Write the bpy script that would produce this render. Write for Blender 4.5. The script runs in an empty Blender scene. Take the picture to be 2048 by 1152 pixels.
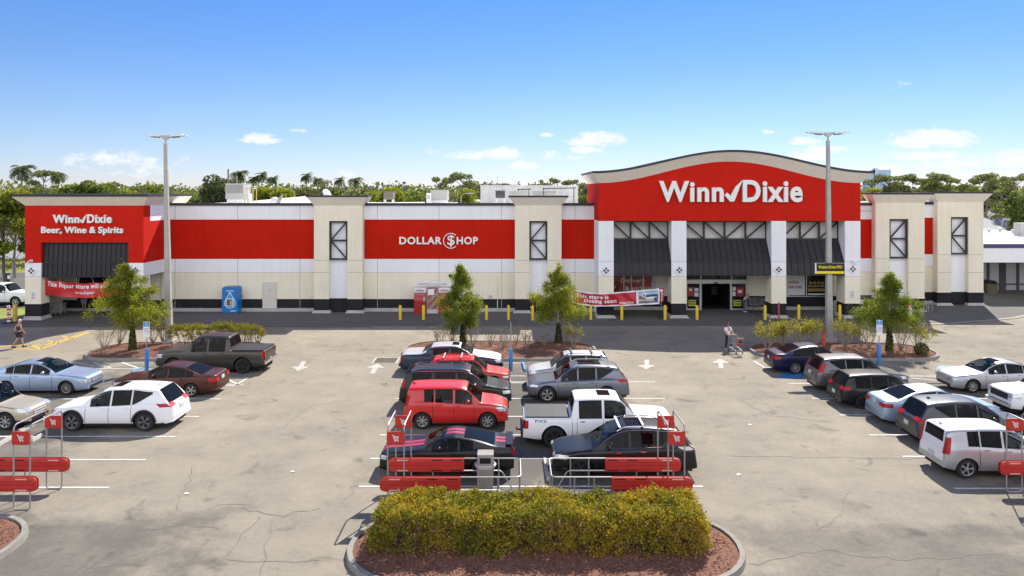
import bpy, bmesh, math, random
import numpy as np
from mathutils import Vector, Matrix
R = math.radians
SC = bpy.context.scene
COL = SC.collection
random.seed(7)
RNG = np.random.default_rng(11)

# ------------------------------------------------------------------ camera
FPX, HZ, CH = 1500.0, 383.0, 9.7          # focal length in photo pixels, horizon row, camera height (m)
cam_d = bpy.data.cameras.new("camera")
cam_d.sensor_width = 36.0
cam_d.lens = 36.0 * FPX / 2048.0
cam_d.shift_y = -(576.0 - HZ) / 2048.0
cam_d.clip_end = 9000
cam_d.clip_start = 0.5
cam = bpy.data.objects.new("camera", cam_d)
cam.location = (0, 0, CH)
cam.rotation_euler = (R(90), 0, 0)
COL.objects.link(cam)
SC.camera = cam

# ------------------------------------------------------------------ light
SUN_AZ, SUN_EL = R(25), R(45)
sun_d = bpy.data.lights.new("sun", 'SUN')
sun_d.energy = 3.9
sun_d.angle = R(0.5)
sun_d.color = (1.0, 0.93, 0.82)
sun = bpy.data.objects.new("sun", sun_d)
to_sun = Vector((math.sin(SUN_AZ) * math.cos(SUN_EL), math.cos(SUN_AZ) * math.cos(SUN_EL), math.sin(SUN_EL)))
sun.rotation_euler = (-to_sun).to_track_quat('-Z', 'Y').to_euler()
sun.location = (30, 60, 80)
COL.objects.link(sun)

SC.view_settings.view_transform = 'Standard'
SC.view_settings.look = 'None'
SC.view_settings.exposure = 1.0
SC.view_settings.gamma = 1.0

# ------------------------------------------------------------------ sky with fair-weather clouds
CLOUDS = [  # centre px, py, half width, half height, density  (directions measured in the photo)
    (520, 279, 34, 11, 1.0), (497, 283, 14, 5, .6), (546, 281, 12, 5, .6), (232, 322, 96, 17, .62), (285, 344, 55, 12, .5), (598, 261, 15, 5, .5),
    (1192, 282, 46, 15, .9), (1172, 301, 30, 8, .9), (1005, 309, 34, 14, .95), (935, 312, 40, 9, .75), (1044, 333, 26, 9, .95),
    (1110, 312, 20, 9, .8), (1140, 316, 18, 6, .6), (1092, 270, 12, 5, .8), (1528, 265, 16, 6, .7), (1612, 283, 26, 9, .8),
    (1646, 302, 44, 8, .8), (1612, 317, 42, 11, 1.0), (1866, 281, 74, 19, 1.05), (1860, 314, 80, 10, .8), (1905, 330, 84, 9, .75),
    (2030, 322, 50, 18, .95), (1765, 347, 40, 15, .9), (2005, 348, 90, 8, .5), (870, 300, 22, 8, .35), (690, 350, 30, 8, .4),
    (1800, 172, 20, 9, .25), (1985, 350, 60, 10, .5)]
world = bpy.data.worlds.new("World")
SC.world = world
world.use_nodes = True
nt = world.node_tree
for n in list(nt.nodes):
    nt.nodes.remove(n)

def mk(tree, typ, **kw):
    n = tree.nodes.new(typ)
    for k, v in kw.items():
        setattr(n, k, v)
    return n

def mth(tree, op, a, b=None, c=None, clamp=False):
    n = tree.nodes.new('ShaderNodeMath')
    n.operation = op
    n.use_clamp = clamp
    for i, v in enumerate((a, b, c)):
        if v is None:
            continue
        if isinstance(v, (int, float)):
            n.inputs[i].default_value = v
        else:
            tree.links.new(v, n.inputs[i])
    return n.outputs[0]

sky = mk(nt, 'ShaderNodeTexSky', sky_type='NISHITA', sun_disc=False, sun_elevation=SUN_EL, sun_rotation=SUN_AZ,
         altitude=10, air_density=1.0, dust_density=0.0, ozone_density=3.0)
tc = mk(nt, 'ShaderNodeTexCoord')
sep = mk(nt, 'ShaderNodeSeparateXYZ')
nt.links.new(tc.outputs['Generated'], sep.inputs[0])
ydir = mth(nt, 'MAXIMUM', sep.outputs[1], 0.05)
az = mth(nt, 'DIVIDE', sep.outputs[0], ydir)
el = mth(nt, 'DIVIDE', sep.outputs[2], ydir)
comb = mk(nt, 'ShaderNodeCombineXYZ')
nt.links.new(az, comb.inputs[0])
nt.links.new(mth(nt, 'MULTIPLY', el, 1.9), comb.inputs[1])
def wnoise(scale, detail, rough):
    n = mk(nt, 'ShaderNodeTexNoise')
    n.inputs['Scale'].default_value = scale
    n.inputs['Detail'].default_value = detail
    n.inputs['Roughness'].default_value = rough
    nt.links.new(comb.outputs[0], n.inputs['Vector'])
    return n.outputs['Fac']
n1, n2 = wnoise(38, 5, .62), wnoise(120, 4, .6)
acc = None
for (px, py, hw, hh, dn) in CLOUDS:
    cx, cy = (px - 1024) / FPX, (HZ - py) / FPX
    hw, hh = hw * 1.12, hh * 1.15
    dx = mth(nt, 'MULTIPLY', mth(nt, 'SUBTRACT', az, cx), FPX / hw)
    dy0 = mth(nt, 'MULTIPLY', mth(nt, 'SUBTRACT', el, cy), FPX / hh)
    dy = mth(nt, 'MULTIPLY', dy0, mth(nt, 'MULTIPLY_ADD', mth(nt, 'LESS_THAN', dy0, 0.0), 0.45, 1.0))   # flatter undersides
    r2 = mth(nt, 'ADD', mth(nt, 'MULTIPLY', dx, dx), mth(nt, 'MULTIPLY', dy, dy))
    v = mth(nt, 'MULTIPLY', mth(nt, 'SUBTRACT', 1.15, mth(nt, 'MULTIPLY', r2, 0.62)), dn)
    acc = v if acc is None else mth(nt, 'MAXIMUM', acc, v)
nz = mth(nt, 'ADD', mth(nt, 'MULTIPLY', mth(nt, 'SUBTRACT', n1, .5), 2.6), mth(nt, 'MULTIPLY', mth(nt, 'SUBTRACT', n2, .5), 1.0))
dens = mth(nt, 'ADD', acc, nz)
mr = mk(nt, 'ShaderNodeMapRange', interpolation_type='SMOOTHSTEP')
mr.inputs['From Min'].default_value = 0.15
mr.inputs['From Max'].default_value = 1.05
mr.inputs['To Max'].default_value = 0.9
nt.links.new(dens, mr.inputs['Value'])
front = mth(nt, 'GREATER_THAN', sep.outputs[1], 0.05)
fac = mth(nt, 'MULTIPLY', mth(nt, 'MULTIPLY', mr.outputs[0], front), mth(nt, 'GREATER_THAN', acc, -0.6))
# clear deep-blue air towards the horizon ahead
tint = mk(nt, 'ShaderNodeValToRGB')
cr_ = tint.color_ramp
cr_.elements[0].position, cr_.elements[0].color = 0.0, (.58, .615, .87, 1)
cr_.elements[1].position, cr_.elements[1].color = .26, (.345, .55, .865, 1)
e_ = cr_.elements.new(.10)
e_.color = (.52, .595, .80, 1)
e_ = cr_.elements.new(.17)
e_.color = (.43, .565, .815, 1)
nt.links.new(sep.outputs[2], tint.inputs[0])
hs = mk(nt, 'ShaderNodeMix', data_type='RGBA', blend_type='MULTIPLY')
hs.inputs[0].default_value = 1
nt.links.new(sky.outputs[0], hs.inputs[6])
nt.links.new(tint.outputs[0], hs.inputs[7])
mixc = mk(nt, 'ShaderNodeMix', data_type='RGBA')
nt.links.new(fac, mixc.inputs[0])
nt.links.new(hs.outputs[2], mixc.inputs[6])
mixc.inputs[7].default_value = (6.3, 6.35, 6.6, 1)
# unseen broken bright cloud added behind the camera to fill the shaded facade
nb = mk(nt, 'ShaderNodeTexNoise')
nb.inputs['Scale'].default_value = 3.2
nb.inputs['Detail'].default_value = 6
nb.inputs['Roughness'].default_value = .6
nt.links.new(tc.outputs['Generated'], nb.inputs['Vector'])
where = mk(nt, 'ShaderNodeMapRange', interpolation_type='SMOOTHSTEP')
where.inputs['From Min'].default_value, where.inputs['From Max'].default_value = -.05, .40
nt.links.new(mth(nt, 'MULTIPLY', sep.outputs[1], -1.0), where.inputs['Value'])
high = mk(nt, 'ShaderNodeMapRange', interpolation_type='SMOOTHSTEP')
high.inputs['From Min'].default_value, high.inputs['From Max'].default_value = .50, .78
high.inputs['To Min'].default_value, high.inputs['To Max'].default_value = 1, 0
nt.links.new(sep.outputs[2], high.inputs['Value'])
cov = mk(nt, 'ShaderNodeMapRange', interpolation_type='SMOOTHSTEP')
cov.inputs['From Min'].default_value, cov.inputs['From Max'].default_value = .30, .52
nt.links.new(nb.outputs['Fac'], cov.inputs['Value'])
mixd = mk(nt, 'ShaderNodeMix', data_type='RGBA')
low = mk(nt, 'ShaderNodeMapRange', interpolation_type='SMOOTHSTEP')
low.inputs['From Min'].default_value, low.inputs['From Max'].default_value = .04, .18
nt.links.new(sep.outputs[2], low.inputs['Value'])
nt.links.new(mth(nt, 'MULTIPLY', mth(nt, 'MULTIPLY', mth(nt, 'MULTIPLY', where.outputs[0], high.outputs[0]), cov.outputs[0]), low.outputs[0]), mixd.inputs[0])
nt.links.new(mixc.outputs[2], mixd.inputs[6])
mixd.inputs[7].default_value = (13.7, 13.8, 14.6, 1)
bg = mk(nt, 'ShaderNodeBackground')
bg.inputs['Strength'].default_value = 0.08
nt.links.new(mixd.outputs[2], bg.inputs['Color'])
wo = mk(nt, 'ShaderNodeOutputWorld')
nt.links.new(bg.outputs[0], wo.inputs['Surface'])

# ------------------------------------------------------------------ measuring helpers (photo pixel -> metres)
def gx(px, Y): return (px - 1024.0) * Y / FPX
def gz(py, Y): return CH - (py - HZ) * Y / FPX
def gy(py): return FPX * CH / (py - HZ)
def gnd(px, py):
    Y = gy(py)
    return (gx(px, Y), Y)

# ------------------------------------------------------------------ materials
MATS = {}
def mat(name, col, rough=.6, metal=0., coat=0., var=.0, vscale=3., bump=0., bscale=40., spec=.5, col2=None, emit=None, trans=0., streak=0.):
    if name in MATS:
        return MATS[name]
    m = bpy.data.materials.new(name)
    m.use_nodes = True
    t = m.node_tree
    b = t.nodes['Principled BSDF']
    b.inputs['Base Color'].default_value = (*col, 1)
    b.inputs['Roughness'].default_value = rough
    b.inputs['Metallic'].default_value = metal
    b.inputs['Coat Weight'].default_value = coat
    b.inputs['Coat Roughness'].default_value = .03
    b.inputs['Specular IOR Level'].default_value = spec
    if trans:
        b.inputs['Transmission Weight'].default_value = trans
    if emit:
        b.inputs['Emission Color'].default_value = (*emit, 1)
        b.inputs['Emission Strength'].default_value = 1
    if var or col2 or bump:
        tcn = mk(t, 'ShaderNodeTexCoord')
    if var or col2:
        n = mk(t, 'ShaderNodeTexNoise')
        n.inputs['Scale'].default_value = vscale
        n.inputs['Detail'].default_value = 6
        n.inputs['Roughness'].default_value = .65
        t.links.new(tcn.outputs['Object'], n.inputs['Vector'])
        rp = mk(t, 'ShaderNodeMapRange')
        rp.inputs['From Min'].default_value = .3
        rp.inputs['From Max'].default_value = .7
        t.links.new(n.outputs['Fac'], rp.inputs['Value'])
        mx = mk(t, 'ShaderNodeMix', data_type='RGBA')
        c2 = col2 if col2 else tuple(max(0, c * (1 - var)) for c in col)
        mx.inputs[6].default_value = (*c2, 1)
        mx.inputs[7].default_value = (*(col if col2 else tuple(min(1, c * (1 + var * .5)) for c in col)), 1)
        t.links.new(rp.outputs[0], mx.inputs[0])
        outc = mx.outputs[2]
        if streak:
            # rain streaks and patchy repainting: noise drawn out vertically
            mp = mk(t, 'ShaderNodeMapping')
            mp.inputs['Scale'].default_value = (2.6, 2.6, .16)
            t.links.new(tcn.outputs['Object'], mp.inputs['Vector'])
            ns = mk(t, 'ShaderNodeTexNoise')
            ns.inputs['Scale'].default_value = 1.6
            ns.inputs['Detail'].default_value = 5
            t.links.new(mp.outputs[0], ns.inputs['Vector'])
            rs = mk(t, 'ShaderNodeMapRange')
            rs.inputs['From Min'].default_value, rs.inputs['From Max'].default_value = .45, .72
            rs.inputs['To Min'].default_value, rs.inputs['To Max'].default_value = 1, 1 - streak * 2.2
            t.links.new(ns.outputs['Fac'], rs.inputs['Value'])
            ms = mk(t, 'ShaderNodeMix', data_type='RGBA', blend_type='MULTIPLY')
            ms.inputs[0].default_value = 1
            t.links.new(mx.outputs[2], ms.inputs[6])
            t.links.new(rs.outputs[0], ms.inputs[7])
            outc = ms.outputs[2]
        t.links.new(outc, b.inputs['Base Color'])
    if bump:
        n2_ = mk(t, 'ShaderNodeTexNoise')
        n2_.inputs['Scale'].default_value = bscale
        n2_.inputs['Detail'].default_value = 4
        t.links.new(tcn.outputs['Object'], n2_.inputs['Vector'])
        bp = mk(t, 'ShaderNodeBump')
        bp.inputs['Strength'].default_value = bump
        bp.inputs['Distance'].default_value = .02
        t.links.new(n2_.outputs['Fac'], bp.inputs['Height'])
        t.links.new(bp.outputs[0], b.inputs['Normal'])
    MATS[name] = m
    return m

def leaf_mat(name, cols, scale=1.2, trans=.45, rough=.55):
    """foliage: noise through a ramp of leaf colours, with light shining through the leaves"""
    if name in MATS:
        return MATS[name]
    m = bpy.data.materials.new(name)
    m.use_nodes = True
    t = m.node_tree
    b = t.nodes['Principled BSDF']
    b.inputs['Roughness'].default_value = rough
    b.inputs['Specular IOR Level'].default_value = .3
    tcn = mk(t, 'ShaderNodeTexCoord')
    n = mk(t, 'ShaderNodeTexNoise')
    n.inputs['Scale'].default_value = scale
    n.inputs['Detail'].default_value = 3
    t.links.new(tcn.outputs['Object'], n.inputs['Vector'])
    geo = mk(t, 'ShaderNodeNewGeometry')
    a = mth(t, 'ADD', mth(t, 'MULTIPLY', n.outputs['Fac'], .62), mth(t, 'MULTIPLY', geo.outputs['Random Per Island'], .38))
    rp = mk(t, 'ShaderNodeValToRGB')
    rp.color_ramp.elements[0].position = .30
    rp.color_ramp.elements[0].color = (*cols[0], 1)
    rp.color_ramp.elements[1].position = .72
    rp.color_ramp.elements[1].color = (*cols[-1], 1)
    for i, c in enumerate(cols[1:-1]):
        e = rp.color_ramp.elements.new(.30 + .42 * (i + 1) / (len(cols) - 1))
        e.color = (*c, 1)
    t.links.new(a, rp.inputs[0])
    t.links.new(rp.outputs[0], b.inputs['Base Color'])
    tr = mk(t, 'ShaderNodeBsdfTranslucent')
    mxl = mk(t, 'ShaderNodeMix', data_type='RGBA', blend_type='MULTIPLY')
    mxl.inputs[0].default_value = 1
    mxl.inputs[7].default_value = (1.5, 1.5, .7, 1)
    t.links.new(rp.outputs[0], mxl.inputs[6])
    t.links.new(mxl.outputs[2], tr.inputs['Color'])
    ms = mk(t, 'ShaderNodeMixShader')
    ms.inputs[0].default_value = trans
    t.links.new(b.outputs[0], ms.inputs[1])
    t.links.new(tr.outputs[0], ms.inputs[2])
    t.links.new(ms.outputs[0], t.nodes['Material Output'].inputs['Surface'])
    MATS[name] = m
    return m

# ------------------------------------------------------------------ mesh builder
class MB:
    def __init__(s):
        s.v, s.f, s.m = [], [], []
    def add(s, verts, faces, m=0):
        o = len(s.v)
        s.v.extend([tuple(v) for v in verts])
        for f in faces:
            s.f.append([i + o for i in f])
            s.m.append(m)
        return s
    def box(s, x0, x1, y0, y1, z0, z1, m=0, skip=()):
        v = [(x0, y0, z0), (x1, y0, z0), (x1, y1, z0), (x0, y1, z0), (x0, y0, z1), (x1, y0, z1), (x1, y1, z1), (x0, y1, z1)]
        fs = {'b': (3, 2, 1, 0), 't': (4, 5, 6, 7), 'f': (0, 1, 5, 4), 'r': (1, 2, 6, 5), 'k': (2, 3, 7, 6), 'l': (3, 0, 4, 7)}
        return s.add(v, [f for k, f in fs.items() if k not in skip], m)
    def cbox(s, c, d, m=0, rot=None):
        x, y, z = d[0] / 2, d[1] / 2, d[2] / 2
        v = [Vector(p) for p in ((-x, -y, -z), (x, -y, -z), (x, y, -z), (-x, y, -z), (-x, -y, z), (x, -y, z), (x, y, z), (-x, y, z))]
        if rot is not None:
            v = [rot @ p for p in v]
        v = [p + Vector(c) for p in v]
        return s.add(v, [(3, 2, 1, 0), (4, 5, 6, 7), (0, 1, 5, 4), (1, 2, 6, 5), (2, 3, 7, 6), (3, 0, 4, 7)], m)
    def rbox(s, c, d, r, m=0, axis=1, n=3):
        """box with its four edges along `axis` rounded"""
        ax = [0, 1, 2]
        ax.remove(axis)
        a, b = ax
        pts = []
        for sx, sy, a0 in ((1, 1, 0), (-1, 1, 90), (-1, -1, 180), (1, -1, 270)):
            for k in range(n + 1):
                t = R(a0 + 90 * k / n)
                pts.append((sx * (d[a] / 2 - r) + r * math.cos(t), sy * (d[b] / 2 - r) + r * math.sin(t)))
        N = len(pts)
        vs = []
        for e in (-d[axis] / 2, d[axis] / 2):
            for p in pts:
                q = [0, 0, 0]
                q[a], q[b], q[axis] = p[0] + c[a], p[1] + c[b], e + c[axis]
                vs.append(q)
        fs = [list(range(N))[::-1], list(range(N, 2 * N))] + [(i, (i + 1) % N, N + (i + 1) % N, N + i) for i in range(N)]
        return s.add(vs, fs, m)
    def prism(s, pts, z0, z1, m=0, top=True, bot=False, mt=None):
        n = len(pts)
        v = [(p[0], p[1], z0) for p in pts] + [(p[0], p[1], z1) for p in pts]
        s.add(v, [(i, (i + 1) % n, n + (i + 1) % n, n + i) for i in range(n)], m)
        if top:
            s.add([(p[0], p[1], z1) for p in pts], [list(range(n))], m if mt is None else mt)
        if bot:
            s.add([(p[0], p[1], z0) for p in pts], [list(range(n))[::-1]], m)
        return s
    def bands(s, pts, zs, ms, top=True, mt=0, closed=True):
        """vertical walls on a footprint, one material per height band"""
        n = len(pts)
        for k in range(len(zs) - 1):
            v = [(p[0], p[1], zs[k]) for p in pts] + [(p[0], p[1], zs[k + 1]) for p in pts]
            s.add(v, [(i, (i + 1) % n, n + (i + 1) % n, n + i) for i in range(n if closed else n - 1)], ms[k])
        if top:
            s.add([(p[0], p[1], zs[-1]) for p in pts], [list(range(n))], mt)
        return s
    def extr(s, poly, y0, y1, m=0, back=True):
        """polygon in the XZ plane extruded along Y from y0 (front) to y1"""
        n = len(poly)
        v = [(p[0], y0, p[1]) for p in poly] + [(p[0], y1, p[1]) for p in poly]
        a = sum(poly[i][0] * poly[(i + 1) % n][1] - poly[(i + 1) % n][0] * poly[i][1] for i in range(n))
        fr = list(range(n)) if a > 0 else list(range(n))[::-1]
        s.add(v, [fr] + [(i, (i + 1) % n, n + (i + 1) % n, n + i) for i in range(n)] + ([[i + n for i in fr[::-1]]] if back else []), m)
        return s
    def sheet(s, pts, z, m=0):
        n = len(pts)
        a = sum(pts[i][0] * pts[(i + 1) % n][1] - pts[(i + 1) % n][0] * pts[i][1] for i in range(n))
        return s.add([(p[0], p[1], z) for p in pts], [list(range(n)) if a > 0 else list(range(n))[::-1]], m)
    def tube(s, path, r, m=0, n=8, caps=True, closed=False):
        P = [Vector(p) for p in path]
        L = len(P)
        rs = r if isinstance(r, (list, tuple)) else [r] * L
        rings, up = [], None
        for i in range(L):
            if closed:
                d = P[(i + 1) % L] - P[i - 1]
            else:
                d = P[min(i + 1, L - 1)] - P[max(i - 1, 0)]
            d.normalize()
            if up is None:
                up = Vector((0, 0, 1)) if abs(d.z) < .9 else Vector((1, 0, 0))
            sd = d.cross(up)
            if sd.length < 1e-4:
                sd = d.cross(Vector((0, 1, 0)))
            sd.normalize()
            up = sd.cross(d).normalized()
            rings.append([P[i] + (sd * math.cos(2 * math.pi * k / n) + up * math.sin(2 * math.pi * k / n)) * rs[i] for k in range(n)])
        vs = [p for rg in rings for p in rg]
        fs = []
        for i in range(L if closed else L - 1):
            j = (i + 1) % L
            fs += [(i * n + k, i * n + (k + 1) % n, j * n + (k + 1) % n, j * n + k) for k in range(n)]
        if caps and not closed:
            fs += [list(range(n))[::-1], [(L - 1) * n + k for k in range(n)]]
        return s.add(vs, fs, m)
    def lathe(s, prof, c=(0, 0, 0), axis='z', n=20, m=0):
        vs, fs = [], []
        for (r, h) in prof:
            for k in range(n):
                a = 2 * math.pi * k / n
                p = (r * math.cos(a), r * math.sin(a), h)
                if axis == 'y':
                    p = (p[0], p[2], p[1])
                elif axis == 'x':
                    p = (p[2], p[0], p[1])
                vs.append((p[0] + c[0], p[1] + c[1], p[2] + c[2]))
        for i in range(len(prof) - 1):
            fs += [(i * n + k, i * n + (k + 1) % n, (i + 1) * n + (k + 1) % n, (i + 1) * n + k) for k in range(n)]
        return s.add(vs, fs, m)
    def grid(s, rows, m=0):
        nr, nc = len(rows), len(rows[0])
        vs = [p for r_ in rows for p in r_]
        return s.add(vs, [(i * nc + j, i * nc + j + 1, (i + 1) * nc + j + 1, (i + 1) * nc + j) for i in range(nr - 1) for j in range(nc - 1)], m)
    def sphere(s, c, r, m=0, n=10):
        rr = r if isinstance(r, (tuple, list)) else (r, r, r)
        rows = []
        for i in range(n + 1):
            t = math.pi * i / n
            rows.append([(c[0] + rr[0] * math.sin(t) * math.cos(2 * math.pi * j / (2 * n)), c[1] + rr[1] * math.sin(t) * math.sin(2 * math.pi * j / (2 * n)), c[2] + rr[2] * math.cos(t)) for j in range(2 * n + 1)])
        return s.grid(rows, m)
    def build(s, name, mats, parent=None, smooth=False, angle=35, world=False, fix=False):
        me = bpy.data.meshes.new(name)
        me.from_pydata(s.v, [], s.f)
        for q in (mats if isinstance(mats, (list, tuple)) else [mats]):
            me.materials.append(q)
        me.polygons.foreach_set('material_index', s.m)
        if fix:
            b = bmesh.new()
            b.from_mesh(me)
            bmesh.ops.remove_doubles(b, verts=b.verts, dist=.0005)
            bmesh.ops.recalc_face_normals(b, faces=b.faces)
            b.to_mesh(me)
            b.free()
        if smooth:
            me.polygons.foreach_set('use_smooth', [True] * len(me.polygons))
            me.set_sharp_from_angle(angle=R(angle))
        me.update()
        o = bpy.data.objects.new(name, me)
        COL.objects.link(o)
        if parent is not None:
            o.parent = parent
            if world:
                o.location = -tot(parent)
        return o

def tot(o):
    p = Vector((0, 0, 0))
    while o is not None:
        p = p + o.location
        o = o.parent
    return p

def tag(o, label=None, cat=None, group=None, kind=None):
    for k, v in (('label', label), ('category', cat), ('group', group), ('kind', kind)):
        if v:
            o[k] = v
    return o

def thing(name, label, cat, loc=(0, 0, 0), rz=0, group=None, sc=1.0):
    o = bpy.data.objects.new(name, None)
    o.empty_display_size = .3
    COL.objects.link(o)
    o.location = loc
    o.rotation_euler = (0, 0, rz)
    o.scale = (sc, sc, sc)
    return tag(o, label, cat, group)

def copy_tree(o, parent=None):
    c = o.copy()
    COL.objects.link(c)
    if parent is not None:
        c.parent = parent
    for ch in list(o.children):
        copy_tree(ch, c)
    return c

def text_data(body, bold=.0, extr=.0, align='CENTER', shear=0.):
    cu = bpy.data.curves.new('lettering', 'FONT')
    cu.body = body
    cu.size = 1
    cu.offset = min(bold, .030)
    cu.extrude = extr
    cu.resolution_u = 4
    cu.shear = shear
    cu.space_character = 1.0 + bold * 2.2
    o = bpy.data.objects.new('lettering_tmp', cu)
    COL.objects.link(o)
    bpy.context.view_layer.update()
    dg = bpy.context.evaluated_depsgraph_get()
    me = bpy.data.meshes.new_from_object(o.evaluated_get(dg))
    bpy.data.objects.remove(o)
    bpy.data.curves.remove(cu)
    V = np.array([v.co[:] for v in me.vertices]) if len(me.vertices) else np.zeros((0, 3))
    F = [list(p.vertices) for p in me.polygons]
    bpy.data.meshes.remove(me)
    return V, F

def text_into(mb, body, x0, x1, z0, z1, yf, depth=.0, bold=.02, m=0, fn=None):
    """lettering stretched into the box x0..x1, z0..z1, facing -Y with its face at yf"""
    V, F = text_data(body, bold, .5 if depth else 0)
    mn, mx = V.min(0), V.max(0)
    out = []
    for p in V:
        x = x0 + (p[0] - mn[0]) / (mx[0] - mn[0]) * (x1 - x0)
        z = z0 + (p[1] - mn[1]) / (mx[1] - mn[1]) * (z1 - z0)
        y = yf + (0 if not depth else (.5 - p[2]) * depth)
        q = (x, y, z)
        out.append(fn(q) if fn else q)
    mb.add(out, F, m)

def pchip(pts):
    x = np.array([p[0] for p in pts], float)
    y = np.array([p[1] for p in pts], float)
    h = np.diff(x)
    d = np.diff(y) / h
    m = np.zeros(len(x))
    for i in range(1, len(x) - 1):
        if d[i - 1] * d[i] > 0:
            w1, w2 = 2 * h[i] + h[i - 1], h[i] + 2 * h[i - 1]
            m[i] = (w1 + w2) / (w1 / d[i - 1] + w2 / d[i])
    m[0], m[-1] = d[0], d[-1]
    def f(q):
        q = min(max(q, x[0]), x[-1])
        i = min(max(int(np.searchsorted(x, q)) - 1, 0), len(h) - 1)
        t = (q - x[i]) / h[i]
        return float((2 * t**3 - 3 * t**2 + 1) * y[i] + (t**3 - 2 * t**2 + t) * h[i] * m[i] + (-2 * t**3 + 3 * t**2) * y[i + 1] + (t**3 - t**2) * h[i] * m[i + 1])
    return f
# ------------------------------------------------------------------ shared materials
def stucco(name, c, var=.08):
    return mat(name, c, .85, var=var, vscale=.55, bump=.12, bscale=90, spec=.1, streak=.03)
M_RED = stucco("red_stucco", (.54, .015, .005), .12)
M_REDP = stucco("red_portico_stucco", (.57, .018, .009), .10)
M_WHITE = stucco("white_stucco", (.86, .86, .87), .04)
M_CREAM = stucco("cream_stucco", (.86, .785, .61), .05)
M_TAN = stucco("tan_stucco", (.85, .775, .61), .05)
M_BLACKW = stucco("charcoal_stucco", (.030, .030, .033), .2)
M_CORN = stucco("cornice_stucco", (.84, .79, .68), .05)
M_CAP = mat("dark_metal_coping", (.022, .020, .032), .45, var=.2)
M_CONC = mat("concrete", (.27, .255, .225), .9, var=.22, vscale=2.5, bump=.2)
M_CONCL = mat("pale_concrete", (.46, .445, .41), .9, var=.2, vscale=2.2, bump=.2)
M_JOINT = mat("joint_sealant", (.40, .375, .33), .9)
M_JOINTR = mat("red_joint", (.30, .02, .012), .9)
M_AWN = mat("charcoal_metal_awning", (.020, .019, .021), .6, var=.25, vscale=1.5)
M_BLKM = mat("black_painted_steel", (.012, .012, .014), .45)
M_ROOF = mat("white_roof_membrane", (.78, .77, .74), .7, var=.12, vscale=.3)
M_GREYP = mat("grey_infill_panel", (.62, .61, .58), .8, var=.1, vscale=1.2)
M_SIGNW = mat("white_acrylic", (.84, .84, .80), .35)
M_GLASSD = mat("dark_glass", (.012, .014, .016), .06, spec=.7)
M_ALU = mat("aluminium", (.62, .62, .61), .4, metal=.6)
M_GALV = mat("galvanised_steel", (.38, .38, .38), .5, metal=.7, var=.15, vscale=6)
M_YEL = mat("yellow_paint", (.80, .56, .010), .45, var=.08, vscale=4)
M_DARKIN = mat("dark_interior", (.012, .011, .010), .9)
M_WPAINT = mat("white_road_paint", (.76, .75, .71), .8, col2=(.48, .46, .42), vscale=5)
M_WPAINTF = mat("worn_white_road_paint", (.58, .56, .52), .85, col2=(.30, .28, .24), vscale=7)
M_YPAINT = mat("yellow_road_paint", (.74, .50, .05), .8, col2=(.55, .36, .06), vscale=4)
M_BLUEP = mat("blue_paint", (.05, .22, .50), .6, var=.12)
M_REDPLAST = mat("red_plastic", (.44, .024, .016), .48, var=.12, vscale=5)
M_BLKPL = mat("black_plastic", (.016, .016, .017), .55)
M_WPLAIN = mat("white_metal", (.78, .78, .77), .45, var=.06)
M_GREYM = mat("grey_sheet_metal", (.47, .46, .42), .55, var=.14, vscale=2)
M_BANR = mat("red_vinyl", (.56, .018, .020), .4, var=.1, vscale=2)
M_BANRW = mat("crimson_vinyl", (.50, .012, .030), .4, var=.1, vscale=2)
M_WVINYL = mat("white_vinyl", (.82, .82, .82), .4)
M_POLE = mat("pole_concrete", (.44, .42, .38), .85, var=.2, vscale=1.4, bump=.2)
M_MULCH = mat("red_bark_mulch", (.27, .120, .075), .95, col2=(.10, .048, .032), vscale=22, bump=.9, bscale=30)

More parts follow.
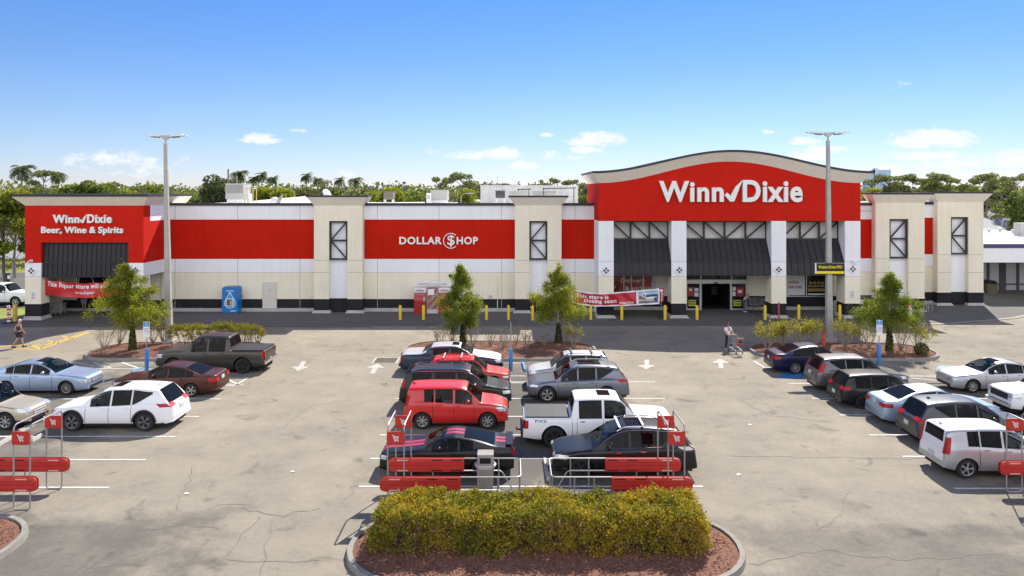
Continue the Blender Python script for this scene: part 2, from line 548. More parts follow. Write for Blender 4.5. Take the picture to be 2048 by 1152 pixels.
# asphalt: sun-bleached grey-tan with darker worn bays, tar cracks and oil spots
def asphalt(name, light, dark, seed=0., bays=()):
    m = bpy.data.materials.new(name)
    m.use_nodes = True
    t = m.node_tree
    b = t.nodes['Principled BSDF']
    b.inputs['Roughness'].default_value = .88
    b.inputs['Specular IOR Level'].default_value = .25
    tcn = mk(t, 'ShaderNodeTexCoord')
    mp = mk(t, 'ShaderNodeMapping')
    mp.inputs['Location'].default_value = (seed, seed * .7, 0)
    t.links.new(tcn.outputs['Object'], mp.inputs['Vector'])
    def nz(sc, det, ro=.6, dist=0):
        n = mk(t, 'ShaderNodeTexNoise')
        n.inputs['Scale'].default_value = sc
        n.inputs['Detail'].default_value = det
        n.inputs['Roughness'].default_value = ro
        n.inputs['Distortion'].default_value = dist
        t.links.new(mp.outputs[0], n.inputs['Vector'])
        return n.outputs['Fac']
    big, mid, fine, grit = nz(.075, 5, .6, .3), nz(.55, 6, .68, .1), nz(5, 5, .7), nz(26, 4, .8)
    f = mth(t, 'ADD', mth(t, 'MULTIPLY', mth(t, 'SUBTRACT', big, .5), 1.3), mth(t, 'MULTIPLY', mth(t, 'SUBTRACT', mid, .5), 1.0))
    f = mth(t, 'ADD', f, mth(t, 'MULTIPLY', mth(t, 'SUBTRACT', fine, .5), .55))
    f = mth(t, 'ADD', f, mth(t, 'MULTIPLY', mth(t, 'SUBTRACT', grit, .5), 1.25))
    if bays:
        # parked-on ground stays darker: oil and tyre wear with ragged edges
        sx = mk(t, 'ShaderNodeSeparateXYZ')
        t.links.new(tcn.outputs['Object'], sx.inputs[0])
        for (bx, by, hx, hy, k) in bays:
            dx = mth(t, 'DIVIDE', mth(t, 'ABSOLUTE', mth(t, 'ADD', sx.outputs[0], mth(t, 'MULTIPLY_ADD', sx.outputs[1], .034, -bx))), hx)
            dy = mth(t, 'DIVIDE', mth(t, 'ABSOLUTE', mth(t, 'SUBTRACT', sx.outputs[1], by)), hy)
            r_ = mth(t, 'ADD', mth(t, 'MAXIMUM', dx, dy), mth(t, 'MULTIPLY', mth(t, 'SUBTRACT', mid, .5), 1.1))
            q = mk(t, 'ShaderNodeMapRange', interpolation_type='SMOOTHSTEP')
            q.inputs['From Min'].default_value, q.inputs['From Max'].default_value = .55, 1.1
            q.inputs['To Min'].default_value, q.inputs['To Max'].default_value = -k, 0
            t.links.new(r_, q.inputs['Value'])
            f = mth(t, 'ADD', f, q.outputs[0])
    f = mth(t, 'ADD', f, .70, clamp=True)
    # stains: sparse, blotchy
    st = mk(t, 'ShaderNodeMapRange')
    st.inputs['From Min'].default_value, st.inputs['From Max'].default_value = .60, .74
    st.inputs['To Min'].default_value, st.inputs['To Max'].default_value = 1., .64
    t.links.new(nz(.9, 3, .5, .8), st.inputs['Value'])
    # wandering cracks
    vo = mk(t, 'ShaderNodeTexVoronoi', feature='DISTANCE_TO_EDGE')
    vo.inputs['Scale'].default_value = .11
    wv = mk(t, 'ShaderNodeVectorMath', operation='ADD')
    nv = mk(t, 'ShaderNodeTexNoise')
    nv.inputs['Scale'].default_value = .35
    nv.inputs['Detail'].default_value = 5
    t.links.new(mp.outputs[0], nv.inputs['Vector'])
    sc_ = mk(t, 'ShaderNodeVectorMath', operation='SCALE')
    sc_.inputs['Scale'].default_value = 5.0
    t.links.new(nv.outputs['Color'], sc_.inputs[0])
    t.links.new(mp.outputs[0], wv.inputs[0])
    t.links.new(sc_.outputs[0], wv.inputs[1])
    t.links.new(wv.outputs[0], vo.inputs['Vector'])
    cr = mk(t, 'ShaderNodeMapRange')
    cr.inputs['From Min'].default_value, cr.inputs['From Max'].default_value = .001, .006
    cr.inputs['To Min'].default_value, cr.inputs['To Max'].default_value = .72, 1.
    t.links.new(vo.outputs['Distance'], cr.inputs['Value'])
    gate = mk(t, 'ShaderNodeMapRange')
    gate.inputs['From Min'].default_value, gate.inputs['From Max'].default_value = .50, .62
    t.links.new(nz(.16, 3), gate.inputs['Value'])
    crk = mth(t, 'ADD', mth(t, 'MULTIPLY', mth(t, 'SUBTRACT', cr.outputs[0], 1), gate.outputs[0]), 1)
    mx = mk(t, 'ShaderNodeMix', data_type='RGBA')
    mx.inputs[6].default_value = (*dark, 1)
    mx.inputs[7].default_value = (*light, 1)
    t.links.new(f, mx.inputs[0])
    k = mth(t, 'MULTIPLY', st.outputs[0], crk)
    ml = mk(t, 'ShaderNodeMix', data_type='RGBA', blend_type='MULTIPLY')
    ml.inputs[0].default_value = 1
    t.links.new(mx.outputs[2], ml.inputs[6])
    t.links.new(k, ml.inputs[7])
    t.links.new(ml.outputs[2], b.inputs['Base Color'])
    bp = mk(t, 'ShaderNodeBump')
    bp.inputs['Strength'].default_value = .35
    bp.inputs['Distance'].default_value = .02
    t.links.new(grit, bp.inputs['Height'])
    t.links.new(bp.outputs[0], b.inputs['Normal'])
    MATS[name] = m
    return m
M_ASPH = asphalt("bleached_asphalt", (.325, .285, .218), (.120, .112, .098), 0., ((1.6, 33, 3.4, 12, .85), (-19.5, 32, 4.2, 10, .60), (-12.3, 19.4, 5.0, 3.6, .48), (11.0, 19.6, 4.6, 2.6, .32), (20.5, 33, 4.6, 11, .45), (-16.5, 42.5, 3.0, 1.6, .5)))
M_ASPHD = asphalt("darker_asphalt", (.150, .142, .130), (.088, .085, .082), 31.)
M_ASPHG = asphalt("worn_bay_asphalt", (.225, .212, .188), (.125, .12, .108), 77.)
M_GRASS = mat("mown_grass", (.27, .30, .05), .95, col2=(.15, .20, .03), vscale=.6, bump=.8, bscale=25)
M_FIELD = mat("rough_field_grass", (.32, .30, .07), .95, col2=(.17, .19, .04), vscale=.12, bump=.8, bscale=8)
M_LAND = mat("far_ground", (.10, .12, .05), .95, col2=(.055, .075, .03), vscale=.02)

# ------------------------------------------------------------------ ground and pavement
def structure(mb, name, m, **k):
    o = mb.build(name, m, **k)
    return tag(o, kind='structure')
structure(MB().sheet([(-4500, -300), (4500, -300), (4500, 6500), (-4500, 6500)], -.012), "ground", M_LAND)
YB = 60.6
structure(MB().sheet([(-70, -12), (75, -12), (75, 92), (29, 92), (29, 62.2), (-38.5, 62.2), (-38.5, 57.4), (-70, 53.4)], -.004), "parking_lot", M_ASPH)
structure(MB().sheet([(-70, 53.4), (-38.5, 57.4), (-38.5, 62.2), (-70, 62.2)], -.004), "grass_verge", M_GRASS)
structure(MB().sheet([(-170, 62.2), (-38.5, 62.2), (-38.5, 91), (-170, 82)], -.004), "side_street", M_ASPHD)
structure(MB().sheet([(-220, 82), (-170, 82), (-38.5, 91), (-30, 180), (-220, 180)], -.004), "field", M_FIELD)
# apron in front of the shop (slightly raised, darker), and the worn parking bays
ap = [(-38.5, 53.9), (25.5, 53.9), (32.5, 55.2), (38.5, 57.5), (44, 61.5), (60, 65.5), (75, 66), (75, 80), (30, 80), (30, 62), (-38.5, 62)]
structure(MB().sheet(ap, .012), "store_apron", M_ASPHD)
kerb = MB()
def ribbon(mb, pts, w, z0, z1, m=0):
    """low raised strip along a path"""
    L = []
    n = len(pts)
    for i in range(n):
        d = Vector(pts[min(i + 1, n - 1)]) - Vector(pts[max(i - 1, 0)])
        d.normalize()
        nrm = Vector((-d.y, d.x))
        p = Vector(pts[i])
        L.append((p + nrm * w / 2, p - nrm * w / 2))
    for i in range(n - 1):
        a, b, c, d = L[i][0], L[i][1], L[i + 1][1], L[i + 1][0]
        v = [(a.x, a.y, z0), (b.x, b.y, z0), (c.x, c.y, z0), (d.x, d.y, z0), (a.x, a.y, z1), (b.x, b.y, z1), (c.x, c.y, z1), (d.x, d.y, z1)]
        mb.add(v, [(4, 5, 6, 7), (0, 1, 5, 4), (2, 3, 7, 6)] + ([(3, 0, 4, 7)] if i == 0 else []) + ([(1, 2, 6, 5)] if i == n - 2 else []), m)
ribbon(kerb, [(-38.5, 53.85), (-10, 53.85), (25.5, 53.85)], .35, -.01, .035)
structure(kerb, "apron_edge", M_ASPHG)
k2 = MB()
ribbon(k2, [(27.5, 54.1), (32.5, 55.15), (38.5, 57.45), (41, 59.2), (44, 61.45), (52, 63.9), (60, 65.5), (75, 66)], .45, -.01, .03)
structure(k2, "concrete_gutter", mat("dusty_concrete", (.30, .27, .215), .9, var=.2))
# painted markings
mk_ = MB()
def line(px0, px1, py, w=.11, m=0, wr=.0):
    Y = gy(py)
    x0, x1 = gx(px0, Y), gx(px1, Y)
    mk_.sheet([(x0, Y - w / 2), (x1, Y - w / 2), (x1, Y + w / 2), (x0, Y + w / 2)], .006, m)
for (a, b, y) in ((-150, 218, 975), (-120, 291, 919.5), (-100, 350, 873), (-80, 398, 833), (-60, 441, 798), (455, 487, 769), (-40, 120, 744)):
    line(a, b, y)
for (a, b, y) in ((718, 1406, 973), (741, 1392, 917), (760, 1372, 870), (776, 1345, 833), (790, 1330, 797), (802, 1310, 764)):
    line(a, b, y, .11, 0)
for (a, b, y) in ((1908, 2120, 977), (1805, 2150, 913), (1738, 2150, 870), (1680, 2150, 830), (1624, 2120, 797), (1577, 2050, 767)):
    line(a, b, y)
def poly(pts, m=0, z=.006):
    mk_.sheet([gnd(*p) for p in pts], z, m)
def strip(a, b, w, m=0, z=.006):
    A, B = Vector(gnd(*a)), Vector(gnd(*b))
    d = (B - A).normalized()
    n = Vector((-d.y, d.x)) * w / 2
    mk_.sheet([A + n, A - n, B - n, B + n], z, m)
# accessible aisles
strip((140, 724), (212, 735), .12); strip((187, 725), (222, 736), .12); strip((243, 725), (285, 739), .12)
strip((100, 736), (302, 738), .1)
strip((442, 770), (470, 772), .11); strip((452, 757), (478, 770), .11); strip((497, 755), (472, 770), .11); strip((430, 755), (497, 755), .1)
strip((1016, 726), (1050, 726), .1); strip((1018, 752), (1050, 752), .1, 0); strip((1020, 766), (1050, 766), .1, 0); strip((1018, 752), (1020, 766), .1, 0, .010)
strip((1508, 722), (1530, 736), .11); strip((1530, 735), (1580, 735), .1)
strip((1820, 752), (1900, 753), .11); strip((1822, 756), (1900, 764), .11); strip((1826, 767), (1900, 767), .1)
mk_.sheet([gnd(1566, 745), gnd(1622, 745), gnd(1618, 756), gnd(1556, 756)], .005, 2)
mk_.sheet([gnd(1878, 732), gnd(1915, 732), gnd(1910, 738), gnd(1872, 738)], .005, 2)
# yellow hatching by the liquor shop
for a, b in (((-30, 699), (28, 690)), ((28, 690), (88, 691)), ((88, 691), (176, 664)), ((60, 690), (82, 698)), ((82, 698), (178, 665)), ((20, 698), (82, 699)), ((94, 682), (120, 687)), ((124, 673), (145, 677))):
    strip(a, b, .16, 1)
# arrows
def arrow(px, py, up, lean=0.):
    X, Y = gnd(px, py)
    s = 1 if up else -1
    sh = [(-.13, -1.15), (.13, -1.15), (.13, .15), (.5, .15), (0, 1.15), (-.5, .15), (-.13, .15)]
    mk_.sheet([(X + x + lean * y, Y + y * s) for x, y in sh], .006, 3)
arrow(602, 732, False, .12); arrow(750, 737, True, -.05); arrow(1293, 729, False, -.2); arrow(1441, 727, True, .25)
structure(mk_, "road_markings", [M_WPAINT, M_YPAINT, M_BLUEP, M_WPAINTF])

# tar-dark cracks that wander over the lot
ck_ = MB()
def crack(pts, w=.035, seed=0):
    rg = random.Random(seed)
    P = []
    for (a, b_) in zip(pts[:-1], pts[1:]):
        A, B = Vector(gnd(*a)), Vector(gnd(*b_))
        n = max(2, int((B - A).length / .28))
        P += [A.lerp(B, i / n) + Vector((rg.gauss(0, .06), rg.gauss(0, .06))) for i in range(n)]
    P.append(Vector(gnd(*pts[-1])))
    L = []
    for i in range(len(P)):
        d = (P[min(i + 1, len(P) - 1)] - P[max(i - 1, 0)]).normalized()
        nn = Vector((-d.y, d.x)) * w * rg.uniform(.15, .7)
        L.append((P[i] + nn, P[i] - nn))
    for i in range(len(L) - 1):
        ck_.add([(*L[i][0], .0025), (*L[i][1], .0025), (*L[i + 1][1], .0025), (*L[i + 1][0], .0025)], [(0, 1, 2, 3)])
for i, (p, w) in enumerate((([(427, 1010), (490, 1007), (496, 1022), (566, 1030), (640, 1016)], .05), ([(405, 1140), (450, 1122), (470, 1090), (519, 1033)], .05), ([(346, 1019), (372, 980), (389, 930)], .03),
        ([(450, 1122), (540, 1124), (640, 1120)], .035), ([(520, 1150), (532, 1090), (545, 1040)], .03), ([(1190, 676), (1215, 684), (1222, 694)], .10), ([(1225, 690), (1320, 694), (1420, 702)], .04),
        ([(1460, 912), (1580, 914), (1700, 916), (1850, 918)], .03), ([(1480, 800), (1540, 832), (1600, 838), (1680, 846)], .03), ([(1640, 1060), (1680, 1030), (1700, 985)], .03), ([(560, 860), (620, 812), (700, 800)], .03),
        ([(300, 1060), (370, 1048), (440, 1060)], .03), ([(600, 700), (700, 702), (790, 700)], .03), ([(1500, 1130), (1640, 1100), (1800, 1120), (2000, 1108)], .035))):
    crack(p, w, i)
structure(ck_, "pavement_cracks", mat("tar_crack", (.18, .165, .14), .9))

# ------------------------------------------------------------------ planted islands
def island_outline(x0, x1, y0, y1, r, n=8):
    P = []
    for cx, cy, a0 in ((x1 - r, y1 - r, 0), (x0 + r, y1 - r, 90), (x0 + r, y0 + r, 180), (x1 - r, y0 + r, 270)):
        for k in range(n + 1):
            a = R(a0 + 90 * k / n)
            P.append((cx + r * math.cos(a), cy + r * math.sin(a)))
    return P
def island(x0, x1, y0, y1, r):
    out = island_outline(x0, x1, y0, y1, r)
    inn = island_outline(x0 + .17, x1 - .17, y0 + .17, y1 - .17, r - .17)
    kb = MB()
    n = len(out)
    kb.add([(p[0], p[1], -.01) for p in out] + [(p[0] * .0 + q[0], q[1], .15) for p, q in zip(out, [(a[0] + (b[0] - a[0]) * .18, a[1] + (b[1] - a[1]) * .18) for a, b in zip(out, inn)])]
           + [(p[0], p[1], .15) for p in inn] + [(p[0], p[1], .02) for p in inn],
           [(k * n + i, k * n + (i + 1) % n, (k + 1) * n + (i + 1) % n, (k + 1) * n + i) for k in range(3) for i in range(n)])
    structure(kb, "kerb", M_CONC, smooth=True, angle=50)
    # mulch bed, gently mounded
    cx, cy = (x0 + x1) / 2, (y0 + y1) / 2
    rows = []
    for k in range(9):
        t = k / 8
        rows.append([(cx + (p[0] - cx) * t, cy + (p[1] - cy) * t, .09 + .12 * (1 - t * t) + (.03 * random.random() if 0 < k < 8 else 0)) for p in inn + inn[:1]])
    g = MB().grid(rows[::-1])
    structure(g, "mulch_bed", M_MULCH, smooth=True)
    # loose bark chips on the bed
    ch = MB()
    area = (x1 - x0) * (y1 - y0)
    for _ in range(int(min(5200, area * 80))):
        x, y = random.uniform(x0 + .35, x1 - .35), random.uniform(y0 + .3, y1 - .3)
        t = max(abs(x - cx) / (x1 - x0) * 2, abs(y - cy) / (y1 - y0) * 2)
        if math.hypot(max(0, abs(x - cx) - (x1 - x0) / 2 + r), max(0, abs(y - cy) - (y1 - y0) / 2 + r)) > r - .25:
            continue
        rot = Matrix.Rotation(random.uniform(0, 6.3), 3, 'Z') @ Matrix.Rotation(random.uniform(-.6, .6), 3, 'X')
        ch.cbox((x, y, .115 + .12 * (1 - t * t)), (random.uniform(.03, .085), random.uniform(.012, .028), .012), random.randrange(3), rot)
    tag(ch.build("bark_chips", [mat("bark_pale", (.30, .15, .10), .9), mat("bark_red", (.26, .095, .06), .9), mat("bark_dark", (.10, .045, .035), .9)]),
        "loose red bark chips scattered over the planted bed", "mulch", kind='stuff')
island(-4.45, 6.25, 18.2, 22.55, 2.1)          # front, with the clipped hedge
island(-25.0, -13.45, 18.0, 22.3, 2.0)         # cropped at the left edge
island(-25.4, -14.6, 42.9, 47.8, 2.2)          # behind the dark pickup
island(-6.6, 5.15, 42.9, 48.2, 2.2)            # middle
island(14.4, 25.4, 42.9, 47.6, 2.2)            # right
# ------------------------------------------------------------------ the supermarket
YM, YW, YE, YEB = 60.6, 56.6, 57.5, 61.4      # main wall, liquor wing front, portico front, wall inside the portico
S = thing("store_building", "long red, white and cream supermarket with a curved red entrance gable and dark awnings", "supermarket", (-4, YM, 0))
def part(mb, name, m, parent=S, **k):
    return mb.build(name, m, parent, world=True, **k)
STU = [M_CONCL, M_BLACKW, M_CREAM, M_WHITE, M_RED, M_CAP]
zM = [0, gz(616, YM), gz(598, YM), gz(545, YM), gz(518, YM), gz(439, YM), gz(411, YM), gz(406, YM)]
def wall_run(name, x0, x1, Y, joints=(), zs=zM, depth=.35, cap=True, ms=(0, 1, 2, 3, 4, 3)):
    w = MB()
    for k in range(len(zs) - 2):
        w.box(x0, x1, Y + (-.10 if k == 0 else 0), Y + depth, zs[k], zs[k + 1], ms[k], skip=('b',) if k else ())
    for j in joints:
        for a, b, m in ((zs[1], zs[4], 6), (zs[4], zs[5], 7), (zs[5], zs[-2], 6)):
            w.box(j - .018, j + .018, Y - .004, Y, a, b, m)
    # horizontal reveal under the white band
    w.box(x0, x1, Y - .004, Y, zs[3] - .015, zs[3] + .015, 6)
    part(w, name, STU + [M_JOINT, M_JOINTR])
    if cap:
        c = MB().box(x0, x1, Y - .12, Y + depth + .1, zs[-2], zs[-1])
        part(c, "parapet_cap", M_CAP)
X = lambda px, Y=YM: gx(px, Y)
wall_run("front_wall", X(324), X(640), YM, [X(350), X(475), X(600)])
wall_run("front_wall", X(712), X(1042), YM, [X(755), X(878), X(1003)])
wall_run("front_wall", X(1110), X(1192), YM, [X(1150)])
YR = 61.1
wall_run("front_wall", X(1715, YR), X(1760, YR), YR)
YT2 = 63.8
YR2 = 64.5
wall_run("front_wall", X(1838, YR2), X(1885, YR2), YR2, zs=[0, .3, 1.05, 3.25, 4.3, 7.45, gz(409, YR2), gz(404, YR2)])

# roof, low slope behind the parapet, rear and side walls
rf = MB()
rf.add([(-31, YM + .3, 8.15), (31, YM + .3, 8.15), (31, 112, 8.15), (-31, 112, 8.15)], [(0, 1, 2, 3)])
rf.add([(-30.5, 66, 8.2), (-17, 66, 8.2), (gx(628, 90), 90, gz(391, 90)), (-30.5, 90, gz(402, 90))], [(0, 1, 2, 3)])
rf.add([(-30.5, 90, gz(402, 90)), (gx(628, 90), 90, gz(391, 90)), (-20, 111, 8.2), (-30.5, 111, 8.2)], [(0, 1, 2, 3)])
part(rf, "roof", M_ROOF)
sw = MB()
sw.box(-31.3, -31.0, YM + .35, 112, 0, 8.5)
sw.box(31.0, 31.3, 61.5, 112, 0, 8.5)
sw.box(-31.0, 31.0, 112, 112.3, 0, 8.5)
part(sw, "side_wall", M_WHITE)

def cornice(x0, x1, yf, yb, z0, z1, fl, parent, cap=.14, fly=None, left=True, right=True):
    """flared stucco crown with a dark metal coping on top"""
    fly = fl if fly is None else fly
    l, r = (fl if left else 0), (fl if right else 0)
    b = [(x0, yf, z0), (x1, yf, z0), (x1, yb, z0), (x0, yb, z0)]
    t = [(x0 - l, yf - fly, z1 - cap), (x1 + r, yf - fly, z1 - cap), (x1 + r, yb, z1 - cap), (x0 - l, yb, z1 - cap)]
    c = MB().add(b + t, [(0, 1, 5, 4), (1, 2, 6, 5), (2, 3, 7, 6), (3, 0, 4, 7), (4, 5, 6, 7), (3, 2, 1, 0)])
    o = part(c, "cornice", M_CORN, parent)
    k = MB().box(x0 - l - .03, x1 + r + .03, yf - fly - .03, yb + .03, z1 - cap, z1)
    part(k, "coping", M_CAP, parent)
    return o

def truss(x0, x1, z0, z1, y, parent, w=.13):
    f = MB()
    d = .10
    f.box(x0, x0 + w, y, y + d, z0, z1)
    f.box(x1 - w, x1, y, y + d, z0, z1)
    f.box(x0 + w, x1 - w, y, y + d, z1 - w, z1)
    f.box(x0 + w, x1 - w, y, y + d, z0, z0 + w)
    zm = (z0 + z1) / 2
    f.box(x0 + w, x1 - w, y, y + d, zm - w / 2, zm + w / 2)
    for za, zb in ((zm + w / 2, z1 - w), (zm - w / 2, z0 + w)):
        A, B = Vector((x0 + w, 0, za)), Vector((x1 - w, 0, zb))
        dr = (B - A).normalized()
        n = Vector((-dr.z, 0, dr.x)) * w * .42
        f.extr([((A + n).x, (A + n).z), ((A - n).x, (A - n).z), ((B - n).x, (B - n).z), ((B + n).x, (B + n).z)], y + .01, y + d - .01)
    part(f, "truss_frame", M_BLKM, parent)

def pilaster(px0, px1, pi0, pi1, Y, yb, ybase, y_blk, y_c0, y_c1, y_f0, y_f1, fl=.5, left=True, right=True):
    x0, x1, a, b = gx(px0, Y), gx(px1, Y), gx(pi0, Y), gx(pi1, Y)
    zb, zc0, zc1, zf0, zf1 = gz(y_blk, Y), gz(y_c0, Y), gz(y_c1, Y), gz(y_f0, Y), gz(y_f1, Y)
    p = MB()
    for u, v in ((x0, a), (b, x1)):
        p.box(u, v, Y, yb, .22, zb, 1, skip=('b',))
        p.box(u - (.03 if u == x0 else 0), v + (.03 if v == x1 else 0), Y - .03, yb, zb, zb + .07, 0)
        p.box(u, v, Y, yb, zb + .07, zf0, 0, skip=('b', 't'))
        for z in (zf0 - .02, gz(545, Y)):
            p.box(u + .01, v - .01, Y - .005, Y, z - .02, z + .02, 3)
    p.box(x0, x1, Y, yb, zf1, zc0, 0)
    for u, v in ((x0, a), (b, x1)):
        p.box(u, v, Y, yb, zf0, zf1, 0, skip=('b', 't'))
    # recessed white bay between the two legs
    yr = Y + .42
    p.box(a, b, yr, yb, 0, zb, 1)
    p.box(a, b, yr, yb, zb, zf1, 2, skip=('b', 't'))
    o = part(p, "pilaster", [M_TAN, M_BLACKW, M_WHITE, M_JOINT])
    for u, v in ((x0, a), (b, x1)):
        pl = MB()
        pl.add([(u - .16, Y - .2, 0), (v + .16, Y - .2, 0), (v + .16, yb, 0), (u - .16, yb, 0), (u - .02, Y - .02, .22), (v + .02, Y - .02, .22), (v + .02, yb, .22), (u - .02, yb, .22)],
               [(0, 1, 5, 4), (1, 2, 6, 5), (3, 0, 4, 7), (4, 5, 6, 7)])
        part(pl, "plinth", M_CONCL, o)
    truss(a + .02, b - .02, zf0, zf1, Y + .12, o)
    cornice(x0, x1, Y, yb + .6, zc0, zc1, fl, o, left=left, right=right)
    return o
YP = 59.85
pilaster(628, 725, 658, 695, YP, YM - .004, 626, 598, 411, 390.5, 520, 442)
pilaster(1030, 1123, 1058.5, 1095, YP, YM - .004, 626, 598, 411, 391, 520, 442)
YT1 = 60.45
pilaster(1751, 1849, 1779, 1817, YT1, YR + .05, 623.5, 597, 405.5, 385.5, 517, 438)
pilaster(1875, 1967, 1902, 1937, YT2, YR2 + .6, 611, 585, 404, 383.5, 509, 434)
sw2 = MB().box(gx(1942, YT2), gx(1967, YT2) - .02, YR2 + .6, 96, 0, 8.6)
part(sw2, "side_wall", M_CREAM)
part(MB().box(gx(1760, YR), gx(1944, YR2), YR2 + .35, 90, 8.3, 8.4), "roof", M_ROOF)

# ---- standing seam awning
def awning(x0, x1, prof, n, parent=S, m=M_AWN):
    a = MB()
    for i in range(len(prof) - 1):
        (y0, z0), (y1, z1) = prof[i], prof[i + 1]
        a.add([(x0, y0, z0), (x1, y0, z0), (x1, y1, z1), (x0, y1, z1), (x0, y0 + .05, z0 - .02), (x1, y0 + .05, z0 - .02), (x1, y1 + .05, z1 - .02), (x0, y1 + .05, z1 - .02)],
              [(0, 3, 2, 1), (4, 5, 6, 7), (0, 4, 7, 3), (1, 2, 6, 5), (0, 1, 5, 4), (3, 7, 6, 2)])
        for k in range(n + 1):
            x = x0 + (x1 - x0) * k / n
            u, v = max(x0, x - .025), min(x1, x + .025)
            a.add([(u, y0 - .055, z0 + .01), (v, y0 - .055, z0 + .01), (v, y1 - .055, z1 + .01), (u, y1 - .055, z1 + .01), (u, y0, z0), (v, y0, z0), (v, y1, z1), (u, y1, z1)],
                  [(0, 3, 2, 1), (0, 4, 7, 3), (1, 2, 6, 5), (0, 1, 5, 4)], 1)
    yb, zb = prof[1]
    a.box(x0, x1, yb - .075, yb - .01, zb - .05, zb + .05, 1)
    yl, zl = prof[-1]
    a.box(x0, x1, yl - .07, yl + .05, zl - .09, zl, 1)
    return part(a, "awning", [m, mat("awning_seam", (.014, .014, .016), .5)], parent)

# ---- liquor wing
wx0, wx1 = gx(50, YW), gx(287, YW)
wa, wb = gx(82, YW), gx(257, YW)
zc, zcap = gz(411, YW), gz(388, YW)
zo, zr, zw, zk = gz(485, YW), gz(526, YW), gz(553, YW), gz(608, YW)
wing = MB()
def colbands(mb, x0, x1, y0, y1, zs, ms):
    for k in range(len(ms)):
        mb.box(x0, x1, y0, y1, zs[k], zs[k + 1], ms[k], skip=('b', 't') if 0 < k < len(ms) - 1 else ())
wd = 1.05
for u, v in ((wx0, wa), (wb, wx1)):
    colbands(wing, u, v, YW, YW + wd, [.28, zk, zw, zr, zo], [1, 2, 3, 4])
    wing.box(u - .02, v + .02, YW - .02, YW + wd, zk, zk + .06, 2)
    wing.box(u, v, YW - .004, YW, zw - .015, zw + .015, 5)
wing.box(wx0, wx1, YW, YW + wd, zo, zc, 4)
# right flank above the open porch
wing.box(wx1 - .35, wx1, YW + wd, YM, zw, zr, 3)
wing.box(wx1 - .35, wx1, YW + wd, YM, zr, gz(439, YM), 4)
wing.box(wx1 - .35, wx1, YW + wd, YM, gz(439, YM), zc, 3)
wing.box(wx0, wx0 + .35, YW + wd, YM + 1.5, 0, zr, 2)
wing.box(wx0, wx0 + .35, YW + wd, YM + 1.5, zr, zc, 4)
wo = part(wing, "liquor_wing", [M_CONCL, M_BLACKW, M_CREAM, M_WHITE, M_REDP, M_JOINT])
for u, v in ((wx0, wa), (wb, wx1)):
    pl = MB()
    pl.add([(u - .14, YW - .16, 0), (v + .14, YW - .16, 0), (v + .14, YW + wd + .14, 0), (u - .14, YW + wd + .14, 0), (u - .02, YW - .03, .28), (v + .02, YW - .03, .28), (v + .02, YW + wd + .02, .28), (u - .02, YW + wd + .02, .28)],
           [(0, 1, 5, 4), (1, 2, 6, 5), (2, 3, 7, 6), (3, 0, 4, 7), (4, 5, 6, 7)])
    part(pl, "plinth", M_CONCL, wo)
cornice(wx0, wx1, YW, YM + 3.2, zc, zcap, .62, wo, cap=.2)
awning(wa + .02, wb - .02, [(YW + .34, zo + .08), (YW + .2, zr), (YW + .16, zw + .02)], 18, wo)
# back wall of the porch, its windows and ceiling
bw = MB()
yb = 60.75
bw.box(wx0 + .35, X(330), yb, yb + .3, 0, gz(600, yb), 1)
bw.box(wx0 + .35, X(330), yb - .06, yb + .3, 0, .26, 0)
bw.box(wx0 + .35, gx(153, yb), yb, yb + .3, gz(600, yb), 5.6, 2)
bw.box(gx(240, yb), X(330), yb, yb + .3, gz(600, yb), 5.6, 2)
bw.box(gx(153, yb), gx(240, yb), yb + .1, yb + .3, gz(600, yb), 5.6, 3)
bw.box(wx0 + .35, wx1 - .36, YW + wd + .01, yb, zo + .2, zo + .28, 1)
part(bw, "porch_wall", [M_CONCL, M_BLACKW, M_CREAM, M_GLASSD], wo)

# ---- entrance portico
ex0, ex1 = gx(1197, YE), gx(1721, YE)
xc = (ex0 + ex1) / 2
zr0 = gz(442, YE)
zend, zpk = gz(366, YE), gz(323, YE)
def bell(x, half):
    u = min(1, abs(x - xc) / half)
    return .5 * (1 + math.cos(math.pi * u))
half = (ex1 - ex0) / 2
gab = MB()
NX = 48
xs = [ex0 + (ex1 - ex0) * i / NX for i in range(NX + 1)]
gab.extr([(ex0, zr0), (ex1, zr0)] + [(x, zend + (zpk - zend) * bell(x, half)) for x in xs[::-1]], YE, YE + 1.3, 0)
# flanks of the portico back over the roof
gab.box(ex0, ex0 + .4, YE + 1.3, 66, zr0, zend, 0)
gab.box(ex1 - .4, ex1, YE + 1.3, 66, zr0, zend, 0)
gab.box(ex0, ex0 + .3, YE + 1.6, YM, 0, zr0, 1)
gab.box(ex1 - .3, ex1, YE + 1.6, YR, 0, zr0, 1)
for px in (1346.5, 1573):
    gab.box(gx(px, YE) - .015, gx(px, YE) + .015, YE - .004, YE, zr0, zend + (zpk - zend) * bell(gx(px, YE), half) - .02, 2)
gb = part(gab, "gable", [M_REDP, M_WHITE, M_JOINTR])
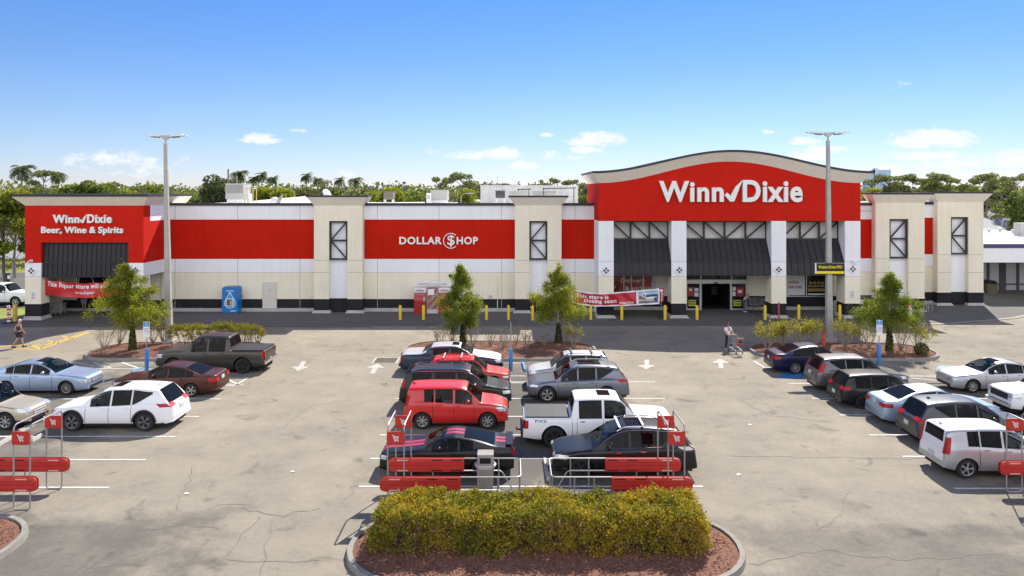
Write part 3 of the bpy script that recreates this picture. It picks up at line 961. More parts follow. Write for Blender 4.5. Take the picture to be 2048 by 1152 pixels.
# curved crown
yf = YE - .62
zt_end, zt_pk = gz(346.5, yf), gz(304, yf)
x0t, x1t = gx(1185, yf), gx(1748, yf)
halft = (x1t - x0t) / 2
xct = (x0t + x1t) / 2
def ztop(x):
    u = min(1, abs(x - xct) / halft)
    return zt_end + (zt_pk - zt_end) * .5 * (1 + math.cos(math.pi * u))
cr = MB()
lo, hi = [], []
for i in range(NX + 1):
    t = i / NX
    xb_, xt_ = ex0 + (ex1 - ex0) * t, x0t + (x1t - x0t) * t
    lo.append((xb_, YE - .01, zend + (zpk - zend) * bell(xb_, half)))
    hi.append((xt_, yf, ztop(xt_)))
back = [(p[0], 66, p[2]) for p in hi]
cr.grid([lo, hi, back])
cr.add([lo[0], hi[0], (x0t, 66, hi[0][2]), (ex0, 66, lo[0][2])], [(0, 1, 2, 3)])
cr.add([lo[-1], hi[-1], (x1t, 66, hi[-1][2]), (ex1, 66, lo[-1][2])], [(0, 3, 2, 1)])
part(cr, "cornice", M_CORN, gb, smooth=True, angle=30)
cp = MB()
ths = .17
fr0 = [(p[0], p[1] - .04, p[2] + .002) for p in hi]
fr1 = [(p[0], p[1] - .04, p[2] + ths) for p in hi]
bk1 = [(p[0], 66.1, p[2] + ths) for p in hi]
bk0 = [(p[0], 66.1, p[2] + .002) for p in hi]
cp.grid([fr0, fr1, bk1, bk0])
for e in (0, -1):
    cp.add([fr0[e], fr1[e], bk1[e], bk0[e]], [(0, 1, 2, 3)])
part(cp, "coping", M_CAP, gb)
cols = [(1197, 1227.5), (1343, 1373), (1543, 1572.5), (1690, 1721)]
zE = [.22, gz(607, YE), gz(553, YE), zr0]
cd = 1.45
for a, b in cols:
    c = MB()
    u, v = gx(a, YE), gx(b, YE)
    if a == 1197: u += .003
    if b == 1721: v -= .003
    colbands(c, u, v, YE + .01, YE + cd, zE, [0, 1, 2])
    c.box(u - .025, v + .025, YE - .015, YE + cd + .02, zE[1], zE[1] + .07, 1)
    c.box(u, v, YE + .006, YE + .01, zE[2] - .015, zE[2] + .015, 3)
    c.box(u, v, YE + .006, YE + .01, gz(523, YE) - .012, gz(523, YE) + .012, 3)
    co = part(c, "column", [M_BLACKW, M_CREAM, M_WHITE, M_JOINT])
    p = MB().add([(u - .2, YE - .24, 0), (v + .2, YE - .24, 0), (v + .2, YE + cd + .2, 0), (u - .2, YE + cd + .2, 0), (u - .03, YE - .03, .22), (v + .03, YE - .03, .22), (v + .03, YE + cd + .03, .22), (u - .03, YE + cd + .03, .22)],
                 [(0, 1, 5, 4), (1, 2, 6, 5), (2, 3, 7, 6), (3, 0, 4, 7), (4, 5, 6, 7)])
    part(p, "plinth", M_CONCL, co)
# truss zone + awnings in the three openings
def bay(pa, pb, n, flips, na):
    x0, x1 = gx(pa, YE), gx(pb, YE)
    yt = YE + 1.15
    z1, z0 = zr0, gz(481, YE)
    t = MB()
    w = .14
    t.box(x0, x1, yt, yt + .1, z1 - .13, z1)
    t.box(x0, x1, yt, yt + .1, z0 - .06, z0 + .1)
    for i in range(n + 1):
        x = x0 + (x1 - x0) * i / n
        t.box(max(x0, x - w / 2), min(x1, x + w / 2), yt + .004, yt + .1, z0 + .1, z1 - .13)
    for i in range(n):
        u, v = x0 + (x1 - x0) * i / n + w / 2, x0 + (x1 - x0) * (i + 1) / n - w / 2
        za, zb = (z1 - .13, z0 + .1) if flips[i] > 0 else (z0 + .1, z1 - .13)
        A, B = Vector((u, 0, za)), Vector((v, 0, zb))
        d = (B - A).normalized()
        q = Vector((-d.z, 0, d.x)) * .055
        t.extr([((A + q).x, (A + q).z), ((A - q).x, (A - q).z), ((B - q).x, (B - q).z), ((B + q).x, (B + q).z)], yt + .02, yt + .09)
    part(t, "truss_frame", M_BLKM)
    part(MB().box(x0, x1, yt + .3, yt + .4, z0 - .3, z1), "infill_panel", M_GREYP)
    awning(x0 + .01, x1 - .01, [(yt + .02, z0 - .07), (YE + .22, gz(523, YE)), (YE + .1, gz(549, YE))], na)
bay(1227.5, 1343, 3, (1, 1, 1), 9)
bay(1373, 1543, 4, (1, 1, -1, -1), 14)
bay(1572.5, 1690, 3, (-1, -1, -1), 9)
# wall inside the portico, with doors and shop windows
iw = MB()
y = YEB
d0, d1 = gx(1371, y), gx(1494, y)
zh = gz(549, y) + 1.5
def solid(pa, pb, za, zb, m):
    iw.box(gx(pa, y), gx(pb, y), y, y + .3, za, zb, m)
zk2, zs2 = gz(592, y), 0
zfoot = .28
for pa, pb in ((1197, 1371), (1494, 1721)):
    iw.box(gx(pa, y), gx(pb, y), y - .05, y + .3, 0, zfoot, 0)
    solid(pa, pb, zfoot, zk2, 1)
solid(1312, 1371, zk2, zh, 2)
solid(1494, 1573, zk2, zh, 2)
solid(1653, 1721, zk2, zh, 2)
solid(1197, 1222, zk2, zh, 2)
solid(1371, 1494, gz(549, y) + .05, zh, 2)
for pa, pb in ((1222, 1312), (1573, 1653)):
    solid(pa, pb, gz(546, y) + .05, zh, 2)
ceil = MB().box(ex0 + .3, ex1 - .3, YE + 1.6, y, zh, zh + .1)
part(iw, "entrance_wall", [M_CONCL, M_BLACKW, M_CREAM])
part(ceil, "porch_ceiling", M_GREYP)
# automatic door
df = MB()
zd, zt1, zt0 = gz(567, y), gz(551, y), gz(559, y)
yd = y - .04
for pa, pb in ((1371, 1374), (1399, 1403), (1460, 1464), (1491, 1494)):
    df.box(gx(pa, y), gx(pb, y), yd, y + .15, 0, zd)
df.box(gx(1371, y), gx(1494, y), yd - .05, y + .15, zd, zt0)
df.box(gx(1371, y), gx(1494, y), yd, y + .15, zt1, zt1 + .08)
for px in (1371, 1401, 1462, 1493):
    df.box(gx(px, y), gx(px, y) + .07, yd + .01, y + .1, zt0, zt1)
df.box(gx(1374, y), gx(1399, y), yd + .02, y + .1, 0, .12)
df.box(gx(1464, y), gx(1491, y), yd + .02, y + .1, 0, .12)
dr = part(df, "entrance_door", M_ALU)
gl = MB()
for pa, pb in ((1374, 1399), (1464, 1491)):
    gl.box(gx(pa, y), gx(pb, y), y + .02, y + .04, .12, zd)
gl.box(gx(1371, y), gx(1494, y), y + .06, y + .08, zt0, zt1)
part(gl, "pane", M_GLASSD, dr)
P_M = [M_WVINYL, mat("red_print", (.42, .03, .03), .5), mat("yellow_print", (.62, .62, .06), .5), mat("black_print", (.03, .03, .02), .6)]
def poster(pa, pb, ya, yb_, m, extra=()):
    ps = MB().box(gx(pa, y), gx(pb, y), y - .005, y + .01, gz(yb_, y), gz(ya, y), 0)
    for (a_, b_, c_, d_, k) in extra:
        ps.box(gx(a_, y), gx(b_, y), y - .012, y - .005, gz(d_, y), gz(c_, y), k)
    part(ps, "poster", [P_M[m]] + P_M, dr)
poster(1375, 1388, 574, 592, 1, ((1378, 1384, 577, 582, 1),)); poster(1389, 1397, 576, 583, 0); poster(1389, 1397, 585, 593, 0)
poster(1377, 1392, 600, 612, 2, ((1378, 1391, 602, 604, 4), (1378, 1391, 607, 609, 4)))
poster(1465, 1472, 574, 581, 0); poster(1465, 1471, 583, 592, 0); poster(1473, 1488, 575, 593, 1, ((1476, 1484, 580, 586, 1),))
poster(1467, 1482, 600, 612, 2, ((1468, 1481, 602, 604, 4), (1468, 1481, 607, 609, 4)))
dk = MB().box(gx(1403, y), gx(1460, y), y + .16, y + 6, 0, zd, skip=('f',))
dk.box(gx(1415, y), gx(1424, y), y + 3, y + 3.5, 0, 1.5, 1)
dk.box(gx(1440, y), gx(1452, y), y + 2.6, y + 3.2, .9, 1.6, 1)
part(dk, "doorway", [M_DARKIN, mat("dim_shelf", (.05, .045, .04), .8)], dr)
part(MB().box(gx(1427, y), gx(1436, y), yd - .09, yd - .05, zd + .02, zd + .12), "door_sensor", M_BLKPL, dr)
# shop windows
w1 = part(MB().box(gx(1222, y), gx(1312, y), y + .06, y + .1, zk2, gz(546, y) + .05), "window", mat("red_window_film", (.46, .08, .05), .3, col2=(.24, .035, .025), vscale=.8))
m1 = MB()
for px in (1222, 1247, 1262, 1286, 1310):
    m1.box(gx(px, y), gx(px, y) + .07, y + .0, y + .058, zk2, gz(546, y) + .05)
m1.box(gx(1222, y), gx(1312, y), y - .03, y + .02, zk2 - .06, zk2)
part(m1, "frame", M_ALU, w1)
t1 = MB()
text_into(t1, "Delivery", gx(1242, y), gx(1290, y), gz(568, y), gz(556, y), y - .006, bold=.02)
text_into(t1, "& pickup", gx(1250, y), gx(1302, y), gz(584, y), gz(572, y), y - .008, bold=.02)
part(t1, "lettering", mat("beige_print", (.78, .70, .58), .6), w1)
part(MB().lathe([(0, 0), (.42, 0), (.42, .01), (.34, .012), (.0, .012)], (gx(1230, y), y + .045, gz(573, y)), 'y', 20).extr([(gx(1227, y), gz(573, y)), (gx(1229.5, y), gz(578, y)), (gx(1234, y), gz(566, y)), (gx(1229.5, y), gz(574.5, y))], y + .02, y + .03, 1), "emblem", [mat("dark_red_print", (.12, .012, .01), .6), M_WVINYL], w1)
part(MB().extr([(gx(1305, y), gz(546, y)), (gx(1312, y), gz(546, y)), (gx(1312, y), zk2), (gx(1301, y), zk2)], y + .03, y + .05), "pane", M_GREYP, w1)
w2 = part(MB().box(gx(1573, y), gx(1653, y), y + .08, y + .1, zk2, gz(546, y) + .05), "window", M_GLASSD)
part(MB().box(gx(1576, y), gx(1610, y), y + .05, y + .075, zk2 + .06, gz(546, y)), "film", M_WVINYL, w2)
t2 = MB()
text_into(t2, "r online", gx(1572, y), gx(1598, y), gz(567, y), gz(560, y), y + .03, bold=.015)
text_into(t2, "Dixie.com", gx(1572, y), gx(1604, y), gz(577, y), gz(569, y), y + .03, bold=.015)
part(t2, "lettering", mat("crimson_print", (.45, .03, .05), .6), w2)
m2 = MB()
for px in (1573, 1575.5, 1612, 1652):
    m2.box(gx(px, y), gx(px, y) + .07, y, y + .058, zk2, gz(546, y) + .05)
m2.box(gx(1573, y), gx(1653, y), y - .03, y + .02, zk2 - .06, zk2)
part(m2, "frame", M_ALU, w2)
bn = MB()
yy = y + .03
bn.box(gx(1616, y), gx(1650, y), yy, yy + .04, gz(583, y), gz(577, y))
bn.box(gx(1616, y), gx(1650, y), yy, yy + .04, gz(574, y), gz(571, y))
for px in (1622, 1630, 1638, 1646):
    bn.lathe([(.03, 0), (.14, 0), (.14, .05), (.03, .05)], (gx(px, y), yy, gz(566, y)), 'y', 12)
bn.box(gx(1616, y), gx(1650, y), yy, yy + .03, gz(590, y), gz(587, y), 1)
part(bn, "display", [mat("bench_gold", (.38, .27, .06), .5), M_WVINYL], w2)
# service door, vents and small things fixed to the front wall
sd = part(MB().box(gx(527, YM), gx(552, YM), YM - .03, YM + .05, 0.02, gz(566, YM)).box(gx(527, YM) - .07, gx(527, YM), YM - .05, YM, 0, gz(566, YM)).box(gx(552, YM), gx(552, YM) + .07, YM - .05, YM, 0, gz(566, YM)).box(gx(527, YM) - .07, gx(552, YM) + .07, YM - .05, YM, gz(566, YM), gz(566, YM) + .08), "service_door", mat("cream_door_paint", (.66, .62, .53), .6, var=.05))
part(MB().box(gx(549, YM), gx(550.5, YM), YM - .1, YM - .03, gz(597, YM), gz(595, YM)), "handle", M_ALU, sd)
part(MB().box(gx(538, YM), gx(542, YM), YM - .04, YM - .03, gz(582, YM), gz(579, YM)), "notice", M_GREYM, sd)
part(MB().lathe([(.0, -.1), (.13, -.1), (.16, 0), (0, 0)], (gx(901, YM), YM - .01, gz(551.5, YM)), 'y', 14), "vent", M_BLKPL)
part(MB().tube([(gx(995, YM), YM - .05, gz(552, YM)), (gx(995, YM), YM - .05, .3)], .03), "conduit", M_CREAM)
for px, py in ((485, 592), (981, 593)):
    part(MB().box(gx(px, YM) - .09, gx(px, YM) + .09, YM - .1, YM, gz(py + 2.5, YM), gz(py - 2.5, YM)), "outlet_box", M_GREYM)
for px, py, Y in ((591, 574, YM), (775, 574, YM)):
    part(MB().box(gx(px, Y) - .13, gx(px, Y) + .13, Y - .02, Y, gz(py + 3, Y), gz(py - 3, Y)), "notice", M_WVINYL)
# diamond tile emblems and notices on the columns
def emblem(px, py, Y, label_):
    x, z = gx(px, Y), gz(py, Y)
    e = MB()
    r = .40
    e.extr([(x - r, z), (x, z - r), (x + r, z), (x, z + r)], Y - .07, Y - .002, 0)
    q = .105
    for dx, dz in ((-.145, 0), (.145, 0), (0, .145), (0, -.145)):
        e.extr([(x + dx - q, z + dz), (x + dx, z + dz - q), (x + dx + q, z + dz), (x + dx, z + dz + q)], Y - .078, Y - .07, 1 if dx > 0 or dz > 0 else 2)
    part(e, "tile_emblem", [M_WVINYL, mat("maroon_tile", (.13, .02, .03), .4), mat("black_tile", (.02, .018, .02), .4)])
for px, py, Y in ((63.5, 541.5, YW), (272, 540.5, YW), (1212, 541, YE), (1358.5, 540, YE), (1557, 539, YE), (1705, 538, YE)):
    emblem(px, py, Y, '')
def notice(px, py, Y, w=.36, h=.62):
    x, z = gx(px, Y), gz(py, Y)
    n = MB().box(x - w / 2, x + w / 2, Y - .015, Y - .002, z - h / 2, z + h / 2, 0)
    for i in range(5):
        n.box(x - w * .36, x + w * .36, Y - .018, Y - .015, z + h * (.36 - i * .17) - .025, z + h * (.36 - i * .17) + .025, 1)
    part(n, "notice", [M_WVINYL, mat("notice_print", (.25, .2, .22), .6)])
notice(66.5, 592, YW); notice(1704.5, 589, YE)
def wall_camera(px, py, Y, s=1):
    x, z = gx(px, Y), gz(py, Y)
    c = MB().box(x - .05, x + .05, Y - .3, Y, z + .02, z + .08).lathe([(0, -.12), (.06, -.11), (.09, -.04), (.09, .04), (.03, .06), (0, .06)], (x - .08 * s, Y - .28, z - .06), 'z', 12)
    c.box(x - .1, x + .1, Y - .03, Y, z - .05, z + .12)
    part(c, "wall_camera", M_WPLAIN)
wall_camera(63, 522.5, YW); wall_camera(1704.5, 524, YE, -1)

# ------------------------------------------------------------------ signs on the facade (each a thing)
def check(x0, x1, z0, z1):
    P = [(0, .30), (.14, .42), (.34, .27), (.62, .70), (1.0, 1.0), (.84, .70), (.53, .02), (.32, .0)]
    return [(x0 + (x1 - x0) * a, z0 + (z1 - z0) * b) for a, b in P]
def sign(name, label_, loc, rows, m=M_SIGNW, depth=.14, shapes=(), side=None):
    t = thing(name, label_, "sign", loc)
    for (body, px0, px1, py0, py1, Y, bold) in rows:
        mb = MB()
        text_into(mb, body, gx(px0, Y), gx(px1, Y), gz(py1, Y), gz(py0, Y), Y - depth - .02, depth, bold)
        mb.build("lettering", m, t, world=True)
    for (poly_, Y) in shapes:
        MB().extr(poly_, Y - depth - .02, Y - .02).build("check_mark", m, t, world=True)
    return t
Y = YE
sign("wall_sign", "large white raised shop lettering with a check mark on the curved red entrance gable", (gx(1460, Y), Y, gz(385, Y)),
     [("Winn", 1317, 1446, 362, 404, Y, .045), ("Dixie", 1484, 1603, 360, 404.5, Y, .045)], depth=.22, shapes=[(check(gx(1447.5, Y), gx(1484, Y), gz(403.5, Y), gz(360, Y)), Y)])
Y = YW
sign("wall_sign", "white raised shop lettering about beer, wine and spirits above the liquor wing awning", (gx(166, Y), Y, gz(450, Y)),
     [("Winn", 108, 161, 429.5, 446, Y, .045), ("Dixie", 176.5, 225, 428.5, 446, Y, .045), ("Beer, Wine & Spirits", 85, 248, 453, 470, Y, .03)], depth=.16,
     shapes=[(check(gx(161.5, Y), gx(176, Y), gz(446, Y), gz(428.5, Y)), Y)])
Y = YM
ds = sign("wall_sign", "white dollar shop lettering with a ringed dollar sign between the two tan pilasters", (gx(877, Y), Y, gz(482, Y)),
     [("DOLLAR", 799, 884, 473.5, 488.5, Y, .05), ("$", 895, 909.5, 470, 493, Y, .012), ("HOP", 913.5, 956, 473.5, 488.5, Y, .05)], depth=.12)
ring = MB()
cx, cz, rr = gx(902, Y), gz(481.5, Y), .60
rr = (gz(466, Y) - gz(497, Y)) / 2
rg = [(cx + rr * math.cos(R(a)), cz + rr * math.sin(R(a))) for a in range(48, 315, 6)]
ri = [(cx + (rr - .06) * math.cos(R(a)), cz + (rr - .06) * math.sin(R(a))) for a in range(48, 315, 6)]
for i in range(len(rg) - 1):
    ring.extr([rg[i], rg[i + 1], ri[i + 1], ri[i]], Y - .14, Y - .02)
ring.build("ring", M_SIGNW, ds, world=True)
# ------------------------------------------------------------------ vehicles
def paint(name, c, metal=.0, rough=.35, coat=.45):
    return mat(name, c, rough, metal=metal, coat=coat if max(c) > .1 else .22, spec=.5 if max(c) > .1 else .25)
M_TYRE = mat("tyre_rubber", (.018, .018, .019), .85, var=.2, vscale=8)
M_RIMS = mat("silver_alloy", (.58, .58, .58), .3, metal=.85)
M_RIMD = mat("dark_alloy", (.24, .24, .24), .35, metal=.8)
M_RIMB = mat("black_alloy", (.030, .030, .032), .35, metal=.3)
def dark_glass(name, c, k=.38):
    m = bpy.data.materials.new(name)
    m.use_nodes = True
    t = m.node_tree
    b = t.nodes['Principled BSDF']
    b.inputs['Base Color'].default_value = (*c, 1)
    b.inputs['Roughness'].default_value = .9
    b.inputs['Specular IOR Level'].default_value = 0
    gl = mk(t, 'ShaderNodeBsdfGlossy')
    gl.inputs['Roughness'].default_value = .06
    fr = mk(t, 'ShaderNodeFresnel')
    fr.inputs['IOR'].default_value = 1.45
    ms = mk(t, 'ShaderNodeMixShader')
    t.links.new(mth(t, 'MULTIPLY', fr.outputs[0], k), ms.inputs[0])
    t.links.new(b.outputs[0], ms.inputs[1])
    t.links.new(gl.outputs[0], ms.inputs[2])
    t.links.new(ms.outputs[0], t.nodes['Material Output'].inputs['Surface'])
    return m
M_GLS = dark_glass("car_glass", (.010, .011, .013))
M_GLSW = mat("windscreen_glass", (.014, .017, .021), .05, spec=.3)
def clear_glass(name, tint, f0=.03):
    m = bpy.data.materials.new(name)
    m.use_nodes = True
    t = m.node_tree
    t.nodes.remove(t.nodes['Principled BSDF'])
    tr = mk(t, 'ShaderNodeBsdfTransparent')
    tr.inputs['Color'].default_value = (*tint, 1)
    gl = mk(t, 'ShaderNodeBsdfGlossy')
    gl.inputs['Roughness'].default_value = .03
    lw = mk(t, 'ShaderNodeFresnel')
    lw.inputs['IOR'].default_value = 1.38
    ms = mk(t, 'ShaderNodeMixShader')
    t.links.new(mth(t, 'MULTIPLY', lw.outputs[0], .55), ms.inputs[0])
    t.links.new(tr.outputs[0], ms.inputs[1])
    t.links.new(gl.outputs[0], ms.inputs[2])
    t.links.new(ms.outputs[0], t.nodes['Material Output'].inputs['Surface'])
    return m
M_GCLR = clear_glass("side_glass", (.34, .37, .37))
M_GTNT = clear_glass("privacy_glass", (.13, .14, .14))
M_GSCR = clear_glass("screen_glass", (.42, .47, .48))
M_SEAT = mat("seat_fabric", (.055, .055, .058), .85, var=.2)
M_SEATL = mat("seat_tan", (.20, .17, .14), .8, var=.15)
M_LINER = mat("cabin_liner", (.03, .03, .032), .9)
M_HEAD = mat("headlight_glass", (.55, .56, .58), .08, metal=.35, coat=1)
M_TAIL = mat("tail_light_red", (.40, .008, .006), .3, spec=.3)
M_TAILC = mat("tail_light_clear", (.62, .5, .48), .12, coat=1)
M_AMB = mat("amber_lens", (.6, .22, .02), .15, coat=1)
M_CHR = mat("chrome", (.75, .76, .78), .12, metal=1)
M_PLATE = mat("plate_white", (.62, .66, .64), .4, col2=(.45, .5, .46), vscale=12)
M_SEAM = mat("panel_gap", (.008, .008, .009), .8)
M_CLAD = mat("grey_cladding", (.035, .035, .037), .65)
M_UNDER = mat("underbody", (.008, .008, .008), .9)

WHEELS = {}
def wheel_meshes(r, w, style):
    k = (round(r, 3), round(w, 3), style)
    if k in WHEELS:
        return WHEELS[k]
    rr = r * (.66 if style != 'small' else .62)
    t = MB().lathe([(rr, -w / 2 + .01), (r * .93, -w / 2), (r, -w / 2 + .04), (r, w / 2 - .04), (r * .93, w / 2), (rr + .012, w / 2 - .004), (rr, w / 2 - .02)], axis='y', n=28)
    ty = t.build("tyre_src", M_TYRE, smooth=True, angle=40)
    m = MB()
    sgn = -1   # outer face towards -Y
    o = -w / 2
    m.lathe([(0, o + .06), (rr * .97, o + .06), (rr * .97, o + .015), (rr, o + .004), (rr * 1.01, o + .012), (rr * 1.01, w / 2 - .02)], axis='y', n=28, m=1)
    m.lathe([(rr * .90, o + .03), (rr * .93, o + .006), (rr * 1.0, o + .002), (rr * 1.005, o + .02)], axis='y', n=28, m=0)
    ns = {'5': 5, '10': 10, 'small': 7, 'hub': 8, 'y': 5}[style]
    for i in range(ns):
        a = 2 * math.pi * i / ns + .3
        wd = rr * {'5': .30, '10': .13, 'small': .26, 'hub': .30, 'y': .17}[style]
        for da in ((-.16, .16) if style == 'y' else (0,)):
            ca, sa = math.cos(a + da), math.sin(a + da)
            c0, s0 = math.cos(a), math.sin(a)
            P0 = Vector((c0 * rr * .12, 0, s0 * rr * .12))
            P1 = Vector((ca * rr * .95, 0, sa * rr * .95))
            n = Vector((-sa, 0, ca)) * wd / 2
            q = [P0 - n * .8, P1 - n, P1 + n, P0 + n * .8]
            m.extr([(p.x, p.z) for p in q], o + .010, o + .055, 0)
    m.lathe([(0, o + .0), (rr * .17, o + .004), (rr * .2, o + .03)], axis='y', n=16, m=0)
    ri = m.build("rim_src", [M_RIMS, M_UNDER], smooth=True, angle=30)
    WHEELS[k] = (ty.data, ri.data)
    for q in (ty, ri):
        bpy.data.objects.remove(q)
    return WHEELS[k]

class Body:
    def __init__(s, d):
        s.d = d
        L, H, W = d['L'], d['H'], d['W']
        s.L, s.H, s.W = L, H, W
        s._t = pchip([(a * L, b * H) for a, b in d['top']])
        s._b = pchip([(a * L, b * H) for a, b in d['belt']])
        s.sill = d.get('sill', .20)
        s.tum = d.get('tum', .36)
        s.fr, s.fk = d.get('fr', (.85, .24))
        s.rr, s.rk = d.get('rr', (.6, .15))
        s.axf, s.axr, s.wr = d['axf'], d['axr'], d['wr']
        s.sp = pchip([(0, .90), (.14, .965), (.42, 1.0), (.68, .985), (.88, .965), (1, .925)])
        s.rx = np.linspace(L * .6, L, 900)
        s.rz = np.maximum.accumulate(np.array([s.top(x) for x in s.rx])[::-1])
        s.fx = np.linspace(0, L * .3, 500)
        s.fz = np.maximum.accumulate(np.array([s.top(x) for x in s.fx]))
    def top(s, x): return s._t(x)
    def belt(s, x): return min(s._b(x), s._t(x) - .012)
    def hw(s, x):
        w = s.W / 2
        if x < s.fr: w *= 1 - s.fk * (1 - x / s.fr) ** 2.2
        if x > s.L - s.rr: w *= 1 - s.rk * (1 - (s.L - x) / s.rr) ** 2.2
        return w
    def side(s, x, z):
        zs = s.belt(x)
        return s.hw(x) * s.sp((z - s.sill) / max(.05, zs - s.sill))
    def gh(s, x, z):
        return s.hw(x) * s.sp(1) - s.tum * (z - s.belt(x))
    def skin(s, x, z):
        return s.side(x, z) if z < s.belt(x) else s.gh(x, z)
    def low(s, x):
        z = s.sill + (.05 * (1 - x / .4) if x < .4 else 0) + (.10 * (1 - (s.L - x) / .5) if x > s.L - .5 else 0)
        for c in (s.axf, s.axr):
            R_ = s.wr * s.d.get('arch', 1.17)
            if abs(x - c) < R_:
                z = max(z, s.wr + math.sqrt(R_ * R_ - (x - c) ** 2))
        return min(z, s.belt(x) - .05)
    def sect(s, x):
        zb, zs, zt = s.low(x), s.belt(x), s.top(x)
        h = zt - zs
        P = []
        for q in (0, .08, .25, .45, .65, .82, .93, 1):
            z = zb + (zs - zb) * q
            P.append((s.side(x, z) - (.012 if q in (1,) else 0), z))
        wb = P[-1][0]
        for q in (.3, .6, .86):
            P.append((wb - s.tum * q * h - (.01 * q), zs + q * h))
        e = P[-1][0]
        P += [(e - min(.06, .3 * h), zs + .95 * h), (e * .72, zs + .985 * h), (e * .4, zs + .998 * h), (0, zt)]
        return P
    def topz(s, x, y):
        P = s.sect(x)[-5:]
        ys = [p[0] for p in P][::-1]
        zs = [p[1] for p in P][::-1]
        return float(np.interp(abs(y), ys, zs))
    def xrear(s, z): return float(np.interp(z, s.rz, s.rx[::-1])) if z > s.rz[0] else s.L
    def xfront(s, z): return float(np.interp(z, s.fz, s.fx)) if z > s.fz[0] else 0.
    def X(s, x): return s.L / 2 - x     # model +X is the nose

def make_car(d, root):
    b = Body(d)
    L, W, H = b.L, b.W, b.H
    st = set(np.round(np.linspace(0, L, 64), 3)) | {0, .012, .03, .06, .10, .16, L - .012, L - .03, L - .06, L - .1, L - .16}
    for c in (b.axf, b.axr):
        Ra = b.wr * d.get('arch', 1.17)
        for k in range(13):
            st.add(round(c - Ra * math.cos(math.pi * k / 12), 4))
        st |= {round(c - Ra - .004, 4), round(c + Ra + .004, 4)}
    cut = [w_ for k_, w_ in enumerate(d['win']) if not (d.get('qt') and k_ == len(d['win']) - 1)]
    for w_ in list(d['win']) + [d['ws']]:
        st |= {round(w_[0], 4), round(w_[1], 4)}
    for a, _ in d['top']:
        st.add(round(a * L, 4))
    st = sorted(x for x in st if 0 <= x <= L)
    body = MB()
    rings = []
    for x in st:
        P = b.sect(x)
        rings.append([(b.X(x), p[0], p[1]) for p in P] + [(b.X(x), -p[0], p[1]) for p in P[-2::-1]])
    n = len(rings[0])
    vs = [p for r_ in rings for p in r_]
    two = d.get('two')
    clad = d.get('clad', 0)
    fs = []
    for i in range(len(rings) - 1):
        for j in range(n - 1):
            f = [i * n + j, i * n + j + 1, (i + 1) * n + j + 1, (i + 1) * n + j]
            zc = sum(vs[q][2] for q in f) / 4
            xm_ = b.L / 2 - (vs[f[0]][0] + vs[f[2]][0]) / 2
            kk = min(j, n - 2 - j)
            if 7 <= kk <= 9 and any(w_[0] < xm_ < w_[1] for w_ in cut):
                continue
            if kk >= 11 and d['ws'][0] + .02 < xm_ < d['ws'][1]:
                continue
            m = 0
            if zc < clad: m = 1
            if two:
                # upper surfaces in the second colour
                k = min(j, n - 2 - j)
                if k >= 9 and (b.top(b.L / 2 - vs[f[0]][0]) - b.belt(b.L / 2 - vs[f[0]][0]) < .3 or k >= 11): m = 2
            body.add([vs[q] for q in f], [(0, 1, 2, 3)], m)
    body.add(rings[0], [list(range(n))[::-1]], 1 if clad > .55 else 0)
    body.add(rings[-1], [list(range(n))], 0)
    # panel gaps
    for xd in d.get('seams', ()):
        zz = np.linspace(max(b.low(xd), b.sill + .08), b.belt(xd) - .01, 7)
        for sg in (1, -1):
            body.grid([[(b.X(xd) + e, sg * (b.side(xd, z) + .003), z) for z in zz] for e in (-.008, .008)], 3)
    for (x0, x1, z) in d.get('hseams', ()):
        for sg in (1, -1):
            body.grid([[(b.X(x), sg * (b.side(x, z + e) + .003), z + e) for x in np.linspace(x0, x1, 10)] for e in (-.007, .007)], 3)
    bo = body.build("body", [d['paint'], M_CLAD, d.get('paint2', d['paint']), M_SEAM], root, smooth=True, angle=42, fix=False)
    # merge doubles so shading is continuous
    bm = bmesh.new()
    bm.from_mesh(bo.data)
    bmesh.ops.remove_doubles(bm, verts=bm.verts, dist=.0004)
    bmesh.ops.recalc_face_normals(bm, faces=bm.faces)
    bm.to_mesh(bo.data)
    bm.free()
    bo.data.polygons.foreach_set('use_smooth', [True] * len(bo.data.polygons))
    bo.data.set_sharp_from_angle(angle=R(40))
    # underbody
    u = MB()
    iw = W / 2 - .30
    u.box(b.X(L - .12), b.X(.12), -iw, iw, .19, min(.62, H * .45))
    u.box(b.X(b.axr - b.wr * 1.2), b.X(b.axf + b.wr * 1.2), -W / 2 + .1, W / 2 - .1, .20, .5)
    for c in (b.axf, b.axr):
        u.box(b.X(c + b.wr * 1.16), b.X(c - b.wr * 1.16), -W / 2 + .32, W / 2 - .32, .3, b.wr * 2.1)
        for sg in (1, -1):      # wheel-arch liner
            rows = []
            for k in range(9):
                a = math.pi * k / 8
                rows.append([(b.X(c) + b.wr * 1.16 * math.cos(a), sg * yy, b.wr + b.wr * 1.16 * math.sin(a)) for yy in (W / 2 - .32, W / 2 - .07)])
            u.grid(rows)
    u.build("underbody", M_UNDER, root)
    # cabin: liner, dash, seats
    cab = MB()
    x0c, x1c = d['ws'][0] + .05, d['win'][-1][1] + .1
    zb0 = b.belt((x0c + x1c) / 2)
    for sg in (-1, 1):
        yy = W / 2 * .925 - .05
        cab.box(b.X(x1c), b.X(x0c + .3), *sorted((sg * yy, sg * (yy - .05))), .45, zb0 - .05)
    cab.box(b.X(x0c + .62), b.X(x0c), -W * .36, W * .36, .5, b.belt(x0c + .3) - .015)
    cab.box(b.X(x1c), b.X(x0c), -W / 2 + .2, W / 2 - .2, .42, .50)
    cab.build("cabin_liner", M_LINER, root)
    sm = d.get('seat', M_SEAT)
    xs1 = d['win'][0][1] - .22
    hb = min(H * .80, zb0 + .30)
    rowsx = [(xs1, 2)] + ([(d['win'][1][1] - .1, 3)] if len(d['win']) > 1 and L > 4.0 and 'two_seat' not in d else [])
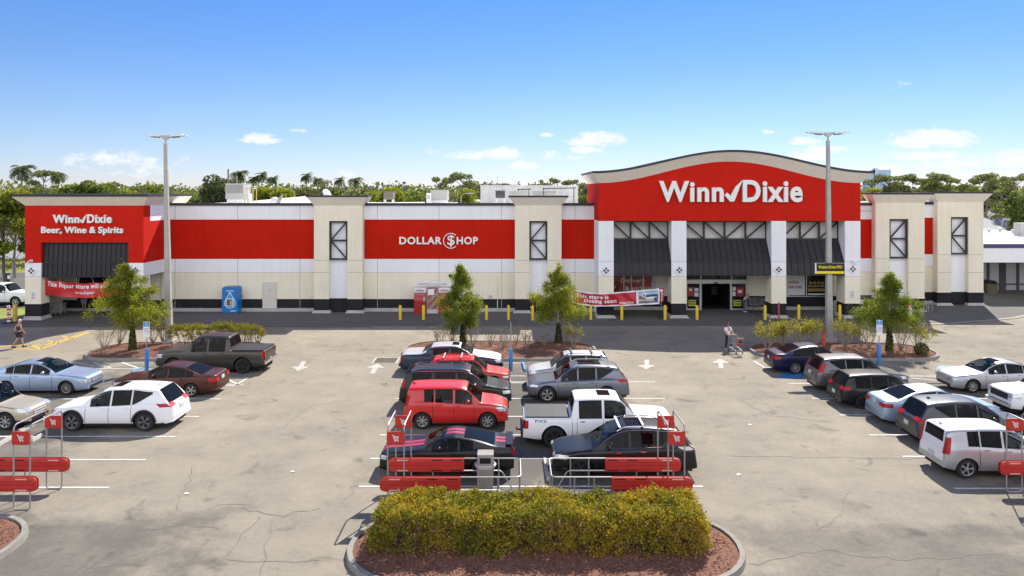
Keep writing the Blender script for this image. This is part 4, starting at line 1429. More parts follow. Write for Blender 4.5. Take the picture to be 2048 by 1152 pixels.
    for xs_, k_ in rowsx:
        for yy in ((-.36, .36) if k_ == 2 else (-.42, 0, .42)):
            yy *= W / 1.85
            s_ = MB()
            rt_ = Matrix.Rotation(R(-14), 3, 'Y')
            s_.rbox((0, 0, 0), (.50, .46 if k_ == 2 else .38, .14), .05, axis=1)
            s_.v = [(v[0] + b.X(xs_ - .25), v[1] + yy, v[2] + hb - .62) for v in s_.v]
            q_ = MB().rbox((0, 0, .0), (.12, .44 if k_ == 2 else .37, .62), .05, axis=1).rbox((.0, 0, .40), (.09, .24, .17), .04, axis=1)
            q_.v = [tuple(rt_ @ Vector(v) + Vector((b.X(xs_), yy, hb - .32))) for v in q_.v]
            s_.add(q_.v, q_.f)
            s_.build("seat", sm, root, smooth=True, angle=50)
    sw_ = MB()
    ax_ = Vector((b.X(x0c + .78), .36, zb0 + .02))
    ring = [ax_ + Vector((-.06 * math.sin(a) , .18 * math.cos(a), .17 * math.sin(a))) for a in np.linspace(0, 2 * math.pi, 14)[:-1]]
    sw_.tube(ring, .015, n=5, closed=True)
    sw_.build("steering_wheel", M_LINER, root)
    # wheels
    for nm, c in (("front", b.axf), ("rear", b.axr)):
        for sg in (-1, 1):
            ty, ri = wheel_meshes(b.wr, d.get('ww', .22), d.get('wstyle', '5'))
            y = sg * (W / 2 - d.get('ww', .22) / 2 - .035)
            wh = bpy.data.objects.new("wheel", ty)
            COL.objects.link(wh)
            wh.parent = root
            wh.location = (b.X(c), y, b.wr)
            wh.rotation_euler = (0, random.uniform(0, 6), 0 if sg < 0 else math.pi)
            rm = bpy.data.objects.new("rim", ri)
            COL.objects.link(rm)
            rm.parent = wh
            if d.get('rim') is not None:
                rm.material_slots[0].link = 'OBJECT'
                rm.material_slots[0].material = d['rim']
    # arch trims
    if d.get('trim'):
        for c in (b.axf, b.axr):
            for sg in (-1, 1):
                t = MB()
                Ra = b.wr * d.get('arch', 1.17)
                rows = []
                for k in range(17):
                    a = math.pi * k / 16
                    row = []
                    for q in (-.01, .055):
                        x, z = c - (Ra + q) * math.cos(a), b.wr + (Ra + q) * math.sin(a)
                        row.append((b.X(x), sg * (b.side(x, min(z, b.belt(x))) + .012), z))
                    rows.append(row)
                t.grid(rows).build("arch_trim", M_CLAD, root)
    gp = .006
    # side windows
    for wi, (x0, x1) in enumerate(d['win']):
        for sg in (-1, 1):
            w = MB()
            rows = []
            for x in np.linspace(x0, x1, 14):
                zs, zt = b.belt(x), b.top(x)
                h = zt - zs
                z0, z1 = zs - .004, zs + h * .865
                if d.get('qt') and wi == len(d['win']) - 1:
                    tq = (x - x0) / (x1 - x0)
                    z0 += (z1 - z0) * .8 * tq ** 1.3
                    z1 -= (z1 - z0) * .25 * tq ** 2
                if z1 - z0 < .015:
                    z1 = z0 + .015
                rows.append([(b.X(x), sg * (b.gh(x, z) + gp - .012 * (z - zs)), z) for z in np.linspace(z0, z1, 5)])
            w.grid(rows)
            w.build("window", (M_GCLR if wi == 0 else d.get('tint', M_GTNT)) if (x0, x1) in cut else M_GLS, root, smooth=True)
    # chrome / black line around the glass
    if d.get('wtrim'):
        x0, x1 = d['win'][0][0] - .05, d['win'][-1][1] + .06
        for sg in (-1, 1):
            t = MB()
            pts_lo = [(b.X(x), sg * (b.gh(x, b.belt(x) + .02) + .008), b.belt(x) + .018) for x in np.linspace(x0, x1, 24)]
            pts_hi = []
            for x in np.linspace(x0, x1, 24):
                zs, h = b.belt(x), b.top(x) - b.belt(x)
                z = max(zs + .02, zs + h * .87)
                pts_hi.append((b.X(x), sg * (b.gh(x, z) + .004 - .012 * (z - zs)), z))
            t.tube(pts_lo, .012, n=5)
            t.tube(pts_hi, .012, n=5)
            t.build("window_trim", d['wtrim'], root, smooth=True)
    # windscreen / rear window
    for nm, key, fr in (("windscreen", 'ws', .955), ("rear_window", 'rw', d.get('rwf', .86))):
        if key not in d: continue
        x0, x1 = d[key]
        rows = []
        for x in np.linspace(x0, x1, 12):
            e = b.sect(x)[-5][0] * fr
            sl = (b.top(x + .01) - b.top(x - .01)) / .02
            nn = math.hypot(1, sl)
            rows.append([(b.X(x) + (sl / nn) * gp, y, b.topz(x, y) + gp / nn + .002) for y in np.linspace(-e, e, 11)])
        MB().grid(rows).build(nm, M_GSCR if key == 'ws' else d.get('glass', M_GLS), root, smooth=True)
    # light clusters wrap the corners
    def cluster(nm, front, zr, yr, xl, m, par=root):
        for sg in (-1, 1):
            c = MB()
            zz = np.linspace(zr[0], zr[1], 5)
            fx = b.xfront if front else b.xrear
            so = -1 if front else 1
            rows = [[(b.X(fx(z) + so * .012), sg * y, z) for z in zz] for y in np.linspace(yr[0], yr[1], 5)]
            c.grid(rows)
            if xl:
                rows = []
                for t in np.linspace(0, 1, 8):
                    row = []
                    for z in zz:
                        xe = fx(z)
                        x = xe + (xl * t if front else -xl * t)
                        zq = min(z, b.top(x) - .02)
                        row.append((b.X(x) - so * .008 * (1 - t), sg * (b.skin(x, zq) + .010), zq))
                    rows.append(row)
                c.grid(rows)
            c.build(nm, m, par, smooth=True)
    if 'hl' in d:
        cluster("headlight", True, *d['hl'], d.get('hlm', M_HEAD))
    if 'tl' in d:
        cluster("tail_light", False, *d['tl'], d.get('tlm', M_TAIL))
    def face(nm, front, zr, y0, y1, m, off=.014):
        fx = b.xfront if front else b.xrear
        so = -1 if front else 1
        rows = [[(b.X(fx(z) + so * off), y, z) for z in np.linspace(zr[0], zr[1], 5)] for y in np.linspace(y0, y1, 3)]
        return MB().grid(rows).build(nm, m, root)
    if 'gr' in d:
        zr, yw = d['gr']
        g = face("grille", True, zr, -yw, yw, d.get('grm', M_BLKPL), .012)
        if d.get('grc'):
            fr = MB()
            for z in (zr[0], (zr[0] + zr[1]) / 2, zr[1]):
                fr.box(b.X(b.xfront(z) - .01), b.X(b.xfront(z) - .03), -yw, yw, z - .012, z + .012)
            fr.build("grille_bar", M_CHR, g)
    if 'lip' in d:
        zr, yw = d['lip']
        face("lower_grille", True, zr, -yw, yw, M_BLKPL, .012)
    if 'bump' in d:
        for front in (True, False):
            zr = d['bump']
            yw = W / 2 * .8
            fx = (b.xfront(zr[0]) - .07, b.xfront(zr[0]) + .02) if front else (b.xrear(zr[0]) - .02, b.xrear(zr[0]) + .09)
            MB().rbox(((b.X(fx[0]) + b.X(fx[1])) / 2, 0, (zr[0] + zr[1]) / 2), (abs(fx[1] - fx[0]), W * .93, zr[1] - zr[0]), .03, 0, axis=1).build("bumper", d.get('bumpm', M_CHR), root, smooth=True)
    zp = d.get('plate', .75)
    pf = face("number_plate", False, (zp - .085, zp + .085), -.17, .17, M_PLATE, .018)
    # mirrors, handles
    xm = d['ws'][0] + d.get('mx', .52)
    for sg in (-1, 1):
        z = b.belt(xm) + .10
        y = b.gh(xm, z) + .10
        mm = MB().sphere((b.X(xm), sg * y, z), (.075, .11, .075), n=8)
        mm.box(b.X(xm) - .03, b.X(xm) + .03, *sorted((sg * (y - .14), sg * (y - .06))), z - .06, z - .02)
        mm.build("mirror", d.get('mirror', d['paint']), root, smooth=True)
    for xh in d.get('handles', ()):
        for sg in (-1, 1):
            z = b.belt(xh) - .10
            y = b.side(xh, z)
            MB().box(b.X(xh) - .09, b.X(xh) + .09, *sorted((sg * (y - .005), sg * (y + .03))), z - .016, z + .016).build("handle", d.get('hm', d['paint']), root)
    # roof details
    if 'sun' in d:
        x0, x1, yw = d['sun']
        rows = [[(b.X(x), y, b.topz(x, y) + .006) for y in np.linspace(-yw, yw, 5)] for x in np.linspace(x0, x1, 5)]
        MB().grid(rows).build("sunroof", M_GLS, root, smooth=True)
    if 'rails' in d:
        x0, x1 = d['rails']
        for sg in (-1, 1):
            pts = []
            for t in np.linspace(0, 1, 9):
                x = x0 + (x1 - x0) * t
                y = b.sect(x)[-4][0] - .01
                pts.append((b.X(x), sg * y, b.topz(x, y) + (.055 if 0 < t < 1 else .0)))
            MB().tube(pts, .018, n=6).build("roof_rail", d.get('railm', M_BLKPL), root, smooth=True)
        for x in d.get('bars', ()):
            y = b.sect(x)[-4][0]
            z = b.topz(x, 0)
            MB().box(b.X(x) - .035, b.X(x) + .035, -y, y, z + .05, z + .08).build("roof_bar", d.get('barm', M_ALU), root)
    if d.get('fin'):
        x = d['fin']
        z = b.topz(x, 0)
        MB().extr([(b.X(x) + .09, z - .01), (b.X(x) - .09, z - .01), (b.X(x) - .08, z + .07), (b.X(x) - .04, z + .07)], -.02, .02).build("antenna", d['paint'], root)
    return b

def prof_sedan(cowl=.295, ws=.455, roof0=.50, roof1=.60, rs=.70, deck=.875, hood=.66, deckh=.72, nose=.47):
    return [(0, nose - .07), (.004, nose), (.014, nose + .045), (.05, nose + .09), (.13, hood - .065), (cowl - .03, hood - .01), (cowl, hood + .015), ((cowl + ws) / 2, (hood + .95) / 2 + .035), (ws, .955), (roof0, .995), ((roof0 + roof1) / 2, 1.0), (roof1, .99), (rs, .945), ((rs + deck) / 2, (deckh + .945) / 2 + .015), (deck, deckh + .015), (.965, deckh - .01), (.988, deckh - .05), (.996, deckh - .16), (1, .42)]
BELT_S = [(0, .36), (.01, .46), (.06, .53), (.26, .625), (.5, .645), (.8, .675), (.95, .655), (.99, .58), (1, .40)]
def prof_suv(cowl=.262, ws=.415, roof0=.48, roof1=.80, tail0=.90, tail1=.965, hood=.585, th=.56, nose=.42):
    return [(0, nose - .09), (.004, nose), (.012, nose + .04), (.04, nose + .08), (.13, hood - .04), (cowl - .03, hood), (cowl, hood + .02), ((cowl + ws) / 2, (hood + .95) / 2 + .03), (ws, .95), (roof0, .992), ((roof0 + roof1) / 2, 1.0), (roof1, .985), (tail0, .945), ((tail0 + tail1) / 2, .79), (tail1, .62), (.985, th), (.995, th - .06), (1, .36)]
BELT_V = [(0, .32), (.01, .42), (.05, .47), (.24, .57), (.5, .60), (.8, .635), (.93, .63), (.98, .56), (1, .34)]

def sedan(p, L=4.85, W=1.83, H=1.46, **k):
    d = dict(L=L, W=W, H=H, top=prof_sedan(), belt=BELT_S, axf=.19 * L, axr=.19 * L + .573 * L, wr=.325, paint=p,
             win=[(.355 * L, .53 * L), (.545 * L, .70 * L), (.708 * L, .775 * L)], ws=(.302 * L, .46 * L), rw=(.695 * L, .86 * L),
             hl=((.55, .68), (.50, .72), .36), tl=((.80, .96), (.45, .78), .28), gr=((.48, .62), .42), lip=((.26, .38), .55), plate=.78,
             seams=(.325 * L, .535 * L, .72 * L), handles=(.50 * L, .665 * L))
    d.update(k)
    return d
def suv(p, L=4.7, W=1.88, H=1.66, **k):
    d = dict(L=L, W=W, H=H, top=prof_suv(), belt=BELT_V, axf=.19 * L, axr=.19 * L + .585 * L, wr=.36, paint=p, sill=.26, tum=.32,
             win=[(.325 * L, .485 * L), (.50 * L, .665 * L), (.68 * L, .84 * L)], ws=(.27 * L, .42 * L), rw=(.885 * L, .96 * L),
             hl=((.66, .80), (.50, .74), .38), tl=((.92, 1.14), (.50, .76), .26), gr=((.55, .74), .42), lip=((.32, .44), .55), plate=.86, clad=.36,
             seams=(.30 * L, .487 * L, .67 * L), handles=(.455 * L, .625 * L), rr=(.5, .13))
    d.update(k)
    return d
def pickup(p, L=5.87, W=2.0, H=1.93, bed=.60, cabend=.665, **k):
    top = [(0, .42), (.004, .50), (.012, .565), (.04, .59), (.14, .615), (.235, .63), (.26, .645), (.31, .81), (.355, .955), (.40, .993), (.50, 1.0), (cabend - .03, .985), (cabend - .006, .955), (cabend + .006, .80), (cabend + .018, bed + .02), (cabend + .022, bed + .012), (.985, bed + .010), (.996, bed - .01), (1, .34)]
    belt = [(0, .38), (.01, .50), (.05, .565), (.24, .60), (.5, .605), (cabend + .02, .60), (.98, bed), (1, .32)]
    d = dict(L=L, W=W, H=H, top=top, belt=belt, axf=.165 * L, axr=.165 * L + .63 * L, wr=.40, ww=.27, paint=p, sill=.36, tum=.26, arch=1.2,
             win=[(.325 * L, .465 * L), (.482 * L, .632 * L)], ws=(.265 * L, .36 * L), rw=((cabend - .004) * L, (cabend + .012) * L),
             hl=((.84, 1.04), (.58, .82), .34), tl=((.72, 1.08), (.80, .93), .20), gr=((.72, 1.02), .56), lip=((.45, .58), .6), plate=.62,
             seams=(.315 * L, .473 * L, .645 * L, (cabend + .012) * L), handles=(.445 * L, .61 * L), fr=(.5, .12), rr=(.2, .04), mx=.42, seat=M_SEAT)
    d.update(k)
    return d

def park(name, label, cat, d, fit, face, group=None, yaw=0.):
    """fit = ('w', px front wheel, px rear wheel, py) | ('e', px left, px right, py) | ('f'/'r', px wheel, py, scale): near-side contact points"""
    L, W = d['L'], d['W']
    sg = 1 if face == 'R' else -1
    Y = gy(fit[3] if fit[0] in 'we' else fit[2])
    if fit[0] == 'w':
        xf, xr = gx(fit[1], Y), gx(fit[2], Y)
        sc = abs(xf - xr) / (d['axr'] - d['axf'])
        sc = min(max(sc, .94), 1.05)
        xc = (xf + xr) / 2 + sg * ((d['axf'] + d['axr']) / 2 - L / 2) * sc
    elif fit[0] == 'e':
        a, b_ = gx(fit[1], Y), gx(fit[2], Y)
        sc = min(max((b_ - a) / L, .92), 1.06)
        xc = (a + b_) / 2
    else:
        sc = fit[3]
        ax = d['axf'] if fit[0] == 'f' else d['axr']
        xc = gx(fit[1], Y) - sg * (L / 2 - ax) * sc
    root = thing(name, label, cat, (xc, Y + W * sc / 2, 0), (0 if face == 'R' else math.pi) + R(yaw), group or "cars parked in front of the store", sc)
    root['fit'] = sc
    b = make_car(d, root)
    return root, b

P_LBLUE = paint("ice_blue_paint", (.32, .42, .56), .45)
P_BEIGE = paint("champagne_paint", (.50, .44, .31), .4)
P_WHITE = paint("white_paint", (.80, .80, .80))
P_BROWN = paint("maroon_brown_paint", (.085, .026, .020), .35)
P_GRANITE = paint("granite_paint", (.072, .066, .055), .5)
P_SILVERT = paint("silver_white_paint", (.66, .67, .68), .4)
P_NAVYB = paint("midnight_paint", (.030, .042, .062), .4)
P_RED = paint("bright_red_paint", (.56, .014, .012))
P_BLACK = paint("black_paint", (.008, .008, .009))
P_DGREEN = paint("charcoal_paint", (.022, .024, .023), .3)
P_GREY = paint("steel_grey_paint", (.14, .155, .18), .55)
P_PEWT = paint("pewter_paint", (.30, .31, .33), .5)
P_NAVY = paint("navy_paint", (.008, .011, .045), .35)
P_MGREY = paint("warm_grey_paint", (.115, .112, .115), .5)
P_GMET = paint("gunmetal_paint", (.075, .08, .085), .5)
P_SILV = paint("silver_paint", (.40, .41, .43), .5)

# ---- left group
park("sedan", "ice blue sedan with a dark sunroof, behind the champagne one at the left edge", "car",
     sedan(P_LBLUE, 4.87, 1.84, 1.48, tint=M_GCLR, sun=(2.15, 2.65, .42), hlm=M_HEAD, gr=((.54, .68), .36), grc=True, grm=M_ALU, wstyle='10', wtrim=M_CHR), ('w', 131, 11, 791), 'R')
park("suv", "champagne beige suv with its nose showing at the left edge", "car",
     suv(P_BEIGE, 4.7, 1.83, 1.68, hl=((.70, .86), (.48, .74), .34), grc=True, grm=M_GREYM, wstyle='small'), ('f', 8, 862, 1.0), 'R')
park("suv", "white crossover suv with dark twin-spoke wheels and a black slit of sunroof", "car",
     suv(P_WHITE, 4.85, 1.90, 1.66, top=prof_suv(.262, .43, .50, .74, .87, .965, .60, .58, .45), sun=(2.2, 2.65, .42), rim=M_RIMD, wstyle='y', wr=.375, trim=True, mirror=M_BLKPL, tl=((.95, 1.08), (.40, .78), .42), fin=3.9,
         win=[(1.62, 2.38), (2.46, 3.2), (3.27, 4.02)], rw=(4.22, 4.66), clad=.33, qt=True), ('w', 142, 287, 864), 'L')
park("sedan", "maroon brown sedan parked between the white suv and the dark pickup", "car",
     sedan(P_BROWN, 5.0, 1.85, 1.42, top=prof_sedan(.27, .43, .49, .57, .68, .85, .64, .72), rim=M_RIMS, wstyle='5', tl=((.72, .90), (.50, .80), .34), plate=.80), ('r', 381, 795, 1.0), 'L')
rt, bb = park("pickup_truck", "dark granite pickup truck with a black bed cover and black wheels", "pickup",
     pickup(P_GRANITE, 5.82, 2.02, 1.96, rim=M_RIMB, wstyle='5', tl=((.86, 1.16), (.82, .95), .14), bump=(.5, .68), wr=.41), ('r', 484, 748, 1.0), 'L')
def bed_cover(root, b, m, x0=.695, x1=.985):
    z = b.top(b.L * .8) + .008
    w = b.hw(b.L * .8) * .88
    c = MB().rbox(((b.X(b.L * x0) + b.X(b.L * x1)) / 2, 0, z + .02), (b.L * (x1 - x0), 2 * w, .05), .015, 0, axis=0)
    for f in (.36, .70):
        x = b.X(b.L * (x0 + (x1 - x0) * f))
        c.box(x - .015, x + .015, -w, w, z + .045, z + .052, 0)
    c.build("bed_cover", m, root)
M_COVER = mat("bed_cover_vinyl", (.022, .023, .025), .55, var=.1)
bed_cover(rt, bb, M_COVER)
park("pickup_truck", "white pickup truck on the side street at the far left edge", "pickup",
     pickup(P_WHITE, 5.8, 2.0, 1.9, rim=M_RIMS, wstyle='5'), ('f', 30, 613, 1.0), 'R', group="vehicles on the side street")

# ---- middle double row
park("sedan", "long two-tone sedan, white above and midnight blue below, nearest the middle trees", "car",
     sedan(P_NAVYB, 5.47, 1.98, 1.48, top=prof_sedan(.285, .41, .46, .62, .70, .80, .66, .73, .45), two=True, paint2=P_SILVERT, sun=(2.35, 2.72, .4), win=[(1.85, 2.75), (2.88, 3.72)], rw=(3.83, 4.3), wtrim=M_CHR,
           tl=((.66, .98), (.66, .82), .10), hl=((.60, .76), (.5, .75), .3), gr=((.5, .72), .36), grc=True, grm=M_CHR, bump=(.42, .56), bumpm=P_NAVYB, ws=(1.60, 2.24), seams=(1.8, 2.82, 3.75)), ('e', 800, 1004, 749), 'R')
park("wagon", "bright red wagon with roof rails between the two-tone sedan and the minivan", "car",
     suv(P_RED, 4.4, 1.77, 1.56, top=prof_suv(.25, .40, .46, .82, .91, .97, .60, .58, .44), rails=(1.75, 3.75), railm=P_RED, bars=(2.5, 3.4), barm=M_ALU, clad=.0, hl=((.60, .72), (.5, .7), .34)), ('e', 846, 1020, 782), 'R')
park("minivan", "black minivan with a long grey roof behind the boxy red hatchback", "car",
     suv(P_DGREEN, 5.15, 1.95, 1.75, top=prof_suv(.215, .37, .43, .86, .935, .975, .58, .55, .43), rails=(2.0, 4.6), railm=M_CHR, wtrim=M_CHR, clad=0, tl=((.95, 1.30), (.70, .85), .14), gr=((.58, .80), .42), grc=True, grm=M_CHR,
         win=[(1.55, 2.45), (2.58, 3.5), (3.66, 4.55)], ws=(1.14, 1.9), mirror=M_CHR, seams=(1.5, 2.52, 3.6), wr=.34, tum=.26), ('e', 797, 1023, 818), 'R')
def boxy(p, **k):
    d = suv(p, 4.12, 1.79, 1.64, top=[(0, .33), (.004, .42), (.014, .47), (.05, .54), (.12, .585), (.22, .615), (.255, .635), (.325, .80), (.395, .945), (.46, .99), (.6, 1.0), (.86, .985), (.945, .965), (.960, .93), (.975, .72), (.985, .60), (.994, .52), (1, .34)],
            belt=[(0, .30), (.01, .41), (.05, .50), (.22, .60), (.5, .625), (.8, .665), (.95, .66), (.985, .56), (1, .32)],
            win=[(1.40, 2.08), (2.17, 2.86), (2.92, 3.30)], ws=(1.06, 1.63), rw=(3.945, 4.02), rwf=.78, axf=.80, axr=3.37, wr=.335, clad=0, tum=.22, tl=((.92, 1.32), (.68, .80), .12), hl=((.70, .86), (.48, .72), .34), gr=((.60, .68), .34), lip=((.30, .48), .5), seams=(1.32, 2.12, 2.95), handles=(1.95, 2.70), plate=.62, rr=(.45, .12), fin=3.75, arch=1.15, mx=.5)
    d.update(k)
    return d
park("hatchback", "boxy bright red hatchback with silver wheels in front of the black minivan", "car", boxy(P_RED, wstyle='small', tint=M_GCLR), ('w', 975, 844, 860), 'R')
# black coupe with red stripes
cp_, cb = park("coupe", "black fastback coupe with red racing stripes parked behind the corral on the left", "car",
     sedan(P_BLACK, 4.78, 1.88, 1.38, top=prof_sedan(.33, .475, .53, .58, .68, .875, .70, .76, .52), belt=[(0, .40), (.01, .50), (.06, .58), (.3, .66), (.5, .665), (.8, .70), (.95, .70), (.99, .6), (1, .42)],
           win=[(1.86, 2.78), (2.86, 3.32)], ws=(1.62, 2.28), rw=(3.0, 4.08), wr=.345, rim=M_RIMB, wstyle='5', tl=((.74, .92), (.35, .74), .05), hl=((.60, .74), (.55, .72), .25), gr=((.46, .70), .5), seams=(1.8, 2.85), handles=(2.62,), axf=.90, axr=3.62, plate=.6, two_seat=1), ('e', 757, 1028, 956), 'L')
M_STRIPE = paint("red_stripe_vinyl", (.42, .016, .028))
for (x0, x1) in ((.06, 1.52), (2.34, 2.98), (4.12, 4.70)):
    rows = []
    stp = MB()
    for y0, y1 in ((-.30, -.05), (.05, .30)):
        stp.grid([[(cb.X(x), y, cb.topz(x, y) + .006) for y in np.linspace(y0, y1, 3)] for x in np.linspace(x0, x1, 14)])
    stp.build("racing_stripe", M_STRIPE, cp_, smooth=True)
tlb = MB()
for sg in (-1, 1):
    for k in range(3):
        y = sg * (.42 + k * .12)
        tlb.box(cb.X(cb.xrear(.82)) - .035, cb.X(cb.xrear(.82)) - .01, y - .04, y + .04, .75, .90)
tlb.build("tail_light", M_TAIL, cp_)
MB().box(cb.X(4.74), cb.X(4.50), -.72, .72, cb.top(4.6) + .04, cb.top(4.6) + .08).box(cb.X(4.66), cb.X(4.58), -.6, -.54, cb.top(4.6) - .02, cb.top(4.6) + .04).box(cb.X(4.66), cb.X(4.58), .54, .6, cb.top(4.6) - .02, cb.top(4.6) + .04).build("spoiler", P_BLACK, cp_)

park("suv", "pewter silver suv with two roof bars nearest the second middle tree", "car",
     suv(P_PEWT, 4.5, 1.82, 1.72, rails=(1.9, 3.9), bars=(2.3, 3.35), barm=M_BLKPL, two=True, paint2=P_SILVERT, hl=((.72, .86), (.5, .72), .34)), ('e', 1056, 1230, 777), 'L')
park("suv", "steel grey crossover with a glass roof panel behind the white pickup", "car",
     suv(P_GREY, 4.69, 1.9, 1.66, top=prof_suv(.27, .44, .51, .76, .88, .965, .60, .58, .44), sun=(2.35, 3.4, .5), rails=(2.1, 3.8), railm=M_ALU, wtrim=M_CHR, grc=True, tl=((.94, 1.08), (.42, .76), .40), hl=((.70, .80), (.45, .76), .42), wr=.37, wstyle='y', rw=(4.16, 4.52), qt=True), ('e', 1056, 1260, 806), 'L')
rt, bb = park("pickup_truck", "white pickup truck with a dark bed cover and a roof window, nose to the right", "pickup",
     pickup(P_WHITE, 5.89, 2.0, 1.93, rim=M_RIMB, wstyle='5', tl=((.80, 1.10), (.82, .95), .20), wr=.42, sun=(2.45, 2.95, .4), mirror=M_CHR, bump=(.46, .64), bumpm=M_BLKPL, hm=M_CHR), ('e', 1046, 1352, 899), 'R')
bed_cover(rt, bb, M_COVER)
fx = MB()
def onside(q):
    # lettering on the near flank of the bed
    x, y, z = q
    return (x, -bb.side(bb.L / 2 - x, z) - .006, z)
text_into(fx, "FX2", bb.X(5.42), bb.X(4.98), 1.03, 1.12, 0, bold=.02, fn=onside)
fx.build("lettering", mat("dark_decal", (.05, .03, .04), .4), rt)
MB().box(bb.X(5.89) - .26, bb.X(5.89), -.03, .03, .44, .49).sphere((bb.X(5.89) - .25, 0, .53), .035, n=6).build("tow_hitch", M_BLKPL, rt)
park("suv", "glossy black crossover with silver roof bars behind the corral on the right of the hedge", "car",
     suv(P_BLACK, 4.89, 1.92, 1.68, top=prof_suv(.275, .465, .53, .73, .87, .965, .585, .60, .42), rails=(2.2, 3.8), railm=M_CHR, bars=(2.3, 3.1), barm=M_WPLAIN, wtrim=M_CHR, rim=M_RIMB, wstyle='5', wr=.375, sun=(2.55, 3.2, .45), win=[(1.78, 2.58), (2.66, 3.4), (3.47, 4.15)], ws=(1.38, 2.3), hl=((.66, .80), (.42, .74), .46), tl=((.98, 1.10), (.45, .76), .42), tlm=M_TAILC, gr=((.5, .72), .4), hm=M_CHR, rw=(4.36, 4.7), qt=True), ('e', 1106, 1396, 960), 'L')

# ---- right group
park("sedan", "navy blue sedan nearest the island on the right, tail to the aisle", "car",
     sedan(P_NAVY, 4.85, 1.82, 1.45, wstyle='10', tl=((.78, .93), (.40, .78), .34), plate=.76), ('r', 1592, 749, 1.0), 'R')
park("suv", "warm grey crossover with tall red tail lights, second in the right row", "car",
     suv(P_MGREY, 4.53, 1.82, 1.66, sun=(1.6, 2.0, .4), wtrim=M_CHR, tl=((.98, 1.42), (.66, .78), .20), wstyle='5', clad=.34, qt=True), ('r', 1676, 787, 1.0), 'R')
park("hatchback", "small black hatchback with a dented rear flank, third in the right row", "car",
     suv(P_BLACK, 4.2, 1.78, 1.50, rim=M_RIMB, clad=0, sill=.2, tl=((.84, .98), (.45, .76), .26), wr=.32, plate=.62), ('r', 1727, 819, 1.0), 'R')
park("sedan", "pale blue sedan with a long boot, fourth in the right row", "car",
     sedan(P_LBLUE, 4.93, 1.84, 1.47, tl=((.78, .94), (.42, .78), .36), plate=.90), ('r', 1826, 855, 1.0), 'R')
park("suv", "gunmetal suv with chrome rear bumper corners behind the boxy silver hatchback", "car",
     suv(P_GMET, 4.6, 1.86, 1.66, top=prof_suv(.27, .44, .51, .76, .89, .965, .60, .58, .45), tl=((.92, 1.06), (.40, .76), .34), tlm=M_TAIL, fin=3.7, rw=(4.12, 4.44), trim=True, plate=.72, qt=True), ('r', 1893, 896, 1.0), 'R')
park("hatchback", "boxy silver hatchback with a white roof beside the corral at the right edge", "car",
     boxy(P_SILV, two=True, paint2=P_WHITE, wstyle='5', tl=((.82, 1.36), (.66, .80), .14), tlm=M_TAIL), ('r', 1936, 959, 1.0), 'R')
park("sedan", "silver sedan with a sunroof facing the right row from the right edge", "car",
     sedan(P_SILV, 4.8, 1.79, 1.44, seat=M_SEATL, tint=M_GCLR, sun=(2.1, 2.55, .4), wstyle='small', gr=((.52, .62), .36), grc=True), ('f', 1947, 787, 1.0), 'L')
rt, bb = park("pickup_truck", "white pickup truck nose with a black grille at the right edge", "pickup",
     pickup(P_WHITE, 5.35, 1.87, 1.82, wr=.39, gr=((.72, .98), .58), grm=M_BLKPL, bump=(.42, .56), bumpm=M_ALU), ('f', 2068, 838, 1.0), 'L')
# ------------------------------------------------------------------ foliage
def np_mesh(name, V, F, m, parent=None, loc=None, smooth=False):
    """quads given as arrays"""
    me = bpy.data.meshes.new(name)
    V = np.asarray(V, np.float32)
    F = np.asarray(F, np.int32)
    me.vertices.add(len(V))
    me.vertices.foreach_set('co', V.ravel())
    me.loops.add(F.size)
    me.loops.foreach_set('vertex_index', F.ravel())
    me.polygons.add(len(F))
    me.polygons.foreach_set('loop_start', np.arange(0, F.size, F.shape[1], dtype=np.int32))
    me.polygons.foreach_set('loop_total', np.full(len(F), F.shape[1], np.int32))
    me.materials.append(m)
    me.update(calc_edges=True)
    o = bpy.data.objects.new(name, me)
    COL.objects.link(o)
    if parent is not None:
        o.parent = parent
    return o

def leaves(P, size, aspect=.55, up=.35, rng=RNG):
    """one leaf (rhombus) at every point P (n,3); size scalar or array"""
    n = len(P)
    d = rng.normal(size=(n, 3))
    d[:, 2] += up * 0
    d /= np.linalg.norm(d, axis=1)[:, None]
    q = rng.normal(size=(n, 3))
    q[:, 2] += up
    q -= (q * d).sum(1)[:, None] * d
    q /= np.linalg.norm(q, axis=1)[:, None]
    s = (np.ones(n) * size * rng.uniform(.65, 1.35, n))[:, None]
    a, b_ = d * s * .5, q * s * aspect * .5
    V = np.stack([P - a, P + b_, P + a, P - b_], 1).reshape(-1, 3)
    F = np.arange(4 * n).reshape(n, 4)
    return V, F

def clump_points(centres, radii, n, rng=RNG, shell=.55):
    """points in ellipsoidal clumps, denser towards each clump's skin"""
    centres, radii = np.asarray(centres, float), np.asarray(radii, float)
    if radii.ndim == 1:
        radii = np.repeat(radii[:, None], 3, 1)
    w = radii.prod(1) ** .75
    k = rng.choice(len(centres), n, p=w / w.sum())
    d = rng.normal(size=(n, 3))
    d /= np.linalg.norm(d, axis=1)[:, None]
    r = rng.uniform(0, 1, n) ** (1 / (3 * (1 + shell)))
    return centres[k] + d * r[:, None] * radii[k]

def limb_tubes(mb, base, tips, r0, m=0, bend=.12):
    for t in tips:
        A, B = Vector(base), Vector(t)
        mid = A.lerp(B, .5) + Vector((random.uniform(-1, 1), random.uniform(-1, 1), random.uniform(0, 1))) * (B - A).length * bend
        mb.tube([A, mid, B], [r0, r0 * .65, r0 * .25], m, 6, caps=False)

